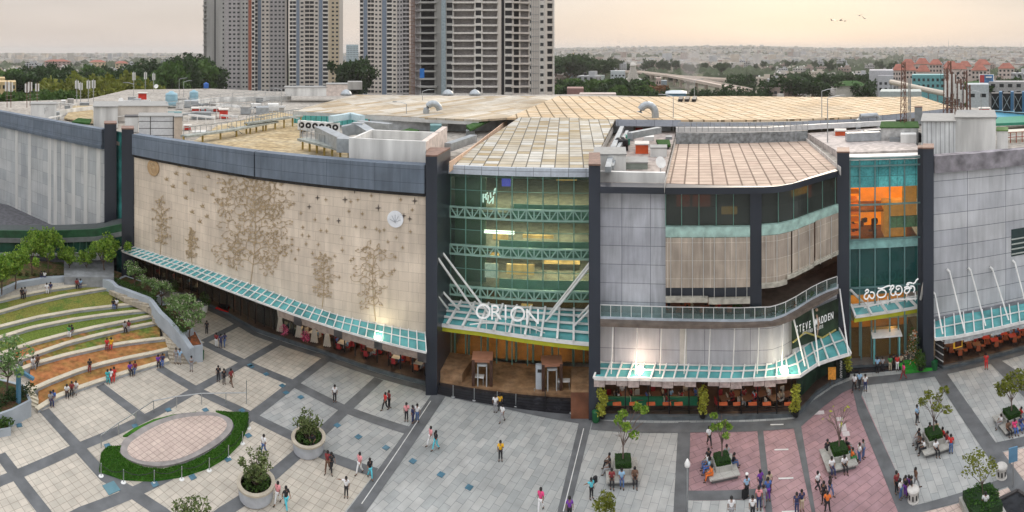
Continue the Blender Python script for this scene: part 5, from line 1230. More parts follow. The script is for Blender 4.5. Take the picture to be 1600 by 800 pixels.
# ================================================================= TOWERS BEHIND
WIN = mat('dark_window_glass', (.03,.035,.04), .15, var=.6, scale=.4); WING = mat('green_window_glass', (.03,.06,.055), .2, var=.6, scale=.3)
TB = mat('tower_beige_render', (.56,.51,.46), .85, var=.12, scale=.08, streak=True); TBL = mat('tower_blue_grey_strip', (.17,.21,.27), .8, var=.1); TG = mat('tower_raw_concrete', (.33,.325,.31), .9, var=.3, scale=.12, streak=True, bump=.1)
TD = mat('tower_dark_recess', (.045,.045,.05), .9); TW = mat('tower_pale_slab', (.62,.59,.55), .85, var=.12); TR = mat('tower_brick_red', (.30,.10,.06), .9, var=.3); TY = mat('tower_cream_strip', (.50,.42,.30), .85); TP = mat('tower_lavender_grey_and_shade', (.38,.36,.36), .9, var=.2)
def tower(label, r, x0, x1, strips, pitch, ztop, zb=0, dep=16, base=TB):
    t = empty('apartment_tower', (*pp((x0+x1)/2, r), zb), label, 'tower')
    W = Wall(pp(x0, r), pp(x1, r)); n = int((ztop-zb)/pitch)
    MB().slab(W, W.s_of(x0)+.2, W.s_of(x1)-.2, zb, ztop, -dep, -2.0).build('core', TD if base is None else base, t)
    wins = []; bals = {}; flo = {}
    for (a, b, kind, m, off) in strips:
        u0, u1 = W.s_of(a), W.s_of(b)
        if kind == 'wall': MB().slab(W, u0, u1, zb, ztop, -2.1, off).build('wall', m, t)
        elif kind == 'win':
            MB().slab(W, u0, u1, zb, ztop, -2.1, off).build('wall', m, t)
            k = max(1, round((u1-u0)/2.6)); 
            for f in range(n):
                z = zb+f*pitch
                for j in range(k):
                    c_ = u0+(u1-u0)*(j+.5)/k; w_ = (u1-u0)/k*.28; wins.append((c_-w_, c_+w_, z+1.0, z+2.3, off))
        elif kind == 'bal':
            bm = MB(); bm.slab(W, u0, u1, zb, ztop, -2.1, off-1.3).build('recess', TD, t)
            for f in range(n):
                z = zb+f*pitch; bals.setdefault(m.name, []).append((u0, u1, z-.12, z+.95, off-.25, off))
            k = max(1, round((u1-u0)/3.0)); cm = MB()
            for j in range(k+1):
                u = u0+(u1-u0-.3)*j/k; cm.slab(W, u, u+.3, zb, ztop, off-1.2, off-.2)
            cm.build('column', m, t)
        elif kind == 'open':
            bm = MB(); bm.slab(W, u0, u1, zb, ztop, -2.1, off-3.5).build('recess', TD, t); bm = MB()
            for f in range(n):
                z = zb+f*pitch; e_ = rnd.uniform(0, .5) if f % 3 else .7; bm.slab(W, u0-e_, u1+e_, z-.3, z+.42, off-3.6, off+.3+e_*.5)
            bm.build('floor_slab', m, t)
            k = max(1, round((u1-u0)/6.5)); cm = MB()
            for j in range(k+1):
                u = u0+(u1-u0-.4)*j/k; cm.slab(W, u, u+.4, zb, ztop, off-.9, off-.4)
            cm.build('column', m, t)
        elif kind == 'scaf':
            sm = MB()
            for j in range(5):
                u = u0+(u1-u0)*j/4; sm.bar(W.P(u, zb, off), W.P(u, ztop, off), .22)
            for f in range(n*2):
                z = zb+f*pitch/2; sm.bar(W.P(u0, z, off), W.P(u1, z+rnd.uniform(-.3,.3), off), .2)
            sm.build('scaffold', m, t)
    bl = sorted([(q, mn) for mn, l_ in bals.items() for q in l_], key=lambda q: abs(q[0][2]-45)); fl = sorted([(q, mn) for mn, l_ in flo.items() for q in l_], key=lambda q: abs(q[0][2]-45))
    for nm, ll in (('balcony', bl), ('floor_slab', fl)):
        rest = {}
        for i, (q, mn) in enumerate(ll):
            if i < 100: MB().slab(W, *q).build(nm, MATS[mn], t)
            else: rest.setdefault(mn, MB()).slab(W, *q)
        for mn, mb in rest.items(): tag(mb.build(nm+'_mass', MATS[mn], t), kind='stuff')
    # windows: the hundred that show (lowest floors first) are parts, the rest one mass
    wins.sort(key=lambda q: (abs(q[2]-45), q[0])); rest = MB()
    for i, q in enumerate(wins):
        if i < 100: MB().slab(W, *q[:4], q[4]-.02, q[4]+.06).build('window', WIN, t)
        else: rest.slab(W, *q[:4], q[4]-.02, q[4]+.06)
    if rest.v: tag(rest.build('window_mass', WIN, t), kind='stuff')
    return t
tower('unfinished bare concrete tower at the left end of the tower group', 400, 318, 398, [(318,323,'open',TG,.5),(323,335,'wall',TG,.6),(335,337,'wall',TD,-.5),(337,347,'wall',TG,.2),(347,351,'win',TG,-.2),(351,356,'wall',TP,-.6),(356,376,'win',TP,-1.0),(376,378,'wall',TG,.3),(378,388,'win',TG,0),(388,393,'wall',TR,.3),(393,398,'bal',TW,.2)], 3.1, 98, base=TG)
tower('pale beige apartment tower with a shaded middle, second in the left group', 410, 398, 451, [(398,403,'bal',TW,.4),(403,408,'wall',TBL,.6),(408,421,'win',TB,.2),(421,434,'win',TP,-1),(434,446,'win',TP,-.7),(446,448,'wall',TB,.1),(448,451,'wall',TD,-1)], 3.05, 100)  # shade of the recessed middle is painted in as greyer render
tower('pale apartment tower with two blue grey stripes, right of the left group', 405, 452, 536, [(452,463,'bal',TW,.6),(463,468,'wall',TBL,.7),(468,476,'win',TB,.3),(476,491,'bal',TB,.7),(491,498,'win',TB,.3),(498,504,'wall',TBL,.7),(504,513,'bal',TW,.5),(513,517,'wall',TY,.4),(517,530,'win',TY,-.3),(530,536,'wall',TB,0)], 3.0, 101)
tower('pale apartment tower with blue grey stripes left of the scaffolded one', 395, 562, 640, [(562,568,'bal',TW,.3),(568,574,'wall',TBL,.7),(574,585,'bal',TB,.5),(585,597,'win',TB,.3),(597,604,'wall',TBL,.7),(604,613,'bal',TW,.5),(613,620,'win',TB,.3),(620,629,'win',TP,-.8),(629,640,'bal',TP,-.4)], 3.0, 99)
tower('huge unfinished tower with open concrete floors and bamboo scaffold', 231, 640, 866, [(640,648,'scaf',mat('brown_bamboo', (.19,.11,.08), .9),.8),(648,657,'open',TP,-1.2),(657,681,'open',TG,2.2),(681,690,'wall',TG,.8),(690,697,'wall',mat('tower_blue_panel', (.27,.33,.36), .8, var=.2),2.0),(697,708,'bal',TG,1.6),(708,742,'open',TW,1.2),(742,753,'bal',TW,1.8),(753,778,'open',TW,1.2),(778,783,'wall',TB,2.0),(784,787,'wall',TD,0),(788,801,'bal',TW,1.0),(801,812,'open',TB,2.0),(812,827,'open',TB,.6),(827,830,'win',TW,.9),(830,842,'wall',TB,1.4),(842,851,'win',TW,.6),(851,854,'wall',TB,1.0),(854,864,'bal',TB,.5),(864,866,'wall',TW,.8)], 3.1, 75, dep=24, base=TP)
# blue safety net and lift shaft detail on the unfinished tower
W5 = Wall(pp(640,231), pp(866,231)); MB().slab(W5, W5.s_of(657), W5.s_of(664), 22, 26, 2.4, 2.6).build('safety_net', mat('blue_net', (.02,.16,.5), .7), bpy.data.objects['apartment_tower.004'])
sm = MB()
for i in range(5): sm.bar(W5.P(W5.s_of(830+2.8*i), 0, 1.6), W5.P(W5.s_of(830+2.8*i), 75, 1.6), .12)
for z in range(0, 75, 3): sm.bar(W5.P(W5.s_of(829), z, 1.6), W5.P(W5.s_of(842), z, 1.6), .12)
sm.build('scaffold', GREY, bpy.data.objects['apartment_tower.004'])
tower('distant pale blue block between the tower groups', 1100, 541, 560, [(541,546,'win',mat('far_blue_block',(.36,.45,.50),.9),0),(546,553,'win',MATS['far_blue_block'],1.5),(553,560,'win',MATS['far_blue_block'],0)], 3.6, 46)
# ================================================================= CITY
HZC = [(.42,.40,.37),(.34,.33,.32),(.46,.41,.35),(.38,.39,.40),(.30,.24,.21),(.50,.48,.45)]
def citymat(i, c_): return mat('city_render_%s' % ['white','grey','cream','blue','brown','bright'][i], c_, .9, var=.2, scale=.05)
CM = [citymat(i, c_) for i, c_ in enumerate(HZC)]
def house_proto(i):
    w_, d_, h_ = [(12,10,9),(9,9,12),(16,10,7),(10,12,15),(14,12,10),(8,8,7)][i]
    r_ = empty('city_building', (0,0,0), 'x', 'building', 'buildings of the city beyond the mall')
    mb = MB(); mb.box((0,0,h_/2), (w_, d_, h_)); mb.box((w_*.2, 0, h_+1.1), (w_*.35, d_*.4, 2.4)); mb.box((0,-d_/2-.4,h_*.66), (w_*.7,.9,.5)); nwall = len(mb.f)
    nf = int(h_/3); wm_ = mb
    for f in range(nf):
        for j in range(int(w_/3)):
            wm_.box((-w_/2+1.5+3*j+.1, -d_/2-.03, 1.6+3*f), (1.4, .1, 1.4))
        for j in range(int(d_/3)):
            for s in (-1, 1): wm_.box((s*(w_/2+.03), -d_/2+1.5+3*j, 1.6+3*f), (.1, 1.3, 1.3))
    o = mb.build('wall', [CM[i], WIN], r_); o.data.polygons.foreach_set('material_index', [0 if q < nwall else 1 for q in range(len(mb.f))])
    MB().lathe([(.8,0),(.85,1.2),(.4,1.5)], (-w_*.25, d_*.1, h_), 8).build('roof_tank', BLACK if i % 2 else WHITE, r_)
    return r_
HP = [Proto(house_proto(i)) for i in range(6)]
KIND = ['white flat roofed city building','tall grey city block','long low cream city building','pale blue grey city block','brown city building with a roof room','small bright white city house']
cr2 = random.Random(11); cnt = 0
zones = [(-20,330,330,900,95),(868,1625,300,1050,175)]
placed = []
for (xa, xb, ra_, rb_, nn) in zones:
    k = 0
    while k < nn:
        px = cr2.uniform(xa, xb); r = ra_*(rb_/ra_)**cr2.random(); p = pp(px, r)
        if 930 < px < 1185 and r < 790: continue
        if any((p-q).length < 13+r*.006 for q in placed): continue
        placed.append(p); i = cr2.randrange(6); z = ground_z(p.x, p.y)
        side = 'on the left horizon' if px < 340 else ('behind the viaduct' if px < 1180 else 'in the hazy city on the right')
        HP[i].put((p.x, p.y, z), cr2.uniform(-.5,.5)-math.atan2(p.x, p.y), cr2.uniform(.8,1.25), f'{KIND[i]} {side}', f'{KIND[i]}s {side}'); k += 1
# the rest of the city, countless: one mass per colour
CITY = [MB() for _ in range(6)]
def cbox(mb, p, z, w_, d_, h_, rz):
    ca, sa = math.cos(rz), math.sin(rz); vs = []
    for zz in (z-3, z+h_):
        for x_, y_ in ((-w_,-d_),(w_,-d_),(w_,d_),(-w_,d_)): vs.append((p.x+x_*ca-y_*sa, p.y+x_*sa+y_*ca, zz))
    o = len(mb.v); mb.v += vs; mb.f += [(o+4,o+5,o+6,o+7),(o,o+1,o+5,o+4),(o+1,o+2,o+6,o+5),(o+2,o+3,o+7,o+6),(o+3,o,o+4,o+7)]
for k in range(26000):
    px = cr2.uniform(-60, 1660); r = 950*(6800/950)**(cr2.random()**.8)
    if 330 < px < 540 or 565 < px < 868: continue
    p = pp(px, r); q = noise.noise(Vector((p.x*.0016, p.y*.0016, 3)))
    if q < -.12 or (px < 335 and r < 1500): continue
    s = 1+r/4500; cbox(CITY[cr2.choice((0,0,1,1,2,2,3,4,5,5))], p, ground_z(p.x, p.y), cr2.uniform(3,8)*s, cr2.uniform(3,7)*s, cr2.uniform(5,13)*(1 if cr2.random() < .96 else 2.2), cr2.uniform(0, 1.5))
for i, mb in enumerate(CITY):
    if mb.v: tag(mb.build('distant_city', CM[i]), kind='stuff')
# ================================================================= LANDMARKS IN THE CITY
# metro viaduct
vd = empty('metro_viaduct', gp(1080,125), 'long pale elevated railway viaduct crossing the city behind the mall', 'viaduct')
VP = [rp(960,112,760), rp(1000,113,700), rp(1050,119,560), rp(1100,128,430), rp(1165,141,330)]
VQ = [rp(1000,112.5,740), rp(1060,120,600), rp(1130,125,520), rp(1165,126,490)]
VM = mat('viaduct_concrete', (.48,.40,.34), .9, var=.2)
for P in (VP, VQ):
    mb = MB()
    for a, b in zip(P, P[1:]): mb.bar(a, b, 9, 2.0)
    dk = mb.build('deck', VM, vd)
    mb = MB()
    for a, b in zip(P, P[1:]):
        for s in (-4.3, 4.3): mb.bar(a+Vector((0,s,1.4)), b+Vector((0,s,1.4)), .3, 1.0)
    mb.build('side_wall', mat('viaduct_parapet', (.55,.48,.42), .9), dk)
    for q in resample(P, 14): MB().tube([(q.x, q.y, 0), (q.x, q.y, q.z)], 1.3, 8).build('pier', VM, vd)
# temple tower (gopuram)
def gopuram(px, ybase, r, h, w_, label, m):
    p = rp(px, ybase, r); t = empty('temple_tower', p, label, 'temple tower'); mb = MB(); k = 7
    for i in range(k):
        s = 1-.085*i; z0 = h*.72*i/k; mb.box(p+Vector((0,0,z0+h*.05)), (w_*s, w_*s*.8, h*.72/k*.8)); mb.box(p+Vector((0,0,z0+h*.1)), (w_*s*1.06, w_*s*.86, h*.015))
        for j in range(5): mb.ball(p+Vector((w_*s*(j-2)/5, -w_*s*.4, z0+h*.05)), w_*.07, 6, 4)
    mb.build('tiered_body', m, t)
    q = MB(); q.lathe([(w_*.3,0),(w_*.34,h*.05),(w_*.28,h*.14),(w_*.14,h*.22),(.3,h*.26),(.25,h*.30)], (p.x, p.y, p.z+h*.72), 14); q.build('dome', m, t, True)
    b = MB(); b.box(p+Vector((0,3,-h*.15)), (w_*1.6, w_*1.2, h*.4)); b.build('base_hall', m, t); return t
TEMP = mat('white_temple', (.55,.52,.48), .85, var=.15)
gopuram(989, 124, 480, 15, 8.5, 'white tiered temple tower behind the cream roof', TEMP)
gopuram(1230, 141, 340, 6, 3.4, 'small pale temple tower near the blue shed', mat('cream_temple', (.52,.46,.36), .85))
gopuram(882, 118, 520, 6, 5, 'small white temple hall beside the tower block', TEMP)
# golden stupa
p = rp(896, 97, 900); t = empty('golden_stupa', p, 'golden bell shaped stupa among the dark trees', 'stupa')
GOLD = mat('gold_leaf', (.62,.36,.05), .35, .3)
MB().lathe([(5,0),(5,1),(4.2,1.5),(3.6,4),(2.4,6.5),(1.2,8),(.7,10),(.3,14)], p, 16).build('bell', GOLD, t, True); MB().box(p-Vector((0,0,2.5)), (12,12,5)).build('plinth', TEMP, t)
# named sheds and blocks in front of the city
def simple_house(x0, x1, yt, yb, r, dep, m, label, roof=None, rh=0, name='building', wins=0, cat='building'):
    """a block at distance r whose front spans x0..x1, rows yt..yb; its walls reach the ground"""
    a, b = pp(x0, r), pp(x1, r); d = ((a+b)/2).normalized(); zt = zr(yt, r); g_ = ground_z(a.x, a.y)
    W = Wall(a, b); t = empty(name, (*((a+b)/2), g_), label, cat)
    MB().slab(W, 0, W.L, g_, zt, -dep, 0).build('wall', m, t)
    if roof:
        c_ = (a+b)/2+d*dep/2; rz = W.rot; e_ = .9
        P = [c_+(q-c_)*1.1 for q in (a, b, b+d*dep, a+d*dep)]; rm = MB(); ap = [(c_+(W.A-W.B)*.22), (c_-(W.A-W.B)*.22)]
        rm.add([(q.x, q.y, zt) for q in P]+[(q.x, q.y, zt+rh) for q in ap], [(0,1,5,4),(1,2,5),(2,3,4,5),(3,0,4),(3,2,1,0)]); rm.build('roof', roof, t)
    nf = max(1, int((zt-g_)/3.2))
    if wins:
        z_lo = zr(yb, r)
        for f in range(nf):
            z = g_+f*3.2+1
            if z < z_lo-3: continue
            for j in range(wins):
                u = W.L*(j+.5)/wins; MB().slab(W, u-W.L/wins*.25, u+W.L/wins*.25, z, z+1.5, -.02, .08).build('window', WIN, t)
    return t
TILE = mat('terracotta_roof', (.27,.10,.07), .85, var=.25, scale=.3); RW = mat('pinkish_white_render', (.50,.43,.39), .85, var=.12)
for i, q in enumerate([(1408,1430,101,112,430,14),(1430,1452,100,114,410,14),(1452,1472,101,112,440,14),(1432,1453,112,118,360,12),(1395,1412,110,122,380,12),(1474,1497,104,116,430,14),(1497,1518,104,116,440,14),(1523,1547,101,113,450,14),(1518,1542,110,122,400,12),(1560,1585,107,118,440,14),(1475,1510,108,122,390,12),(1410,1432,110,120,400,12)]):
    simple_house(*q, RW, ['pinkish white block with a terracotta hip roof, %s' % s for s in ('leftmost of the back row','second of the back row','third of the back row','low one in front of the back row','far left low one','fourth of the back row','fifth of the back row','tallest at the right of the back row','low one above the billboard','lone one at the far right','wide one behind the rusty masts','low one left of the teal building')][i], TILE, 4.2, 'hip_roof_block', wins=4)
simple_house(1358,1396,110,140,330,20, mat('lavender_render', (.42,.42,.44), .8, var=.15), 'pale lavender stepped office block left of the terracotta roofs', wins=0)
simple_house(1372,1396,118,140,322,6, MATS['lavender_render'], 'lower wing of the pale lavender office block', wins=3)
simple_house(1425,1476,117,128,300,14, mat('teal_render', (.12,.32,.34), .6, var=.2), 'teal building with dark square windows below the terracotta roofs', wins=7)
simple_house(1041,1072,146,152,250,14, mat('blue_shed_wall', (.13,.26,.38), .6), 'blue shed with a pale metal roof behind the cream roof', mat('pale_blue_metal_roof', (.34,.42,.48), .4), 1.0, 'shed')
simple_house(886,912,138,150,260,12, mat('reddish_block', (.28,.17,.15), .8), 'reddish brown flat block beside the open tower', wins=5)
simple_house(905,963,147,150,240,10, RW, 'long low pale wall building with dark openings', wins=12, name='low_building')
simple_house(885,920,113,120,540,20, mat('grey_blue_roofed', (.22,.27,.30), .6), 'grey blue hall with a long flat roof among the trees', wins=0)
simple_house(954,977,111,122,500,15, mat('pale_blue_block', (.40,.44,.46), .8), 'pale blue block left of the white temple tower', wins=4)
simple_house(1025,1033,122,136,330,8, mat('pale_pink_block', (.46,.36,.32), .8), 'narrow pinkish block beside the reddish tree', wins=2)
simple_house(1033,1042,126,138,330,8, mat('grey_blue_roofed', (0,0,0)), 'small grey blue block right of the reddish tree', wins=2)
simple_house(925,945,118,124,480,12, mat('pale_green_shed', (.33,.38,.37), .7), 'pale green shed beside the temple', wins=0)
simple_house(870,884,100,115,560,15, TEMP, 'white villa at the foot of the stupa hill', wins=3)
simple_house(993,1008,125,138,400,12, mat('grey_blue_roofed', (0,0,0)), 'grey blue house below the temple tower', wins=3)
simple_house(-5,25,128,152,240,14, mat('ochre_render', (.50,.38,.20), .8, var=.15), 'ochre building with a stepped roof at the far left', None, 0, wins=4)
simple_house(-20,8,122,140,255,14, MATS['ochre_render'], 'rear ochre building at the far left edge', None, 0, wins=3)
simple_house(70,110,96,102,900,30, mat('far_pink_hall', (.45,.33,.30), .9), 'long pinkish hall on the left horizon', TILE, 3, wins=6)
simple_house(140,165,97,103,820,24, mat('far_cream_hall', (.55,.45,.30), .9), 'cream hall with an orange roof on the left horizon', TILE, 3, wins=4)
simple_house(180,200,99,107,760,20, MATS['far_cream_hall'], 'cream gabled hall above the dark trees', TILE, 3, wins=3)
simple_house(1306,1352,134,150,300,20, mat('green_roof_base', (.42,.40,.36), .8), 'low pale block with a mossy green roof left of the lavender office', TURF, 2.2, wins=0)
simple_house(1375,1440,143,150,215,14, MATS['pale_green_shed'], 'long grey station building under the tubular canopy', wins=8)
simple_house(1510,1545,132,152,235,12, mat('pale_blue_block', (0,0,0)), 'pale blue block under the green roof strip', wins=2)
simple_house(1507,1570,130,134,260,10, mat('green_hedge_block', (.07,.11,.03), .9), 'long low block covered by a green roof strip', TURF, .8)
simple_house(1545,1625,128,146,250,12, mat('grey_render_block', (.3,.3,.3), .8, var=.2), 'grey roof deck block behind the cooling units', wins=6)
# curved station canopy (pale tubular roof)
o = MB(); P = [rp(1392,128,250), rp(1415,133,240), rp(1450,141,228), rp(1480,147,220)]
o.tube(P, 1.1, 10)
cnp = o.build('station_canopy', mat('cream_tube_roof', (.52,.46,.38), .6, var=.1)); tag(cnp, 'pale tubular station canopy on posts at the right', 'canopy')
for q in resample(P, 7): MB().bar(q, (q.x, q.y, 8), .4).build('post', GREY, cnp)
# billboard
bb = empty('billboard', rp(1540,128,255), 'blue and red billboard on a white frame at the right', 'billboard')
W = Wall(pp(1530,255), pp(1553,255)); MB().slab(W, 0, W.L, zr(130,255), zr(116,255), -.5, 0).build('frame', WHITE, bb)
MB().slab(W, .3, W.L-.3, zr(129.3,255), zr(116.8,255), 0, .05).build('board', mat('billboard_blue', (.06,.16,.32), .5, var=.6, scale=.4), bb)
MB().slab(W, .3, W.L*.35, zr(129,255), zr(117.2,255), .05, .1).build('red_panel', mat('billboard_red', (.40,.05,.05), .5), bb); MB().slab(W, W.L*.45, W.L*.85, zr(121.5,255), zr(119.5,255), .05, .1).build('white_stripe', WHITE, bb)
for s in (.2, .8): MB().bar(W.P(W.L*s, 10, -.6), W.P(W.L*s, zr(130,255), -.6), .5).build('leg', STEEL, bb)
# antenna spikes on the skyline
for i, (px, yt, yb) in enumerate([(44,80,90),(65,82,91),(116,83,90),(158,81,89),(236,77,86),(1482,62,76),(1350,70,78),(1595,66,76),(1148,66,78)]):
    a = rp(px, yb, 2600); o = MB().tube([a, rp(px, yt, 2600)], 1.0, 5, .4).build('radio_mast', GREY); tag(o, 'thin radio mast on the skyline, ' + ['far left','second from the left','above the left city','left of the ochre halls','left of the grey tower','above the terracotta roofs','right of the hills','at the right edge','over the far right city'][i], 'mast')
sp = rp(1078, 128, 380); sm = MB()
sm.lathe([(.5,-14),(3,-10),(4,-2),(6,6),(8,13),(7,19),(1,22)], sp, 12, 1, 1)
so = sm.build('smoke', None); m = bpy.data.materials.new('thin_smoke'); m.use_nodes = True; nt = m.node_tree; nt.nodes.remove(nt.nodes['Principled BSDF'])
pv = nt.nodes.new('ShaderNodeVolumePrincipled'); pv.inputs['Color'].default_value = (.8,.76,.74,1); pv.inputs['Density'].default_value = .03
nt.links.new(pv.outputs[0], nt.nodes['Material Output'].inputs['Volume']); so.data.materials.append(m); tag(so, kind='stuff')
# ================================================================= TREES
LG = leafmat('leaf_dark_green', (.014,.035,.010), (.035,.075,.018)); LY = leafmat('leaf_yellow_green', (.11,.14,.015), (.20,.21,.03)); LB = leafmat('leaf_bright_green', (.05,.15,.01), (.30,.42,.06)); LR = leafmat('leaf_reddish', (.12,.05,.02), (.20,.10,.04)); LM = leafmat('leaf_mid_green', (.04,.09,.015), (.08,.15,.03)); LP = leafmat('leaf_frangipani', (.07,.15,.035), (.22,.32,.12)); FLW = leafmat('blossom_white', (.6,.58,.5), (.7,.6,.5)); LYB = leafmat('leaf_lemon', (.30,.30,.03), (.42,.45,.08))  # LB's two tones hold leaf variety and painted highlights
BARK = mat('brown_bark', (.10,.07,.05), .95, var=.3, scale=5)
def leafcloud(mb, centres, n, ls, r_, flat=.7):
    for k in range(n):
        c_, R_ = r_.choice(centres); u = Vector((r_.gauss(0,1), r_.gauss(0,1), r_.gauss(0,1))).normalized()*R_*(r_.random()**.33); u.z *= flat
        p = c_+u; a = Vector((r_.gauss(0,1), r_.gauss(0,1), r_.gauss(0,.6))).normalized(); b = a.cross(Vector((r_.gauss(0,1), r_.gauss(0,1), r_.gauss(0,1)))).normalized(); s = ls*r_.uniform(.6, 1.3)
        mb.add([p-a*s, p+b*s*.5, p+a*s, p-b*s*.5], [(0,1,2,3)])
def tree_proto(name, label, cat, h, cr_, leaf, seed, n=900, ls=.3, trunk=.18, th=.45, nb=7, flat=.75, clumps=9, flowers=0, spreadz=.3):
    r_ = random.Random(seed); t = empty(name, (0,0,0), label, cat); mb = MB()
    mb.tube([(0,0,0),(.05*cr_,0,h*th*.5),(0,.04*cr_,h*th)], [trunk, trunk*.75, trunk*.6], 7); cs = []
    for i in range(nb):
        a = 2*math.pi*i/nb+r_.uniform(-.4,.4); L_ = cr_*r_.uniform(.45,.85); e_ = Vector((math.cos(a)*L_, math.sin(a)*L_, h*(th+ (1-th)*r_.uniform(.25,.75)))); m_ = Vector((e_.x*.4, e_.y*.4, h*th+(e_.z-h*th)*.35)); mb.tube([(0,.04*cr_,h*th*.92), m_, e_], [trunk*.5, trunk*.35, trunk*.15], 5); cs.append((e_, cr_*r_.uniform(.28,.45)))
    for i in range(clumps): cs.append((Vector((r_.gauss(0,.42)*cr_, r_.gauss(0,.42)*cr_, h*(th+(1-th)*r_.uniform(.3,.9)))), cr_*r_.uniform(.25,.42)))
    mb.build('trunk', BARK, t); lm = MB(); leafcloud(lm, cs, n, ls, r_, flat); lm.build('crown', leaf, t)
    if flowers: fm = MB(); leafcloud(fm, [(c_+Vector((0,0,q*.5)), q*.8) for c_, q in cs], flowers, ls*.5, r_, flat); fm.build('blossom', FLW, t)
    return t
# far broad trees: prototypes per foliage colour
FARP = {k: Proto(tree_proto('broad_tree', 'x', 'tree', 12, 7, m, 20+i, 1500, .75, .5, .35, 7, .7, 12)) for i, (k, m) in enumerate((('dark', LG), ('mid', LM), ('yellow', LY), ('red', LR)))}
FARP['dark2'] = Proto(tree_proto('broad_tree', 'x', 'tree', 13, 6, LG, 41, 1500, .7, .5, .3, 6, .9, 14))
tr = random.Random(5)
def far_tree(px, ytop, r, kind, sx=1.0, label=None, grp=None):
    p = pp(px, r); g_ = ground_z(p.x, p.y); zt = zr(ytop, r); s = max(4, zt-g_)/12.5
    FARP[kind].put((p.x, p.y, g_), tr.uniform(0, 6.28), (s*sx, s*sx, s), label, grp)
# left belt: yellow green in front, dark behind
for (px, yt, r, k, sx) in [(105,115,215,'yellow',.8),(96,122,205,'yellow',.7),(120,120,210,'yellow',.7),(150,118,215,'yellow',.7),(170,114,225,'yellow',.8),(190,120,215,'yellow',.7),(160,128,200,'yellow',.6),(240,125,225,'yellow',.55),(228,122,230,'mid',.6),(90,143,190,'mid',.6),(75,145,185,'mid',.6),(30,143,190,'mid',.6),(10,142,190,'mid',.6),(105,140,185,'mid',.5),(135,132,200,'yellow',.6),(60,140,200,'mid',.6)]:
    far_tree(px, yt, r, k, sx, {'yellow':'yellow green tree behind the phone antennas','mid':'mid green tree behind the far left roof'}[k], {'yellow':'yellow green trees behind the left roof','mid':'mid green trees behind the left roof'}[k])
for k in range(44):
    px = tr.uniform(-20, 322); far_tree(px, tr.uniform(98,120)-(8 if 240 < px < 320 else 0), tr.uniform(250, 420), tr.choice(('dark','dark2','dark','mid')), tr.uniform(.6,.9), 'dark green tree in the wood behind the left roof', 'dark trees behind the left roof')
for px, yt in ((72,110),(78,118),(60,112)): far_tree(px, yt, 300, 'mid', .8, 'paler green tree in front of the dark wood at the left', 'paler trees before the dark wood')
for px, yt in ((300,88),(312,90),(292,95),(270,95),(262,97),(216,96),(283,92),(305,100)): far_tree(px, yt, 330, 'dark2', .9, 'tall dark tree left of the unfinished tower', 'tall dark trees left of the unfinished tower')
for px, yt in ((545,94),(552,90),(558,92),(548,108),(556,110),(543,118),(560,120)): far_tree(px, yt, 330, 'dark', .6, 'dark tree in the gap between the tower groups', 'trees in the gap between the towers')
# right belts
RB = [((868,945,84,92),(480,620),'dark',12,'dark hill tree around the golden stupa'),((940,1060,92,102),(800,950),'dark2',16,'dark tree in the row behind the temple tower'),((1060,1150,96,104),(760,950),'dark',12,'rounded dark tree above the viaduct'),((868,1010,122,136),(270,340),'mid',16,'green tree between the open tower and the temple'),((868,1010,120,138),(280,360),'dark',16,'dark tree between the open tower and the temple'),((1000,1035,124,134),(300,330),'red',4,'reddish tree below the viaduct'),((1010,1200,136,145),(250,330),'dark2',12,'dark tree in front of the viaduct'),((1150,1360,112,130),(300,520),'dark',26,'dark tree in the right hand suburb'),((1540,1625,118,130),(260,420),'dark',10,'dark tree right of the billboard'),((1180,1420,92,105),(700,1100),'dark2',18,'far dark tree on the right hand slope')]
for (xa, xb, ya, yb), (ra_, rb_), kd, nn, lab in RB:
    for k in range(nn): far_tree(tr.uniform(xa, xb), tr.uniform(ya, yb), tr.uniform(ra_, rb_), kd, tr.uniform(.6,1.0), lab, lab.replace(' tree', ' trees', 1))
# far tree cover: clumps too many to count
ft = MB()
for k in range(9000):
    px = tr.uniform(-60,1660)
    if 335 < px < 535 or 570 < px < 866: continue
    r = 600*(6500/600)**tr.random(); p = pp(px, r); q = noise.noise(Vector((p.x*.0016, p.y*.0016, 3)))
    if q > .02 and tr.random() < .72: continue
    s = tr.uniform(4,9)*(1+r/5000); z = ground_z(p.x, p.y)+s*.3
    pts = []
    for j in range(7):
        a = j/7*6.283; pts.append((p.x+math.cos(a)*s*tr.uniform(.7,1.2), p.y+math.sin(a)*s*tr.uniform(.7,1.2), z+tr.uniform(-.3,.25)*s))
    top_ = (p.x+tr.uniform(-.3,.3)*s, p.y, z+s*.75)
    ft.add(pts+[top_], [(j, (j+1)%7, 7) for j in range(7)])
tag(ft.build('distant_trees', mat('far_foliage', (.045,.062,.028), .95, var=.4, scale=.02)), kind='stuff')
# ---- near garden trees, left edge row
GT = Proto(tree_proto('garden_tree', 'x', 'tree', 5.2, 2.1, LB, 61, 2200, .19, .12, .3, 7, 1.0, 12))
for i, (px, yb, h, s) in enumerate([(2,460,1.0,1),(24,452,1.1,.9),(50,432,1.25,.8),(76,432,1.3,.95),(108,428,.75,.75),(135,428,.7,.6),(162,432,1.15,1.0),(-25,470,1.1,1)]):
    p = gp(px, yb, 3.4); GT.put(p, i*1.3, (s, s, h), ['bright green tree at the left edge above the benches','slim bright green tree second from the left edge','tall pointed bright green tree, third from the left','broad bright green tree beside the tall pointed one','small bright green tree below the bridge','tiny bright green tree left of the round bush','round bushy bright green tree beside the bridge end','bright green tree half cut by the left edge'][i], 'bright green trees above the amphitheatre')
FG = Proto(tree_proto('frangipani_tree', 'x', 'tree', 4.2, 1.8, LP, 71, 620, .17, .1, .35, 8, .6, 8, 110))
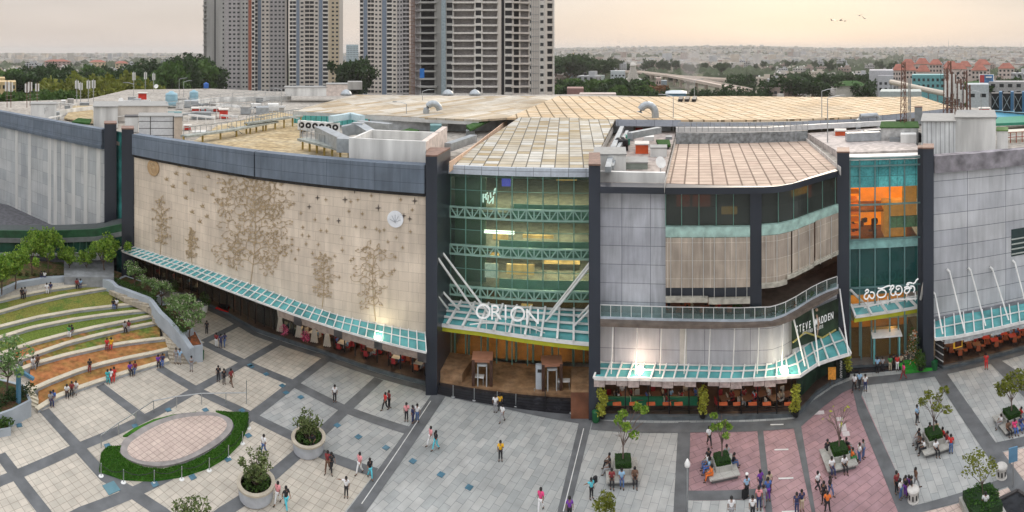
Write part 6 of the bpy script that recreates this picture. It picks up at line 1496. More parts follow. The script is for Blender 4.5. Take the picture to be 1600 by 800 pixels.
for i, (px, yb, z, s, rz) in enumerate([(210,452,3.1,.85,0),(252,480,2.3,.9,1),(272,497,2.2,.75,2.2),(285,512,2.2,.95,3),(297,532,1.7,1.0,4),(12,618,1.4,1.25,5),(232,466,2.8,.7,.6)]):
    FG.put(gp(px, yb, z), rz, s, ['flowering frangipani at the top of the planter stairs','flowering frangipani, second down the planter','leafy frangipani in the middle of the planter','leafy frangipani above the terracotta planter','open branched frangipani in the terracotta planter','large white flowering frangipani at the left edge','small frangipani between the top two'][i], 'frangipani trees beside the amphitheatre')
def shrubs(name, pts, label, leaf=LM, h=.6, n=500, ls=.12):
    r_ = random.Random(len(pts)*7+int(pts[0].x*10)); mb = MB(); leafcloud(mb, [(p+Vector((0,0,h*.45)), h*.75) for p in pts], n, ls, r_, .8); return tag(mb.build(name, leaf), label, 'shrubs', kind='stuff')
shrubs('ground_cover', [gp(178+i*5.2, 440+i*2.4, 3.2) for i in range(13)], 'low leafy ground cover', n=1500)
shrubs('ground_cover', [gp(242+i*4, 478+i*3.8, 2.3) for i in range(12)], 'low leafy ground cover', LM, n=800)
shrubs('ground_cover', [gp(-10+i*8, 635-i*3, 1.5) for i in range(8)], 'dark leafy shrubs', LG, h=.9, n=900)
shrubs('ground_cover', [gp(-30+i*9, 664, .7) for i in range(6)], 'herbs', LM, n=600)
shrubs('ground_cover', [gp(20+i*11, 432-abs(i-5)*.5, 3.6) for i in range(14)], 'dry garden cover', leafmat('leaf_brownish', (.10,.07,.03), (.06,.09,.02)), h=.4, n=900)
# ================================================================= BRIDGE, PLAZA FURNITURE
br = empty('covered_footbridge', rp(90,375,80), 'green edged covered footbridge joining the left wing', 'footbridge')
BP = [(-80,86),(0,80),(100,77),(150,75.8),(190,74)]
def bpl(z): return [Vector((*pp(a, b), z)) for a, b in BP]
DG = mat('dark_green_roof_edge', (.012,.06,.025), .5, var=.3)
def bstrip(dy0, dy1, d0, d1, m, nm):
    mb = MB()
    top = [(-80,362),(0,360),(95,360),(145,358),(190,350)]
    for (qa, ra_), (qb, rb_), ta, tb in zip(BP, BP[1:], top, top[1:]):
        A = rp(qa, ta[1]+dy0, ra_+d0); B = rp(qb, tb[1]+dy0, rb_+d0); C_ = rp(qb, tb[1]+dy1, rb_+d0); D = rp(qa, ta[1]+dy1, ra_+d0)
        ka, kb = Vector((A.x,A.y,0)).normalized()*(d1-d0), Vector((B.x,B.y,0)).normalized()*(d1-d0)
        mb.add([D, C_, B, A, D+ka, C_+kb, B+kb, A+ka], [(0,1,2,3),(7,6,5,4),(0,4,5,1),(1,5,6,2),(2,6,7,3),(3,7,4,0)])
    return mb.build(nm, m, br)
bstrip(0, 12, 0, .3, DG, 'roof_edge'); bstrip(12, 19, -.1, 3.2, mat('grey_bridge_band', (.13,.14,.14), .6, var=.2), 'bridge_band'); bstrip(19, 36, .3, .36, mat('dark_green_glass', (.012,.05,.035), .12, var=.8, scale=.5), 'bridge_glass'); bstrip(36, 39, 0, 3.4, mat('pale_bridge_sill', (.35,.36,.34), .6), 'bridge_floor')
bstrip(2, 4, .3, 3.4, mat('dark_bridge_roof', (.06,.07,.07), .8), 'bridge_roof')
mb = MB()
for i in range(8):
    px = 105+i*10.0; r = interp(BP, px)+.2; t_ = interp([(-80,362),(0,360),(95,360),(145,358),(200,349)], px); mb.bar(rp(px, t_+19, r), rp(px, t_+36, r), .1)
    if i % 2: mb.bar(rp(px, t_+36, r), rp(px+10, t_+20, r), .1)
mb.build('bridge_truss', mat('bridge_green_steel', (.05,.13,.09), .5), br)
# dark low roof left of the bridge and grey paving behind trees
o = MB().prism([gp(-80,362,5.3).xy, gp(150,362,5.3).xy, gp(150,345,5.3).xy, gp(-80,300,5.3).xy], 0, 5.3).build('annex_building', mat('dark_grey_annex_roof', (.09,.09,.10), .8, var=.35)); tag(o, 'low dark grey annex roof beyond the footbridge at the left', 'building')
o = MB().prism([gp(100,404,4.4).xy, gp(178,404,4.4).xy, gp(178,430,4.4).xy, gp(100,430,4.4).xy], 0, 4.2).build('loading_deck', mat('grey_deck', (.24,.25,.26), .8, var=.2)); tag(o, kind='structure')
# signs
def text_mesh(s, size, ext=.02, name='lettering', bold=0):
    cu = bpy.data.curves.new(name, 'FONT'); cu.body = s; cu.size = size; cu.extrude = ext; cu.align_x = 'CENTER'; cu.align_y = 'CENTER'; cu.offset = bold
    o = bpy.data.objects.new('tmp', cu); COL.objects.link(o); dg = bpy.context.evaluated_depsgraph_get(); me = bpy.data.meshes.new_from_object(o.evaluated_get(dg)); bpy.data.objects.remove(o); me.name = name; return me
def put_text(s, size, p, yaw, pitch=math.pi/2, m=WHITE, parent=None, ext=.03, name='letter', sx=1, roll=0, bold=0):
    me = text_mesh(s, size, ext, name, bold); o = obj(name, me, m, None)
    M_ = Matrix.Translation(p) @ Matrix.Rotation(yaw, 4, 'Z') @ Matrix.Rotation(pitch, 4, 'X') @ Matrix.Rotation(roll, 4, 'Z') @ Matrix.Scale(sx, 4, (1,0,0)); me.transform(M_)
    if parent: o.parent = parent; o.matrix_parent_inverse = Matrix.Translation(-parent.location)
    return o
sg = empty('mall_name_sign', rp(800,510,54), 'white free standing letters reading ORION above the middle entrance canopy', 'sign')
r0 = 53.6; SW = mat('sign_white', (.85,.85,.84), .4, emit=.12, ecol=(1,1,1), var=.03)
for ch, px, py in zip('ORION', (755,774.5,790,809,832), (488,489,489.5,492,496)):
    p = rp(px, py, r0); th = (px-CX)/F; put_text(ch, 2.05, p, -th, math.pi/2, SW, sg, .05, 'letter', .95, 0, -.012)
mb = MB()
pts = [rp(734,507,r0), rp(755,504.5,r0), rp(790,505,r0), rp(830,512,r0), rp(852,521,r0)]; mb.tube(pts, .06, 6)
for px, y0, y1 in ((749,496,516),(760,496,518),(774,497,520),(790,497,521),(803,500,522),(814,500,523),(828,504,524),(838,505,525)): mb.tube([rp(px,y0,r0), rp(px,y1,r0)], .045, 5)
mb.build('sign_support', WHITE, sg)
# second name sign: the same name in Kannada letters, drawn as bent tubes
kg = empty('kannada_name_sign', rp(1392,455,58.5), 'white Kannada lettering above the right entrance canopy', 'sign')
def kst(pts, x, y, s, slope=-.12, r=.085):
    P = []
    for (a, b) in pts:
        px = x+a*s; py = y-b*s+(px-1350)*(-.145)*1.0; P.append(rp(px, py, 57.2+(px-1350)*.012))
    return P
GL = { # unit box 0..1 wide, 0..1 high; strokes as polylines (curves sampled)
 'o': [[(.15,.75),(.30,.88),(.45,.80),(.38,.62),(.20,.60)], [(.30,.60),(.12,.45),(.08,.22),(.25,.05),(.42,.18),(.5,.40),(.58,.18),(.78,.04),(.95,.22),(.92,.48),(.75,.60),(.60,.58)]],
 'ra': [[(.5,.72),(.22,.62),(.10,.36),(.22,.10),(.5,.02),(.78,.10),(.90,.36),(.78,.62),(.5,.72)], [(.15,.92),(.5,.84),(.9,.95)], [(.9,.95),(1.25,.98),(1.35,.75),(1.22,.60)]],
 'ya': [[(.05,.85),(.25,.92),(.30,.72),(.12,.55),(.05,.30),(.18,.06),(.40,.10),(.46,.40),(.50,.12),(.72,.02),(.95,.14),(1.02,.45),(.88,.75),(.60,.80),(.52,.62),(.66,.48),(.80,.6)]],
 'na': [[(.05,.60),(.30,.66),(.55,.55),(.52,.25),(.28,.05),(.08,.2),(.14,.45),(.4,.5),(.75,.48)], [(.5,.86),(.3,.82),(.35,.98),(.62,.98),(.8,.9)], [(.6,.66),(.9,.6),(1.0,.3),(.9,.05)], [(.85,.85),(1.05,.95),(1.18,1.15),(1.35,1.25)]]}
def catmull(P, k=5):
    out = []
    for i in range(len(P)-1):
        a = P[max(0,i-1)]; b = P[i]; c_ = P[i+1]; d = P[min(len(P)-1, i+2)]
        for j in range(k):
            t = j/k; out.append(tuple(.5*((2*b[q])+(-a[q]+c_[q])*t+(2*a[q]-5*b[q]+4*c_[q]-d[q])*t*t+(-a[q]+3*b[q]-3*c_[q]+d[q])*t**3) for q in (0,1)))
    out.append(P[-1]); return out
for g_, x_, s_ in (('o',1349,18),('ra',1369,17),('ya',1391,18),('na',1412,17)):
    mb = MB()
    for st_ in GL[g_]: mb.tube(kst(catmull(st_), x_, 469, s_), .075, 6)
    mb.build('letter', SW, kg)
mb = MB(); mb.tube([rp(1350,481,57.5), rp(1375,474,57.5), rp(1400,468,57.5), rp(1432,467,57.8)], .07, 6)
for px in (1356,1372,1387,1402,1417,1430): mb.tube([rp(px, 468-(px-1350)*.145, 57.4), rp(px, 482-(px-1350)*.15, 57.4)], .045, 5)
mb.build('sign_support', WHITE, kg)
# billboard on the curved wall
cw = cbl(1237,1310,1.05,10); z_b = []; N_ = len(cw)
bm = empty('advert_banner', (cw[0].x, cw[0].y, 5), 'dark green advertising banner with white lettering on the curved corner wall', 'banner')
mb = MB()
tops = [(1237,497),(1310,465)]; bots = [(1237,545),(1310,517)]
Pt = []; Pb = []
for i, v in enumerate(cw):
    px = 1237+73*i/(N_-1); r = v.xy.length; k = -Vector((v.x, v.y, 0)).normalized()*.12; Pt.append(rp(px, interp(tops, px), r)+k); Pb.append(rp(px, interp(bots, px), r)+k)
for i in range(N_-1): mb.add([Pb[i], Pb[i+1], Pt[i+1], Pt[i]], [(0,1,2,3)])
mb.build('board', mat('dark_green_banner', (.018,.035,.018), .5, var=.8, scale=.9), bm)
def on_board(px, py, off=.1):
    v = pp(px, interp([(1237+73*i/(N_-1), cw[i].xy.length) for i in range(N_)], px)-.12-off); return rp(px, py, v.length)
def board_text(s, size, px, py, m=WHITE):
    a, b = on_board(px-6, py), on_board(px+6, py-5); d = b-a; yaw = math.atan2(d.y, d.x); put_text(s, size, on_board(px, py, .14), yaw, math.pi/2, m, bm, .015, 'lettering', .52, 0, .01)
for ch, px in zip('STEVE MADDEN', [1245.5+i*4.95 for i in range(12)]):
    if ch != ' ': board_text(ch, 1.0, px, 505-(px-1272)*.40, SW)
for ch, px in zip('GROUND FLOOR', [1255+i*2.75 for i in range(12)]):
    if ch != ' ': board_text(ch, .5, px, 515-(px-1272)*.36, WHITE)
mb = MB(); mb.tube([on_board(1239,535), on_board(1258,519), on_board(1285,528), on_board(1306,515)], .09, 5); mb.build('gold_curve', mat('gold_line', (.45,.38,.12), .5), bm)
mb = MB(); a = on_board(1278,492); mb.tube([on_board(1277,524), on_board(1279,505), on_board(1276,492)], [.04,.11,.08], 6); mb.ball(on_board(1276,484), .16); mb.build('printed_figure', mat('printed_skin', (.45,.30,.22), .7), bm)
# shop name sign under mural canopy (small white lettering on dark board)
hb = empty('shop_sign', gp(371,480,3.5), 'dark shop fascia with small white lettering left of the awnings', 'sign')
W = Wall(gp(356,494).xy, gp(392,514).xy); MB().slab(W, 0, W.L, 3.2, 4.2, .1, .25).build('board', BLACK, hb); put_text('Indian Kitchen', .5, W.P(W.L*.5, 3.7, .27), W.rot, math.pi/2, WHITE, hb, .01, 'lettering')
# red extinguisher box
fx = empty('fire_point', gp(672,592), 'red fire equipment box with white letters on a post by the second pillar', 'fire point')
p = gp(672,592); MB().box(p+Vector((0,0,1.0)), (.75,.35,.75)).build('box', mat('signal_red', (.65,.01,.01), .4, emit=.05), fx); MB().tube([p, p+Vector((0,0,.65))], .05, 6).build('post', STEEL, fx); put_text('F T', .4, p+Vector((0,-.19,1.05)), 0, math.pi/2, WHITE, fx, .005, 'lettering')
# vertical cafe sign and orange menu board at the curved corner
vs_ = empty('hanging_cafe_sign', gp(1314,585,2), 'tall dark sign with white vertical lettering at the curved corner', 'sign')
p = rp(1314,577,56.2); MB().box(p, (1.0,.12,1.7), -R(33)).build('board', mat('sign_black', (.01,.02,.015), .4), vs_); put_text('MAINLAND', .33, rp(1314,577,56.05), -R(33), math.pi/2, WHITE, vs_, .01, 'lettering', 1, -math.pi/2)
mn = empty('menu_easel', gp(1300,602), 'orange menu board on an easel at the curved corner', 'easel')
p = gp(1300,601,.35); MB().box(p+Vector((0,0,1.1)), (.75,.06,1.2), -R(30)).build('board', mat('menu_orange', (.75,.32,.05), .6, emit=.08, var=.3, scale=5), mn)
for s in (-.25, .25): MB().bar(p+Vector((s,0,0)), p+Vector((s*.6,0,.6)), .05).build('leg', BARK, mn)
ym = empty('menu_board', gp(1492,560,1), 'tilted yellow framed menu board in the right restaurant', 'menu board')
W = Wall(gp(1482,568).xy, gp(1500,563).xy); p = W.P(.8, 2.3, .6); MB().box(p, (1.05,.1,1.05), W.rot).build('frame', mat('amber_frame', (.75,.42,.03), .5, emit=.15), ym); MB().box(p-Vector((0,.08,0)), (.75,.08,.75), W.rot).build('board', mat('dark_red_board', (.10,.02,.01), .6), ym)
# flood lamps on the canopies
for px, py, z, e_, lab, c_ in ((592,531,5.0,190,'lit flood lamp on the mural canopy near its right end',(1,.92,.62)),(1000,578,4.75,95,'lit flood lamp on the left of the corner canopy',(1,.74,.55)),(1225,578,4.75,110,'lit flood lamp on the right of the corner canopy',(1,.9,.65)),(222,375,6.6,30,'small warm lamp at the upper left of the mural wall',(1,.6,.3))):
    p = gp(px, py, z); t = empty('flood_lamp', p, lab, 'lamp'); MB().tube([p-Vector((0,0,.5)), p], .05, 6).build('bracket', STEEL, t); s = .34 if e_ > 60 else .12
    o = MB().ball(p, s, 12, 8).build('bulb', mat('lamp_bulb_%d' % e_, c_, .4, emit=25 if e_ > 60 else 6, ecol=c_, var=.01), t, True)
    l_ = bpy.data.lights.new('flood_light', 'POINT'); l_.energy = e_; l_.color = c_; l_.shadow_soft_size = .3; lo = bpy.data.objects.new('flood_light', l_); COL.objects.link(lo); lo.location = p+Vector((0,-.4,.45))
# bins
def bin_(px, py, label, z=0):
    p = gp(px, py, z); t = empty('litter_bin', p, label, 'bin'); MB().lathe([(.26,0),(.32,.1),(.34,.85)], p, 12).build('body', mat('bin_green', (.01,.09,.03), .5), t); MB().lathe([(.36,0),(.36,.08),(.1,.22)], p+Vector((0,0,.86)), 12).build('lid', mat('bin_green', (0,0,0)), t)
bin_(931,659,'green litter bin beside the left end of the corner restaurant'); bin_(1460,572+6,'green litter bin at the corner of the right restaurant'); bin_(314,562,'dark green litter bin against the terracotta planter')
# white cylindrical stone bollards
for px, py, lab in ((1427,783,'white carved stone bollard beside the standing group'),(1565,746,'white carved stone bollard at the plaza corner')):
    p = gp(px, py); t = empty('stone_bollard', p, lab, 'bollard'); MB().lathe([(.42,0),(.42,.08),(.36,.12),(.36,.75)], p, 16).build('shaft', mat('bollard_stone', (.5,.48,.45), .8, var=.2), t); MB().lathe([(.44,0),(.46,.12),(.40,.2)], p+Vector((0,0,.75)), 16).build('cap', mat('bollard_stone', (0,0,0)), t)
    m2 = MB()
    for i in range(8): a = i*.785; m2.box((p.x+math.cos(a)*.365, p.y+math.sin(a)*.365, .42), (.03,.12,.35), a)
    m2.build('slot_pattern', DARK, t)
# rope posts round the stage, railing behind it
stg = gp(276,690)
rail = [gp(*q) for q in [(158,700),(185,680),(212,663),(240,644),(276,637),(315,632),(353,631.5),(385,631)]]
t = empty('stage_railing', rail[0], 'thin curved metal railing behind the oval stage', 'railing'); mb = MB()
for a, b in zip(rail, rail[1:]): mb.tube([a+Vector((0,0,1.05)), b+Vector((0,0,1.05))], .045, 6)
mb.build('top_rail', STEEL, t)
for i, p in enumerate(rail): MB().tube([p, p+Vector((0,0,1.05 if i < 7 else 2.2))], .04, 6).build('post', STEEL, t)
prev = None
RP_ = [(158,744),(193,754),(241,755),(284,749),(327,735),(357,715),(379,693),(389,669)]
for i, q in enumerate(RP_):
    p = gp(*q); t = empty('rope_post', p, ['steel rope post at the left tip of the stage lawn','second rope post from the left below the stage','rope post at the lowest point of the stage lawn','fourth rope post from the left below the stage','rope post beside the blue tile right of the stage','sixth rope post along the stage lawn','rope post near the right side of the stage lawn','last rope post at the right tip of the stage lawn'][i], 'rope post', 'rope posts round the stage lawn')
    MB().lathe([(.22,0),(.2,.03),(.04,.06)], p, 12).build('base', WHITE, t); MB().tube([p, p+Vector((0,0,1.0))], .04, 6).build('pole', STEEL, t)
rope = MB(); P = [gp(*q)+Vector((0,0,.9)) for q in RP_]
for a, b in zip(P, P[1:]): rope.tube([a, lerp(a, b, .25)-Vector((0,0,.22)), lerp(a, b, .5)-Vector((0,0,.3)), lerp(a, b, .75)-Vector((0,0,.22)), b], .025, 4)
tag(rope.build('barrier_rope', BLACK), 'dark rope sagging between the stage rope posts', 'rope')
# posts on the entrance steps
for i, q in enumerate([(678,612),(708,620),(741,625),(777,630),(806,634),(835,625),(893,645)]):
    p = gp(q[0], q[1], .1); t = empty('rope_post', p, ['rope post on the far left of the middle entrance steps','second rope post on the middle entrance steps','third rope post on the middle entrance steps','rope post behind the visitors on the steps','fifth rope post on the middle entrance steps','rope post beside the dark figure rail','rope post beside the brown granite block'][i], 'rope post', 'rope posts on the entrance steps')
    MB().lathe([(.2,0),(.18,.03),(.04,.06)], p, 12).build('base', STEEL, t); MB().tube([p, p+Vector((0,0,1.1))], .045, 6).build('pole', STEEL, t)
railing([(852,640),(852,628)], .1, 1.3, 'short black handrail in the middle of the entrance steps', 'step_handrail', BLACK, 2)
# security arches, tables at the entrance
def arch(px, py, label, rz=0):
    p = gp(px, py, .95); t = empty('security_arch', p, label, 'security arch'); M_ = Matrix.Translation(p) @ Matrix.Rotation(rz, 4, 'Z')
    fm = mat('dark_walnut', (.06,.028,.018), .35, var=.4); mb = MB(); mb.box((-.85,0,1.25), (.28,1.5,2.5), 0, M_); mb.build('side_panel', fm, t); mb = MB(); mb.box((.85,0,1.25), (.28,1.5,2.5), 0, M_); mb.build('side_panel', fm, t); mb = MB(); mb.box((0,0,2.42), (1.45,1.5,.24), 0, M_); mb.box((0,0,2.56), (1.98,1.52,.06), 0, M_); mb.build('top_panel', mat('copper_top', (.33,.15,.09), .5), t)
    g2 = mat('detector_grey', (.38,.40,.40), .4)
    for s in (-.42, .42): mb = MB(); mb.box((s,-.5,1.0), (.1,.5,2.0), 0, M_); mb.build('detector_post', g2, t)
    mb = MB(); mb.box((0,-.5,2.0), (.94,.5,.16), 0, M_); mb.build('detector_head', g2, t)
arch(754,597,'dark walnut security arch at the left of the middle entrance'); arch(862,604,'dark walnut security arch at the right of the middle entrance')
def tbl(px, py, label, z=.95):
    p = gp(px, py, z); t = empty('bag_check_table', p, label, 'table'); MB().box(p+Vector((0,0,.78)), (1.15,.6,.06), -.1).build('tabletop', WHITE, t)
    for sx in (-.5, .5):
        for sy in (-.24, .24): MB().bar(p+Vector((sx,sy,0)), p+Vector((sx,sy,.76)), .05).build('leg', STEEL, t)
tbl(747,600,'white folding bag check table beside the left arch'); tbl(881,607,'small white bag check table beside the right arch')
p = gp(843,606,.95); t = empty('info_pillar', p, 'pale blue grey standing screen left of the right arch', 'screen'); MB().box(p+Vector((0,0,1.1)), (.7,.5,2.2), -.1).build('body', mat('pale_blue_unit', (0,0,0)), t); MB().box(p+Vector((0,-.26,1.75)), (.4,.03,.3), -.1).build('display', DARK, t)
# christmas style flower display and green steps at entrance 2
p = WE.P(WE.s_of(1424), .5, 1.4)
t = empty('flower_display', p, 'tall stacked display of white and red flowers right of the second entrance', 'flower display')
for j, (m_, n_) in enumerate(((LM, 500), (FLW, 260), (leafmat('petal_orange', (.6,.15,.03), (.7,.3,.08)), 90))):
    mb = MB(); leafcloud(mb, [(p+Vector((rnd.uniform(-.9,.9)*(1-k/8), rnd.uniform(-.3,.3), .3+k*.42)), .8-.07*k) for k in range(8)], n_, .1, rnd, 1); mb.build(['foliage','white_petals','orange_petals'][j], m_, t)
mb = MB(); q = WE.P(WE.s_of(1428), 0, 2.2)
for k in range(3): mb.box(q+Vector((0,.45*k,.15+.22*k)), (3.0,.5,.3+.0*k), WE.rot)
tag(mb.build('turf_steps', mat('vivid_green_turf', (.03,.28,.03), .9, var=.2)), 'vivid green carpeted steps beside the second entrance', 'steps')
# red carpet at the left restaurant, potted plant
cpx = [gp(*q) for q in [(336,487),(345,479),(360,480),(357,493)]]; MB(); o = MB().prism([v.xy+Vector((0,0)) for v in cpx], .38, .42).build('red_carpet', mat('red_carpet', (.75,.01,.01), .95, var=.1)); tag(o, 'bright red carpet at the left restaurant door', 'carpet')
def potted(px, py, label, z, ph, leaf, h, s=1.0, n=380, potm=None, col=False):
    p = gp(px, py, z); t = empty('potted_plant', p, label, 'potted plant'); MB().lathe([(.26*s,0),(.36*s,ph),(.32*s,ph),(.3*s,ph-.06)], p, 12).build('pot', potm or WHITE, t)
    mb = MB(); leafcloud(mb, [(p+Vector((rnd.uniform(-.2,.2), rnd.uniform(-.2,.2), ph+h*(k+.5)/6)), .45*s*(1 if col else 1.1)) for k in range(6)], n, .12, rnd, 1); mb.build('foliage', leaf, t)
    MB().tube([p+Vector((0,0,ph-.1)), p+Vector((0,0,ph+h*.8))], .03, 5).build('stem', BARK, t)
potted(320,487,'broad leafed plant in a white pot left of the red carpet',.38,.9,LM,1.2,1.2)
potted(273,462,'green shrub in a pot among the dark shopfront',.38,.6,LM,1.2,1.2)
for px, py, lab in ((941,652,'tall lemon green potted bush at the left end of the corner restaurant'),(1098,652,'tall lemon green potted bush in the middle of the corner restaurant'),(1243,650,'tall lemon green potted bush at the right end of the corner restaurant'),(1324,588,'lemon green potted bush beside the curved corner pillar')): potted(px, py, lab, .35, .5, LYB, 2.0, 1.0, 620, BLACK, True)
potted(1439,578,'dark green potted shrub beside the flower display',.4,.5,LM,1.0,1.1,400,BLACK)
# ---------- plaza planters
def roundplanter(px, py, label, s=1.0, hh=1.85):
    p = gp(px, py); t = empty('round_planter', p, label, 'planter'); MB().lathe([(1.15,0),(1.25,.1),(1.35,.95),(1.42,1.0),(1.42,1.12),(1.16,1.12),(1.14,.9)], p, 32).build('bowl', mat('pale_concrete_bowl', (.40,.42,.45), .8, var=.15), t, False)
    MB().lathe([(1.43,1.0),(1.44,1.14),(1.15,1.15),(1.13,1.0)], p, 32).build('rim', mat('sandstone_rim', (.45,.40,.32), .8, var=.15), t)
    MB().lathe([(1.15,.93),(.02,1.0)], p, 24).build('soil', SOIL, t)
    sh = empty('shrub', p+Vector((0,0,1)), label.replace('round pale concrete planter', 'bushy narrow leafed shrub growing in the round planter'), 'shrub')
    mb = MB(); r_ = random.Random(int(px)); cs = []
    for k in range(22):
        a = r_.uniform(0, 6.28); q = r_.uniform(.35,1.15); e_ = p+Vector((math.cos(a)*q, math.sin(a)*q, 1.0+hh*r_.uniform(.55,1))); mb.tube([p+Vector((math.cos(a)*.2, math.sin(a)*.2, .95)), lerp(p+Vector((0,0,1)), e_, .5), e_], .025, 4); cs.append((e_, .3)); cs.append((lerp(p+Vector((0,0,1)), e_, .6), .35))
    mb.build('stem', BARK, sh); mb = MB(); leafcloud(mb, cs, 1250, .12, r_, 1.1); mb.build('foliage', leafmat('leaf_olive', (.05,.085,.02), (.20,.24,.09)), sh)
    mb = MB(); leafcloud(mb, [(p+Vector((math.cos(k)*.7, math.sin(k)*.7, 1.1)), .4) for k in range(8)], 700, .08, r_, .6); mb.build('undergrowth', LM, sh)
roundplanter(482,703,'round pale concrete planter right of the stage, rear one'); roundplanter(400,776,'round pale concrete planter right of the stage, front one'); roundplanter(300,868,'round pale concrete planter cut by the bottom edge',1,2.4)
STN = tiles('bench_stone', (.40,.39,.36), (.36,.35,.32), (.25,.24,.22), .9, .9, R(10), .015, .7, 0, var=.12)
def bench_planter(px, py, rz, label, treelab, leaf=LB, crown=1, dens=500, th=3.6, s=1.0, lean=0):
    s *= .84
    p = gp(px, py); t = empty('bench_planter', p, label, 'planter bench'); M_ = Matrix.Translation(p) @ Matrix.Rotation(rz, 4, 'Z') @ Matrix.Scale(s, 4)
    mb = MB(); mb.box((0,0,.44), (3.0,3.0,.12), 0, M_); mb.build('seat', STN, t); mb = MB(); mb.box((0,0,.19), (2.6,2.6,.38), 0, M_); mb.build('plinth', mat('dark_bench_plinth', (.12,.12,.12), .8), t)
    mb = MB(); mb.box((.1,.1,.75), (1.7,1.7,.5), 0, M_); mb.build('planter_box', STN, t)
    hd = MB(); hd.box((.1,.1,1.2), (1.35,1.35,.5), 0, M_); h_ = hd.build('hedge', mat('hedge_core', (.012,.035,.008), .95, var=.4, scale=8)); tag(h_, 'clipped square hedge in the ' + label.split(' with ')[0].split(' under ')[0], 'hedge')
    r_ = random.Random(int(px)); lm = MB()
    for k in range(1300):
        f_ = r_.randrange(5); a, b = r_.uniform(-.7,.7), r_.uniform(-.25,.25); q = [(a+.1,r_.uniform(-.6,.8),1.46),(a+.1,-.6,1.2+b),(a+.1,.8,1.2+b),(-.6,a+.1,1.2+b),(.8,a+.1,1.2+b)][f_]
        c_ = M_ @ Vector(q); u = Vector((r_.gauss(0,1), r_.gauss(0,1), r_.gauss(0,1))).normalized()*.07; v = Vector((r_.gauss(0,1), r_.gauss(0,1), r_.gauss(0,1))).normalized()*.05; lm.add([c_-u, c_+v, c_+u], [(0,1,2)])
    lm.build('leaf_surface', leafmat('hedge_leaf', (.015,.06,.006), (.05,.13,.015)), h_)
    tt = empty('young_tree', p+Vector((0,0,1.2)), treelab, 'tree'); mb = MB(); b0_ = M_ @ Vector((.1,.1,1.2)); fork = b0_+Vector((0,0,th*.38)); mb.tube([b0_, fork], .07, 6, .05); cs = []
    for k in range(9):
        a = k*.7+r_.uniform(-.2,.2); q = 1.25*crown*r_.uniform(.5,1); e_ = fork+Vector((math.cos(a)*q+lean*.7, math.sin(a)*q*.8, th*r_.uniform(.22,.62))); m2 = lerp(fork, e_, .5)+Vector((0,0,.15)); mb.tube([fork-Vector((0,0,r_.uniform(0,.4))), m2, e_], .03, 5, .012)
        for j in range(3): e2 = m2+(e_-m2)*.7+Vector((r_.uniform(-.4,.4), r_.uniform(-.4,.4), r_.uniform(0,.4))); mb.tube([m2, e2], .014, 4)
        if (k*5) % 3 != 1 or dens > 600: cs.append((e_, .42*crown))
    mb.build('trunk', mat('grey_brown_twig', (.14,.10,.085), .9), tt)
    if dens: lm = MB(); leafcloud(lm, cs or [(fork, .5)], dens, .14, r_, .6); lm.build('crown', leaf, tt)
bench_planter(972,742,R(-8),'square stone bench planter on the grey field with five sitters','lopsided bright green young tree on the grey field',LB,1.0,520,3.8,1,.8)
bench_planter(1127,737,R(-6),'square stone bench planter on the left pink field','thin young tree with a leafy top on the left pink field',LB,.75,420,3.6,.95,0)
bench_planter(1310,722,R(-16),'square stone bench planter on the right pink field under a bare tree','nearly bare young tree on the right pink field',LYB,1.0,16,3.2)
bench_planter(1458,697,R(-20),'square stone bench planter on the right grey field','young tree with half leafy branches on the right grey field',LY,1.1,430,3.2,1,.5)
bench_planter(1580,664,R(-22),'square stone bench planter at the right edge','spreading leafy young tree at the right edge',LY,1.3,1000,3.2)
# tree bed at the bottom right
p = gp(1535,800,0); t = empty('tree_bed', p, 'low green tree bed at the bottom right edge', 'planter'); MB().box((p.x,p.y,.25), (2.6,2.6,.5), R(-25)).build('kerb', STN, t); o = MB().box((p.x,p.y,.75), (2.2,2.2,.6), R(-25)).build('hedge', MATS['hedge_core'], t)
GT2 = tree_proto('young_tree', 'sparse yellow green young tree at the bottom right', 'tree', 4.6, 1.5, LY, 91, 420, .14, .06, .4, 8, .6, 4); GT2.location = (p.x, p.y, .5); GT2.scale = (.85,.85,.85)
mb = MB(); leafcloud(mb, [(p+Vector((math.cos(k)*.9, math.sin(k)*.9, 1.0)), .5) for k in range(7)], 900, .1, rnd, .7); mb.build('leaf_surface', MATS['hedge_leaf'], t)
for px, py, lab in ((945,806,'small green bush top at the bottom edge below the backpacker'),):
    p = gp(px, py+16); mb = MB(); leafcloud(mb, [(p+Vector((rnd.uniform(-.6,.6), rnd.uniform(-.4,.4), 1.2+.3*k)), .5) for k in range(4)], 500, .12, rnd, .8); tag(mb.build('bush', LY), lab, 'bush')
# plaza lamp posts / signs
def post(px, yb, h, label, kind='flood'):
    p = gp(px, yb); t = empty('plaza_post', p, label, 'post'); MB().tube([p, p+Vector((0,0,h))], .045, 6).build('pole', STEEL, t); return p, t
p, t = post(1074, 800, 3.4, 'slim lamp post with a white globe between the grey and pink fields'); MB().lathe([(.04,-.22),(.2,-.1),(.21,.08),(.1,.3),(.03,.42)], p+Vector((0,0,3.4)), 14).build('globe', mat('opal_white', (.75,.74,.72), .3), t, True)
p, t = post(1583, 762, 2.8, 'blue framed post sign at the bottom right'); MB().box(p+Vector((0,0,2.5)), (.7,.08,1.1), R(-30)).build('panel', mat('blue_sign', (.10,.22,.34), .4), t)
p = gp(29,628,1.5); t = empty('speaker_column', p, 'blue steel column with a sideways arm in the left planter', 'column'); MB().box(p+Vector((0,0,1.2)), (.35,.3,3.4)).build('column', mat('steel_blue', (.06,.16,.24), .4), t); MB().bar(p+Vector((-.2,0,2.9)), p+Vector((1.6,.4,2.6)), .25).build('arm', mat('steel_blue', (0,0,0)), t)
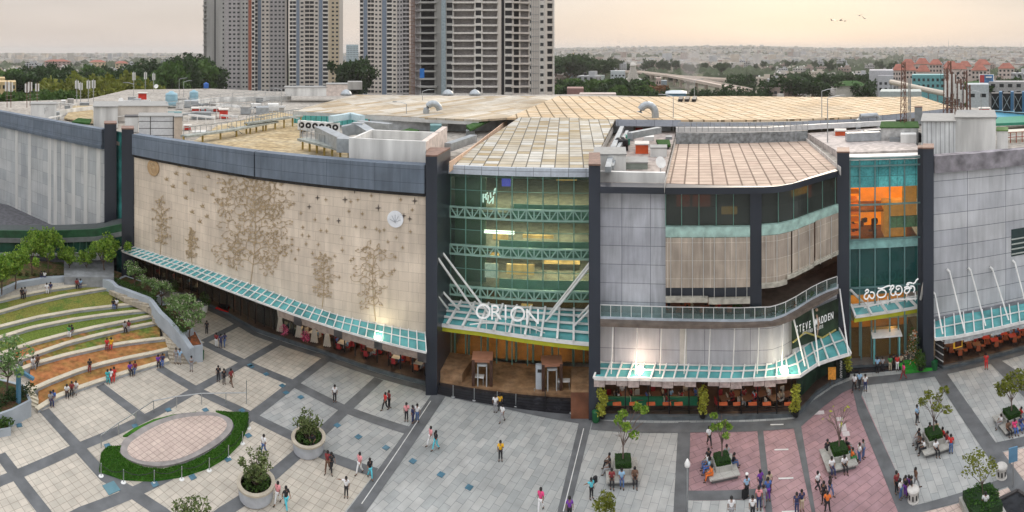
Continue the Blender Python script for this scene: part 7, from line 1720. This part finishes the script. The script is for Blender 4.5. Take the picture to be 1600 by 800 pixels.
# birds
mb0 = MB(); mb0.add([(0,-.5,0),(.12,0,.06),(0,.45,0),(-.12,0,.06),(1.1,-.15,.35),(-1.1,-.15,.45),(0,0,-.1)], [(0,1,2,3),(1,4,2),(3,2,5),(0,6,1),(3,6,0),(2,1,6),(3,2,6)]); 
b = mb0.build('flying_bird', BLACK); tag(b, 'x', 'bird', 'birds flying in the sky'); BPr = Proto(b)
for i, (px, py) in enumerate([(1301,32),(1308,33),(1314,32),(1320,33),(1343,24.5),(1348,26),(1352,29),(1082,64)]):
    BPr.put(rp(px, py, 170), rnd.uniform(0, 3), 1.3 if i < 7 else .4, ['leftmost dark bird of the four in a line','second dark bird of the four in a line','third dark bird of the four in a line','rightmost dark bird of the four in a line','upper bird of the group of three','middle bird of the group of three','lower bird of the group of three','lone tiny bird over the city'][i])
# ================================================================= PEOPLE
SKIN = mat('brown_skin', (.23,.12,.075), .6, var=.08); HAIR = mat('black_hair', (.012,.010,.010), .5); SHOE = mat('dark_shoe', (.03,.025,.02), .5)
def skinmesh(verts, edges, radii, root=0, sub=1, name='body'):
    me = bpy.data.meshes.new(name); me.from_pydata(verts, edges, []); o = bpy.data.objects.new('tmp', me); COL.objects.link(o)
    m = o.modifiers.new('s', 'SKIN'); m.use_smooth_shade = True
    for i, r_ in enumerate(radii): me.skin_vertices[0].data[i].radius = (r_, r_) if isinstance(r_, float) else r_
    me.skin_vertices[0].data[root].use_root = True
    if sub: q = o.modifiers.new('u', 'SUBSURF'); q.levels = sub
    dg = bpy.context.evaluated_depsgraph_get(); out = bpy.data.meshes.new_from_object(o.evaluated_get(dg)); bpy.data.objects.remove(o)
    out.polygons.foreach_set('use_smooth', [True]*len(out.polygons)); out.name = name; return out
def pose(kind):
    """joint positions, metres, figure faces -Y; hips at pelvis"""
    J = dict(pel=(0,0,.95), wai=(0,0,1.10), che=(0,0,1.32), nec=(0,.01,1.48), hed=(0,-.01,1.60), top=(0,0,1.70))
    def arm(s, el, ha): J['sh%d' % s] = (s*.19,0,1.42); J['el%d' % s] = el; J['ha%d' % s] = ha
    def leg(s, kn, an): J['hi%d' % s] = (s*.09,0,.90); J['kn%d' % s] = kn; J['an%d' % s] = an; J['to%d' % s] = (an[0]+s*.02, an[1]-.16, max(.03, an[2]-.05))
    if kind == 'stand':
        for s in (-1,1): arm(s, (s*.25,.03,1.15), (s*.25,-.05,.90)); leg(s, (s*.10,-.01,.50), (s*.11,.02,.08))
    if kind == 'wide':
        for s in (-1,1): arm(s, (s*.29,.04,1.18), (s*.20,-.14,1.02)); leg(s, (s*.15,-.01,.50), (s*.20,.02,.08))
    if kind == 'walk':
        arm(-1, (-.25,.12,1.17), (-.25,.08,.94)); arm(1, (.25,-.10,1.17), (.24,-.24,1.0)); leg(-1, (-.09,-.20,.52), (-.09,-.32,.09)); leg(1, (.09,.06,.50), (.09,.34,.14))
    if kind == 'stride':
        arm(-1, (-.24,-.10,1.17), (-.23,-.27,1.02)); arm(1, (.25,.14,1.18), (.25,.14,.95)); leg(1, (.09,-.22,.54), (.10,-.26,.10)); leg(-1, (-.09,.04,.50), (-.10,.30,.16))
    if kind == 'phone':
        arm(-1, (-.24,.02,1.16), (-.24,-.04,.92)); arm(1, (.26,-.16,1.22), (.14,-.34,1.40)); 
        for s in (-1,1): leg(s, (s*.10,-.01,.50), (s*.12,.02,.08))
    if kind == 'point':
        arm(-1, (-.46,-.05,1.46), (-.70,-.10,1.50)); arm(1, (.25,.03,1.15), (.24,-.06,.91))
        for s in (-1,1): leg(s, (s*.10,-.01,.50), (s*.12,.02,.08))
    if kind == 'fold':
        arm(-1, (-.24,-.06,1.18), (.04,-.24,1.20)); arm(1, (.24,-.06,1.18), (-.04,-.22,1.14))
        for s in (-1,1): leg(s, (s*.10,-.01,.50), (s*.12,.02,.08))
    if kind in ('sit', 'lean'):
        f = -.10 if kind == 'lean' else 0
        J.update(pel=(0,0,.12), wai=(0,f*.3,.27), che=(0,f,.49), nec=(0,f*1.2,.65), hed=(0,f*1.6-.01,.77), top=(0,f*1.7,.87))
        for s in (-1,1):
            J['sh%d' % s] = (s*.19,f,.59); J['el%d' % s] = (s*.25,f-.10,.36); J['ha%d' % s] = (s*.12,-.34,.26)
            J['hi%d' % s] = (s*.09,-.02,.10); J['kn%d' % s] = (s*.13,-.44,.13); J['an%d' % s] = (s*.12,-.46+(-.1 if s > 0 else .04),-.36); J['to%d' % s] = (s*.13,-.60+(-.1 if s > 0 else .04),-.40)
    return J
RAD = dict(pel=(.135,.10), wai=(.115,.085), che=(.145,.095), nec=.05, hed=.095, top=.075)
def figure(kind, dress=False):
    J = pose(kind); names = list(J); ix = {n: i for i, n in enumerate(names)}; V = [J[n] for n in names]
    E_ = [('pel','wai'),('wai','che'),('che','nec'),('nec','hed'),('hed','top')]
    rad = {**RAD}
    for s in ('-1','1'):
        E_ += [('che','sh'+s),('sh'+s,'el'+s),('el'+s,'ha'+s),('pel','hi'+s),('hi'+s,'kn'+s),('kn'+s,'an'+s),('an'+s,'to'+s)]
        rad.update({'sh'+s:.062,'el'+s:.042,'ha'+s:.034,'hi'+s:.088,'kn'+s:.056,'an'+s:.038,'to'+s:.034})
    root = empty('person', (0,0,0), 'x', 'person')
    body = skinmesh(V, [(ix[a], ix[b]) for a, b in E_], [rad[n] for n in names], ix['pel'], 1)
    # nose and ears are pulled out of the head of the same surface
    h_ = Vector(J['hed'])
    for v in body.vertices:
        d = v.co-h_
        if d.length < .16 and d.y < -.06 and abs(d.x) < .03 and abs(d.z) < .04: v.co.y -= .025
    # hands: five short fingers each, rooted in the palm, joined into the body mesh
    bm = bmesh.new(); bm.from_mesh(body)
    for s in (-1, 1):
        ha = Vector(J['ha%d' % s]); el = Vector(J['el%d' % s]); d = (ha-el).normalized(); sd_ = d.cross(Vector((0,1,0.01))).normalized(); up_ = d.cross(sd_)
        for k in range(5):
            fl = (.055,.085,.09,.085,.07)[k]; b0_ = ha+d*(.01 if k == 0 else .03)+sd_*(-.032+.016*k); d2 = (d-sd_*.8).normalized() if k == 0 else d
            tmp = MB(); tmp.tube([b0_, b0_+d2*fl*.55, b0_+d2*fl+up_*.015], .010, 4, .007); o = [bm.verts.new(v) for v in tmp.v]
            for f_ in tmp.f: bm.faces.new([o[i] for i in f_])
    bm.to_mesh(body); bm.free()
    obj('body', body, SKIN, root)
    def part(ns, es, rr, nm, rt, m):
        i2 = {n: i for i, n in enumerate(ns)}; me = skinmesh([J[n] for n in ns], [(i2[a], i2[b]) for a, b in es], [rr[n] for n in ns], i2[rt], 1, nm); return obj(nm, me, None, root)
    # shirt: torso and upper arms, a little wider than the body
    for s in ('-1','1'): J['mid'+s] = tuple(Vector(J['sh'+s]).lerp(Vector(J['el'+s]), .85))
    J['hem'] = tuple(Vector(J['pel'])+Vector((0,0,.0))); J['col'] = tuple(Vector(J['che']).lerp(Vector(J['nec']), .62))
    ns = ['hem','wai','che','col','sh-1','mid-1','sh1','mid1']; es = [('hem','wai'),('wai','che'),('che','col'),('che','sh-1'),('sh-1','mid-1'),('che','sh1'),('sh1','mid1')]
    rr = {'hem':(.165,.135),'wai':(.148,.118),'che':(.172,.125),'col':.085,'sh-1':.082,'mid-1':.062,'sh1':.082,'mid1':.062}
    sh = part(ns, es, rr, 'shirt', 'hem', None)
    if dress:
        mb = MB(); p = Vector(J['pel'])
        if kind in ('sit','lean'): mb.lathe([(.20,-.02),(.22,.06),(.17,.2)], p-Vector((0,.06,.02)), 12, 1, 1.2)
        else: mb.lathe([(.27,-.52),(.25,-.40),(.2,-.05),(.17,.12)], p, 14, 1, .8)
        mb.build('skirt', None, root, True)
    for s in ('-1','1'): J['cu'+s] = tuple(Vector(J['kn'+s]).lerp(Vector(J['an'+s]), .92))
    ns = ['pel','hi-1','kn-1','cu-1','hi1','kn1','cu1']; es = [('pel','hi-1'),('hi-1','kn-1'),('kn-1','cu-1'),('pel','hi1'),('hi1','kn1'),('kn1','cu1')]
    rr = {'pel':(.15,.115),'hi-1':.105,'kn-1':.076,'cu-1':.062,'hi1':.105,'kn1':.076,'cu1':.062}
    part(ns, es, rr, 'trousers', 'pel', None)
    mb = MB(); h_ = Vector(J['top']); hb_ = Vector(J['hed']); mb.lathe([(.10,-.11),(.118,-.04),(.112,.03),(.075,.085),(.02,.10)], lerp(hb_, h_, .55)+Vector((0,.022,0)), 10)
    if dress: mb.ball(hb_+Vector((0,.09,-.08)), .085, 8, 5, 1.5)
    mb.build('hair', HAIR, root, True)
    for s in ('-1','1'): mb = MB(); a = Vector(J['an'+s]); t = Vector(J['to'+s]); mb.tube([a+Vector((0,.03,-.02)), lerp(a, t, .6)-Vector((0,0,.015)), t+Vector((0,-.03,0))], .045, 6); mb.build('shoe', SHOE, root)
    return root
FIG = {}
CL = dict(white=(.72,.72,.72), black=(.02,.02,.024), navy=(.03,.04,.11), blue=(.06,.14,.42), jeans=(.07,.13,.28), cyan=(.10,.52,.62), pink=(.75,.30,.32), red=(.55,.03,.03), maroon=(.22,.03,.035), yellow=(.72,.40,.02), orange=(.72,.17,.03), purple=(.16,.04,.32), grey=(.30,.30,.31), teal=(.04,.36,.38), green=(.05,.25,.08), beige=(.46,.38,.27), brown=(.13,.07,.045), skyblue=(.30,.48,.66), magenta=(.70,.06,.20), olive=(.16,.16,.06))
def cloth(c_): return mat('cloth_'+c_, CL[c_], .85, var=.12, scale=6)
VERB = dict(stand='standing', wide='hands in front', walk='walking', stride='striding', phone='holding up a phone', point='one arm out', fold='arms folded', sit='sitting', lean='leaning forward')
seen_lab = {}
def person(px, py, kind, face, top_, bot_, where, z=0.0, dress=False, p=None, sc=None, lab=None):
    """face: degrees, 0 looks at the camera side (-Y), 90 looks right (+X)"""
    k = (kind, dress)
    if k not in FIG: FIG[k] = Proto(figure(kind, dress))
    p = p if p is not None else gp(px, py, z); az = math.atan2(p.x, p.y)
    s = sc or rnd.uniform(.87, .98)
    l_ = lab or (f"person in a {top_} dress, {VERB[kind]} {where}" if dress else f"person in {top_} top and {bot_} trousers, {VERB[kind]} {where}")
    if len(l_.split()) > 16: l_ = f'person in {top_} top {VERB[kind]} {where}'
    o = FIG[k].put(p, R(face)-az, s, l_)
    o['label'] = l_; o['category'] = 'person'; seen_lab[l_] = seen_lab.get(l_, 0)+1
    if 'group' in o: del o['group']
    for ch in o.children:
        n_ = ch.name.split('.')[0]; c_ = {'shirt': top_, 'skirt': top_, 'trousers': bot_}.get(n_)
        if c_:
            if not len(ch.material_slots): ch.data.materials.append(cloth(c_))
            ch.material_slots[0].link = 'OBJECT'; ch.material_slots[0].material = cloth(c_)
    return o
PP = [(323,522,'stand',180,'black','black','near the red carpet'),(338,543,'stand',150,'maroon','white','left of three in a row beside the mall steps'),(345,544,'stand',170,'navy','navy','in the middle of three near the mall'),(351,542,'walk',200,'navy','jeans','right of three near the mall'),(299,580,'fold',0,'grey','grey','beside the green bin at the planter'),
(341,596,'phone',0,'black','black','left of three at the band crossing'),(350,600,'stand',20,'black','black','in the middle of three at the band crossing'),(361,602,'walk',40,'maroon','brown','right of three at the band crossing'),(412,710,'walk',330,'white','jeans','alone left of the rear round planter'),(523,628,'stand',0,'white','black','alone on the grey field before the awnings'),
(602,641,'walk',300,'red','black','left of a pair near the second pillar'),(608,637,'stand',120,'maroon','black','right of a pair near the second pillar'),(635,658,'phone',0,'pink','black','left of three by the drain slit'),(645,661,'stand',60,'navy','navy','in the middle of three by the drain slit'),(652,659,'stand',350,'white','jeans','right of three by the drain slit'),
(673,697,'walk',300,'pink','white','with a cyan trousered friend on the big grey field'),(681,703,'walk',310,'black','cyan','on the big grey field behind a pink shirt'),(512,737,'walk',340,'maroon','brown','left of the pair before the rear planter'),(518,738,'walk',20,'black','black','right of the pair before the rear planter'),(562,740,'walk',320,'pink','white','near the drain slit between two bands'),(578,748,'stride',20,'black','cyan','near the drain slit behind a pink shirt'),
(541,777,'point',350,'white','black','below the pair near the rear planter'),(434,787,'walk',330,'pink','white','beside the front round planter'),(447,796,'walk',30,'black','cyan','beside the front round planter'),(482,690,'stand',180,'white','jeans','behind the rear round planter shrub'),(774,645,'stand',170,'white','grey','left of the group at the entrance steps'),(781,642,'stand',190,'yellow','black','in the group at the entrance steps'),(785,659,'walk',330,'white','grey','in front of the group at the entrance steps'),
(782,720,'phone',0,'yellow','black','alone on the big grey field'),(845,799,'walk',340,'magenta','white','at the bottom edge left of the dark slit band'),(890,813,'stand',0,'purple','black','at the bottom edge on the slit band'),(924,779,'point',30,'cyan','black','with a black backpack on the grey field'),(1108,697,'stride',20,'white','black','behind the left pink field bench'),
(1167,776,'stand',20,'skyblue','black','in a white cap on the pale cross band'),(1188,767,'walk',40,'purple','navy','above the narrow dark band'),(1202,770,'stand',200,'beige','navy','at the narrow dark band'),(1200,782,'stand',10,'blue','purple','below the beige one on the narrow band'),(1186,796,'stand',0,'pink','navy','left of the narrow band at the bottom'),(1193,793,'stand',170,'grey','grey','between the pink shirt and the band'),(1143,813,'stand',0,'white','grey','cut by the bottom edge left of the band'),(1176,811,'stand',0,'white','black','cut by the bottom edge near the band'),
(1278,769,'walk',60,'white','black','left of four on the right pink field'),(1297,776,'stride',60,'black','jeans','behind the dark pair on the right pink field'),(1287,787,'stand',330,'black','black','in the middle of four on the right pink field'),(1293,801,'wide',180,'orange','black','at the bottom of the right pink field'),(1245,803,'stand',0,'navy','navy','left of the bottom pair on the middle pink strip'),(1253,798,'stand',20,'navy','beige','right of the bottom pair on the middle pink strip'),(1343,722,'stand',300,'white','jeans','right of the bare tree bench'),(1349,716,'stand',60,'grey','jeans','behind the white top near the bare tree bench'),
(1335,611,'walk',340,'white','black','left of three in a row below the second entrance'),(1343,607,'walk',10,'skyblue','black','in the middle of three below the second entrance'),(1352,611,'stand',0,'white','navy','right of three below the second entrance'),(1371,583,'stand',180,'skyblue','black','left of the queue at the second entrance'),(1379,581,'stand',180,'grey','black','second of the queue at the second entrance'),(1391,580,'stand',170,'green','beige','third of the queue at the second entrance'),(1402,579,'stand',10,'red','white','fourth of the queue at the second entrance'),(1396,576,'stand',10,'black','black','at the back of the entrance queue'),(1408,577,'stand',0,'beige','black','right end of the entrance queue'),
(1412,593,'walk',300,'magenta','maroon','alone in front of the second entrance'),(1433,662,'wide',60,'skyblue','black','alone on the right grey field'),(1486,709,'stand',180,'red','jeans','beside the right grey field bench'),(1541,577,'stand',0,'red','red','in front of the right restaurant'),
(1401,771,'stand',40,'maroon','black','left edge of the crowd by the bollard'),(1407,780,'stand',60,'white','jeans','front of the crowd by the bollard'),(1415,776,'stand',320,'black','purple','middle of the crowd by the bollard'),(1420,774,'stand',200,'purple','black','back of the crowd by the bollard'),(1424,777,'stand',280,'black','black','right of the crowd by the bollard'),(1431,763,'walk',120,'brown','grey','walking up to the crowd by the bollard'),(1540,805,'stand',180,'white','white','beside the tree bed at the bottom right')]
for q in PP: person(*q)
person(275,568,'stand',20,'grey','grey','on the amphitheatre stairs, left one',z=.3); person(281,569,'stand',340,'skyblue','grey','on the amphitheatre stairs, right one',z=.3); person(385,528-520+560,'stand',180,'black','black','x',lab='dark dressed person beside the awnings') if False else None
for q in [(275,563,'white'),]: pass
bp_ = gp(928,778); t = tag(MB().box(bp_+Vector((.12,.18,1.22)), (.30,.18,.42), .5).build('backpack', mat('backpack_black', (.015,.015,.018), .7)), 'black backpack on the back of the person with a stretched arm', 'backpack')
cp_ = gp(1167,776); t = tag(MB().lathe([(.12,0),(.12,.06),(.06,.11)], cp_+Vector((0,0,1.66)), 10).build('cap', WHITE), 'white cap worn on the pale cross band', 'cap')
bg_ = gp(1164,777); t = tag(MB().box(bg_+Vector((-.05,-.1,.35)), (.4,.25,.6), .2).build('shoulder_bag', BLACK), 'dark bag held low by the person in the white cap', 'bag')
# seated: (px, feet-ish row of the seat edge, z of seat, face, top, trousers, where)
def sitter(px, py, zs, face, top_, bot_, where, kind='sit', dress=False):
    p = gp(px, py, zs); person(0, 0, kind, face, top_, bot_, where, p=Vector((p.x, p.y, zs-.02)), dress=dress)
def step_z(k): return STEP*k
for (px, k, face, t_, b_, wh, kd, dr) in [(79,1,20,'grey','navy','on the lowest bench, leftmost pair',0,0),(84,1,340,'blue','grey','on the lowest bench, leftmost pair','l',0),(104,1,10,'white','black','on the lowest bench beside two friends','l',0),(112,1,0,'maroon','black','on the lowest bench between two friends',0,0),(119,1,350,'white','grey','on the lowest bench, right of three','l',0),(168,1,10,'teal','teal','on the lowest bench near the middle',0,1),(173,1,0,'white','red','on the lowest bench between teal and red',0,1),(178,1,350,'red','red','on the lowest bench near the middle',0,1),(203,1,20,'purple','black','on the lowest bench, left of a pair',0,0),(211,1,340,'maroon','jeans','on the lowest bench, right of a pair',0,0),(247,1,10,'purple','black','on the lowest bench near the stairs',0,0),(254,1,350,'navy','blue','on the lowest bench near the stairs',0,0),
   (140,2,0,'black','maroon','alone on the second bench',0,0),(51,3,20,'white','grey','on the third bench, left one','l',0),(59,3,340,'brown','black','on the third bench, right one',0,0),(167,3,0,'red','maroon','on the third bench, left one',0,0),(174,3,350,'yellow','red','on the third bench, right one','l',1),(195,4,10,'grey','black','on the fourth bench, left one',0,0),(201,4,350,'maroon','grey','on the fourth bench, right one',0,0),(108,5,0,'green','white','on the fifth bench',0,0),(113,5,330,'black','grey','on the fifth bench','l',0),(177,7,10,'black','jeans','on the seventh bench, left one',0,0),(182,7,350,'white','black','on the seventh bench, right one',0,0),(34,9,10,'black','black','on the top bench, leftmost',0,0),(39,9,350,'grey','black','on the top bench, second from the left',0,0),(73,9,10,'white','white','on the top bench above the middle',0,0),(79,9,350,'navy','grey','on the top bench above the middle',0,0),(120,9,10,'maroon','black','on the top bench near the right',0,0),(126,9,350,'skyblue','navy','on the top bench near the right','l',0)]:
    py = interp(SEATS[k], px); p = gp(px, py, step_z(k)); u = Vector((p.x, p.y, 0)).normalized()*.25
    person(0, 0, 'lean' if kd == 'l' else 'sit', face, t_, b_, wh, p=p+u, dress=bool(dr))
for px, f_, t_, wh in ((62,180,'black','on the rim wall, left one'),(67,170,'white','on the rim wall, right one')): p = gp(px, 434, 3.9); person(0,0,'sit',f_,t_,'navy',wh,p=p+Vector((0,.3,0)))
def on_bench(px, py, rz, who, nm, s=.84):
    c_ = gp(px, py); 
    for (side, off, t_, b_, dr) in who:
        d = {'f':(off,-1.15,0),'l':(-1.15,off,-90),'r':(1.15,off,90),'b':(off,1.15,180)}[side]
        v = Vector((d[0]*s*math.cos(rz)-d[1]*s*math.sin(rz), d[0]*s*math.sin(rz)+d[1]*s*math.cos(rz), .42))
        az = math.atan2(c_.x, c_.y); wd = {'f':'front','l':'left','r':'right','b':'back'}[side]
        person(0,0,'lean' if rnd.random()<.4 else 'sit', d[2]+math.degrees(rz)+math.degrees(az), t_, b_, f'on the {wd} side of the {nm}', p=c_+v, dress=bool(dr))
on_bench(972,742,R(-8),[('l',.9,'brown','black',0),('l',.1,'black','grey',0),('f',-1.0,'maroon','black',0),('f',-.1,'skyblue','jeans',0),('f',1.1,'brown','black',0)],'grey field bench')
on_bench(1127,737,R(-6),[('l',.7,'white','jeans',0),('l',.1,'skyblue','blue',0),('l',-.8,'orange','orange',1),('r',.1,'black','jeans',0),('b',-.9,'black','black',0),('b',.9,'grey','navy',0)],'left pink field bench')
on_bench(1310,722,R(-16),[('f',-1.0,'white','navy',0),('f',.2,'white','black',0),('r',-.5,'orange','green',0),('r',.3,'maroon','teal',0),('r',1.0,'black','grey',0),('b',.6,'white','grey',0),('b',-.7,'black','black',0)],'bare tree bench')
on_bench(1458,697,R(-20),[('l',.9,'black','grey',0),('l',.2,'brown','black',0),('l',-.6,'white','black',0),('f',-.2,'white','black',0),('r',-.6,'maroon','white',0),('r',.2,'red','black',0),('b',.9,'beige','black',0),('b',.2,'black','jeans',0)],'right grey field bench')
on_bench(1580,664,R(-22),[('l',.1,'white','grey',0),('f',-1.0,'brown','black',0),('f',-.3,'magenta','blue',1),('f',.5,'navy','blue',0),('r',-.8,'skyblue','navy',0),('r',.1,'red','grey',0)],'right edge bench')
c_ = gp(488,708); person(0,0,'lean',0,'black','black','on the rim of the rear round planter',p=Vector((c_.x,c_.y,.9)))
# ================================================================= CAFE TABLES, CHAIRS AND DINERS
def chair(colr, nm):
    r_ = empty('cafe_chair', (0,0,0), 'x', 'chair'); m_ = mat(nm, colr, .6, var=.1)
    MB().box((0,0,.45), (.44,.44,.06)).build('seat', m_, r_); MB().box((0,.2,.75), (.42,.05,.5)).build('backrest', m_, r_)
    for sx in (-.18,.18):
        for sy in (-.18,.18): MB().bar((sx,sy,0), (sx,sy,.43), .035).build('leg', BLACK, r_)
    return Proto(r_)
def ctable(colr, nm):
    r_ = empty('cafe_table', (0,0,0), 'x', 'table'); MB().box((0,0,.74), (.85,.85,.04)).build('tabletop', mat(nm, colr, .4, var=.1), r_); MB().tube([(0,0,.03),(0,0,.72)], .04, 6).build('pedestal', BLACK, r_); MB().box((0,0,.02), (.45,.45,.03)).build('foot', BLACK, r_); return Proto(r_)
CR, CO, CW = chair((.30,.02,.025), 'chair_red'), chair((.33,.08,.03), 'chair_orange'), chair((.50,.46,.40), 'chair_cream')
TWh, TBr, TRd = ctable((.70,.68,.62), 'table_white'), ctable((.16,.08,.05), 'table_brown'), ctable((.33,.04,.03), 'table_red')
ORD = ['first','second','third','fourth','fifth','sixth','seventh','eighth','ninth','tenth','eleventh','twelfth','thirteenth','fourteenth']
def table_set(p, rot, tp, cps, z, place, i, ppl=(), n=4):
    w_ = f'{ORD[i]} table in the {place}, counted from the left'; ws = f'{ORD[i]} table in the {place}'; tp.put((p.x, p.y, z), rot, 1, w_)
    for k, (dx, dy, a) in enumerate([(-.72,0,90),(.72,0,-90),(0,.72,0),(0,-.72,180)][:n]):
        v = Vector((dx*math.cos(rot)-dy*math.sin(rot), dx*math.sin(rot)+dy*math.cos(rot), 0)); sd_ = ['left','right','far','near'][k]
        cps.put((p.x+v.x, p.y+v.y, z), rot+R(a), 1, f'{sd_} chair at the {ws}')
        if k in ppl: 
            q = Vector((p.x, p.y, 0))+v*.95; az = math.atan2(q.x, q.y); tc_ = rnd.choice(['white','skyblue','maroon','black','grey','red','beige','blue'])
            person(0,0,'sit', math.degrees(rot)+a+math.degrees(az), tc_, rnd.choice(['jeans','black','grey']), 'x', p=Vector((q.x, q.y, z+.46)), lab=f'diner in a {tc_} top on the {sd_} chair, {ws}')
def inward(p, d): u = Vector((p.x, p.y, 0)).normalized(); return p+u*d
i = 0
for px in (515,535,556,577,598,620,642,655):
    p = inward(gp(px, 556+(px-500)*.29), 1.9 if i % 2 else 3.2); table_set(p, -.2, TWh if i % 3 else TBr, CR if i < 6 else CO, .42, 'mural side restaurant', i, ((0,1) if i % 2 else ()), 4); i += 1
i = 0
for px in (445,468,490):
    p = inward(gp(px, 536+(px-445)*.33), 2.2); table_set(p, -.3, TWh, CW, .42, 'curtained restaurant', i, (1,), 2); i += 1
i = 0
for px in (250,275,300):
    p = inward(gp(px, 450+(px-250)*.35), 2.4); table_set(p, -.3, TBr, CW, .42, 'dark left restaurant', i, (0,), 2); i += 1
i = 0
for px in (955,975,1000,1025,1052,1076,1132,1150,1168,1190,1210,1230):
    p = inward(gp(px, 656), 1.4 if i % 2 == 0 else 2.0); table_set(p, .05, TBr, CR if i % 3 == 0 else CW, .37, 'corner restaurant', i, ((0,1,2) if i in (1,4,5,8,9) else (1,)), 3); i += 1
i = 0
for px in (1484,1498,1512,1526,1540,1554,1568,1582,1596):
    py = interp([(1474,579),(1600,547)], px); p = inward(gp(px, py), 1.6 if i % 2 else 2.6); table_set(p, -.6, TRd if i > 3 else TBr, CO, .37, 'right restaurant', i, (0,1,2) if i % 2 == 0 else (2,), 4); i += 1
i = 0
for px in (1056,1073,1092,1112,1134):
    p = Vector((*pp(px, 51.6+(i % 2)*1.5), 9.05)); table_set(p, 0, TBr, CO, 9.05, 'upper terrace', i, (0,) if i % 2 == 0 else (), 4); i += 1
i = 0
p = Vector((*pp(1152,51.5), 9.05)); mb = MB(); leafcloud(mb, [(p+Vector((0,0,.5+.3*k)), .5) for k in range(4)], 400, .1, rnd, 1); tag(mb.build('terrace_plant', LM), 'leafy green plant on the upper terrace', 'plant')
mb = MB()
for k in range(9):
    px = 1180+k*14; q = Vector((*pp(px, interp(cb, px)+.9), 9.3)); mb2 = MB(); leafcloud(mb2, [(q+Vector((0,0,.25)), .35), (q+Vector((.3,0,.3)), .3)], 110, .08, rnd, 1); o = mb2.build('railing_plant', [LM, LR, LG][k % 3]); tag(o, f'{ORD[k]} planter bush from the left behind the curved balcony glass', 'plant')
# planter troughs, bottles and stacked crockery along the corner restaurant front
for k, px in enumerate((964,990,1017,1042,1060,1130,1152,1176,1198,1232)):
    q = inward(gp(px, 656), .5); tag(MB().box((q.x, q.y, 1.12), (.75,.25,.2), -.1-(px-950)*.0008).build('trough', mat('orange_trough', (.62,.14,.05), .7)), f'{ORD[k]} small orange trough from the left on the corner restaurant rail', 'trough')
# bistro curtains and hanging flowers on the awning side
for k, px in enumerate((433,462,486,506)):
    q = gp(px, interp([(400,519),(500,552)], px)); q = inward(q, .9); mb = MB()
    for s in range(8): mb.tube([(q.x+s*.11, q.y+(.06 if s % 2 else -.06), .5), (q.x+s*.05+.2, q.y, 1.9), (q.x+s*.12, q.y, 3.2)], .07, 5)
    tag(mb.build('curtain', mat('cream_curtain', (.60,.54,.46), .9)), f'{ORD[k]} tied cream curtain from the left under the mural canopy', 'curtain')
for k, (px, py) in enumerate(((444,516),(477,526))):
    q = inward(gp(px, py, 2.0), 0); mb = MB(); leafcloud(mb, [(q, .55)], 160, .1, rnd, 1.2); tag(mb.build('hanging_flowers', leafmat('pink_petals_%d' % k, (.55,.05,.15), (.75,.2,.35))), ['left hanging basket of pink flowers between curtains','right hanging basket of pink flowers between curtains'][k], 'flowers')
# every separate rod, awning, post and mullion becomes a part of its own
def split_islands(o, cap=100):
    me = o.data; n = len(me.vertices); par = list(range(n))
    def fd(i):
        while par[i] != i: par[i] = par[par[i]]; i = par[i]
        return i
    for e_ in me.edges: par[fd(e_.vertices[0])] = fd(e_.vertices[1])
    grp = {}
    for p_ in me.polygons: grp.setdefault(fd(p_.vertices[0]), []).append(p_)
    if len(grp) < 2: return
    sets = list(grp.values()); nm = o.name.split('.')[0]
    def mk(ps):
        ids = sorted({i for p_ in ps for i in p_.vertices}); mp_ = {v: k for k, v in enumerate(ids)}
        m2 = bpy.data.meshes.new(nm); m2.from_pydata([tuple(me.vertices[i].co) for i in ids], [], [tuple(mp_[i] for i in p_.vertices) for p_ in ps])
        for m_ in me.materials: m2.materials.append(m_)
        return m2
    head = [[p_] if False else s_ for s_ in sets[:cap]]; rest = [p_ for s_ in sets[cap:] for p_ in s_]
    ms_ = [mk(s_) for s_ in head]
    for m2 in ms_[1:]:
        c = o.copy(); c.data = m2; COL.objects.link(c)
    if rest: c = o.copy(); c.data = mk(rest); COL.objects.link(c); c['kind'] = 'stuff'
    o.data = ms_[0]
SPL = {'awning','tie_rod','mullion','post','pilaster','shop_fascia','light_bar','door_frame','transom','louvre','pale_stripe','screen_rail','side_rail','column','stair','canopy_valance','interior_balcony','bracket','door_post','shop_display','slot_pattern','frame','support'}
for o in [o for o in COL.objects if o.type == 'MESH' and o.parent and o.name.split('.')[0] in SPL]: split_islands(o)
for l_, c_ in seen_lab.items():
    if c_ > 1: print('DUPLICATE LABEL', c_, l_)
# ================================================================= HAZE
hz = MB().box((0,0,48), (24200,24200,128)); h_ = hz.build('haze', None)
hm = bpy.data.materials.new('haze_air'); hm.use_nodes = True; nt = hm.node_tree; nt.nodes.remove(nt.nodes['Principled BSDF'])
pv = nt.nodes.new('ShaderNodeVolumePrincipled'); pv.inputs['Color'].default_value = (.86,.84,.82,1); pv.inputs['Density'].default_value = .00013; pv.inputs['Anisotropy'].default_value = .2
nt.links.new(pv.outputs[0], nt.nodes['Material Output'].inputs['Volume']); h_.data.materials.clear(); h_.data.materials.append(hm); tag(h_, kind='stuff')
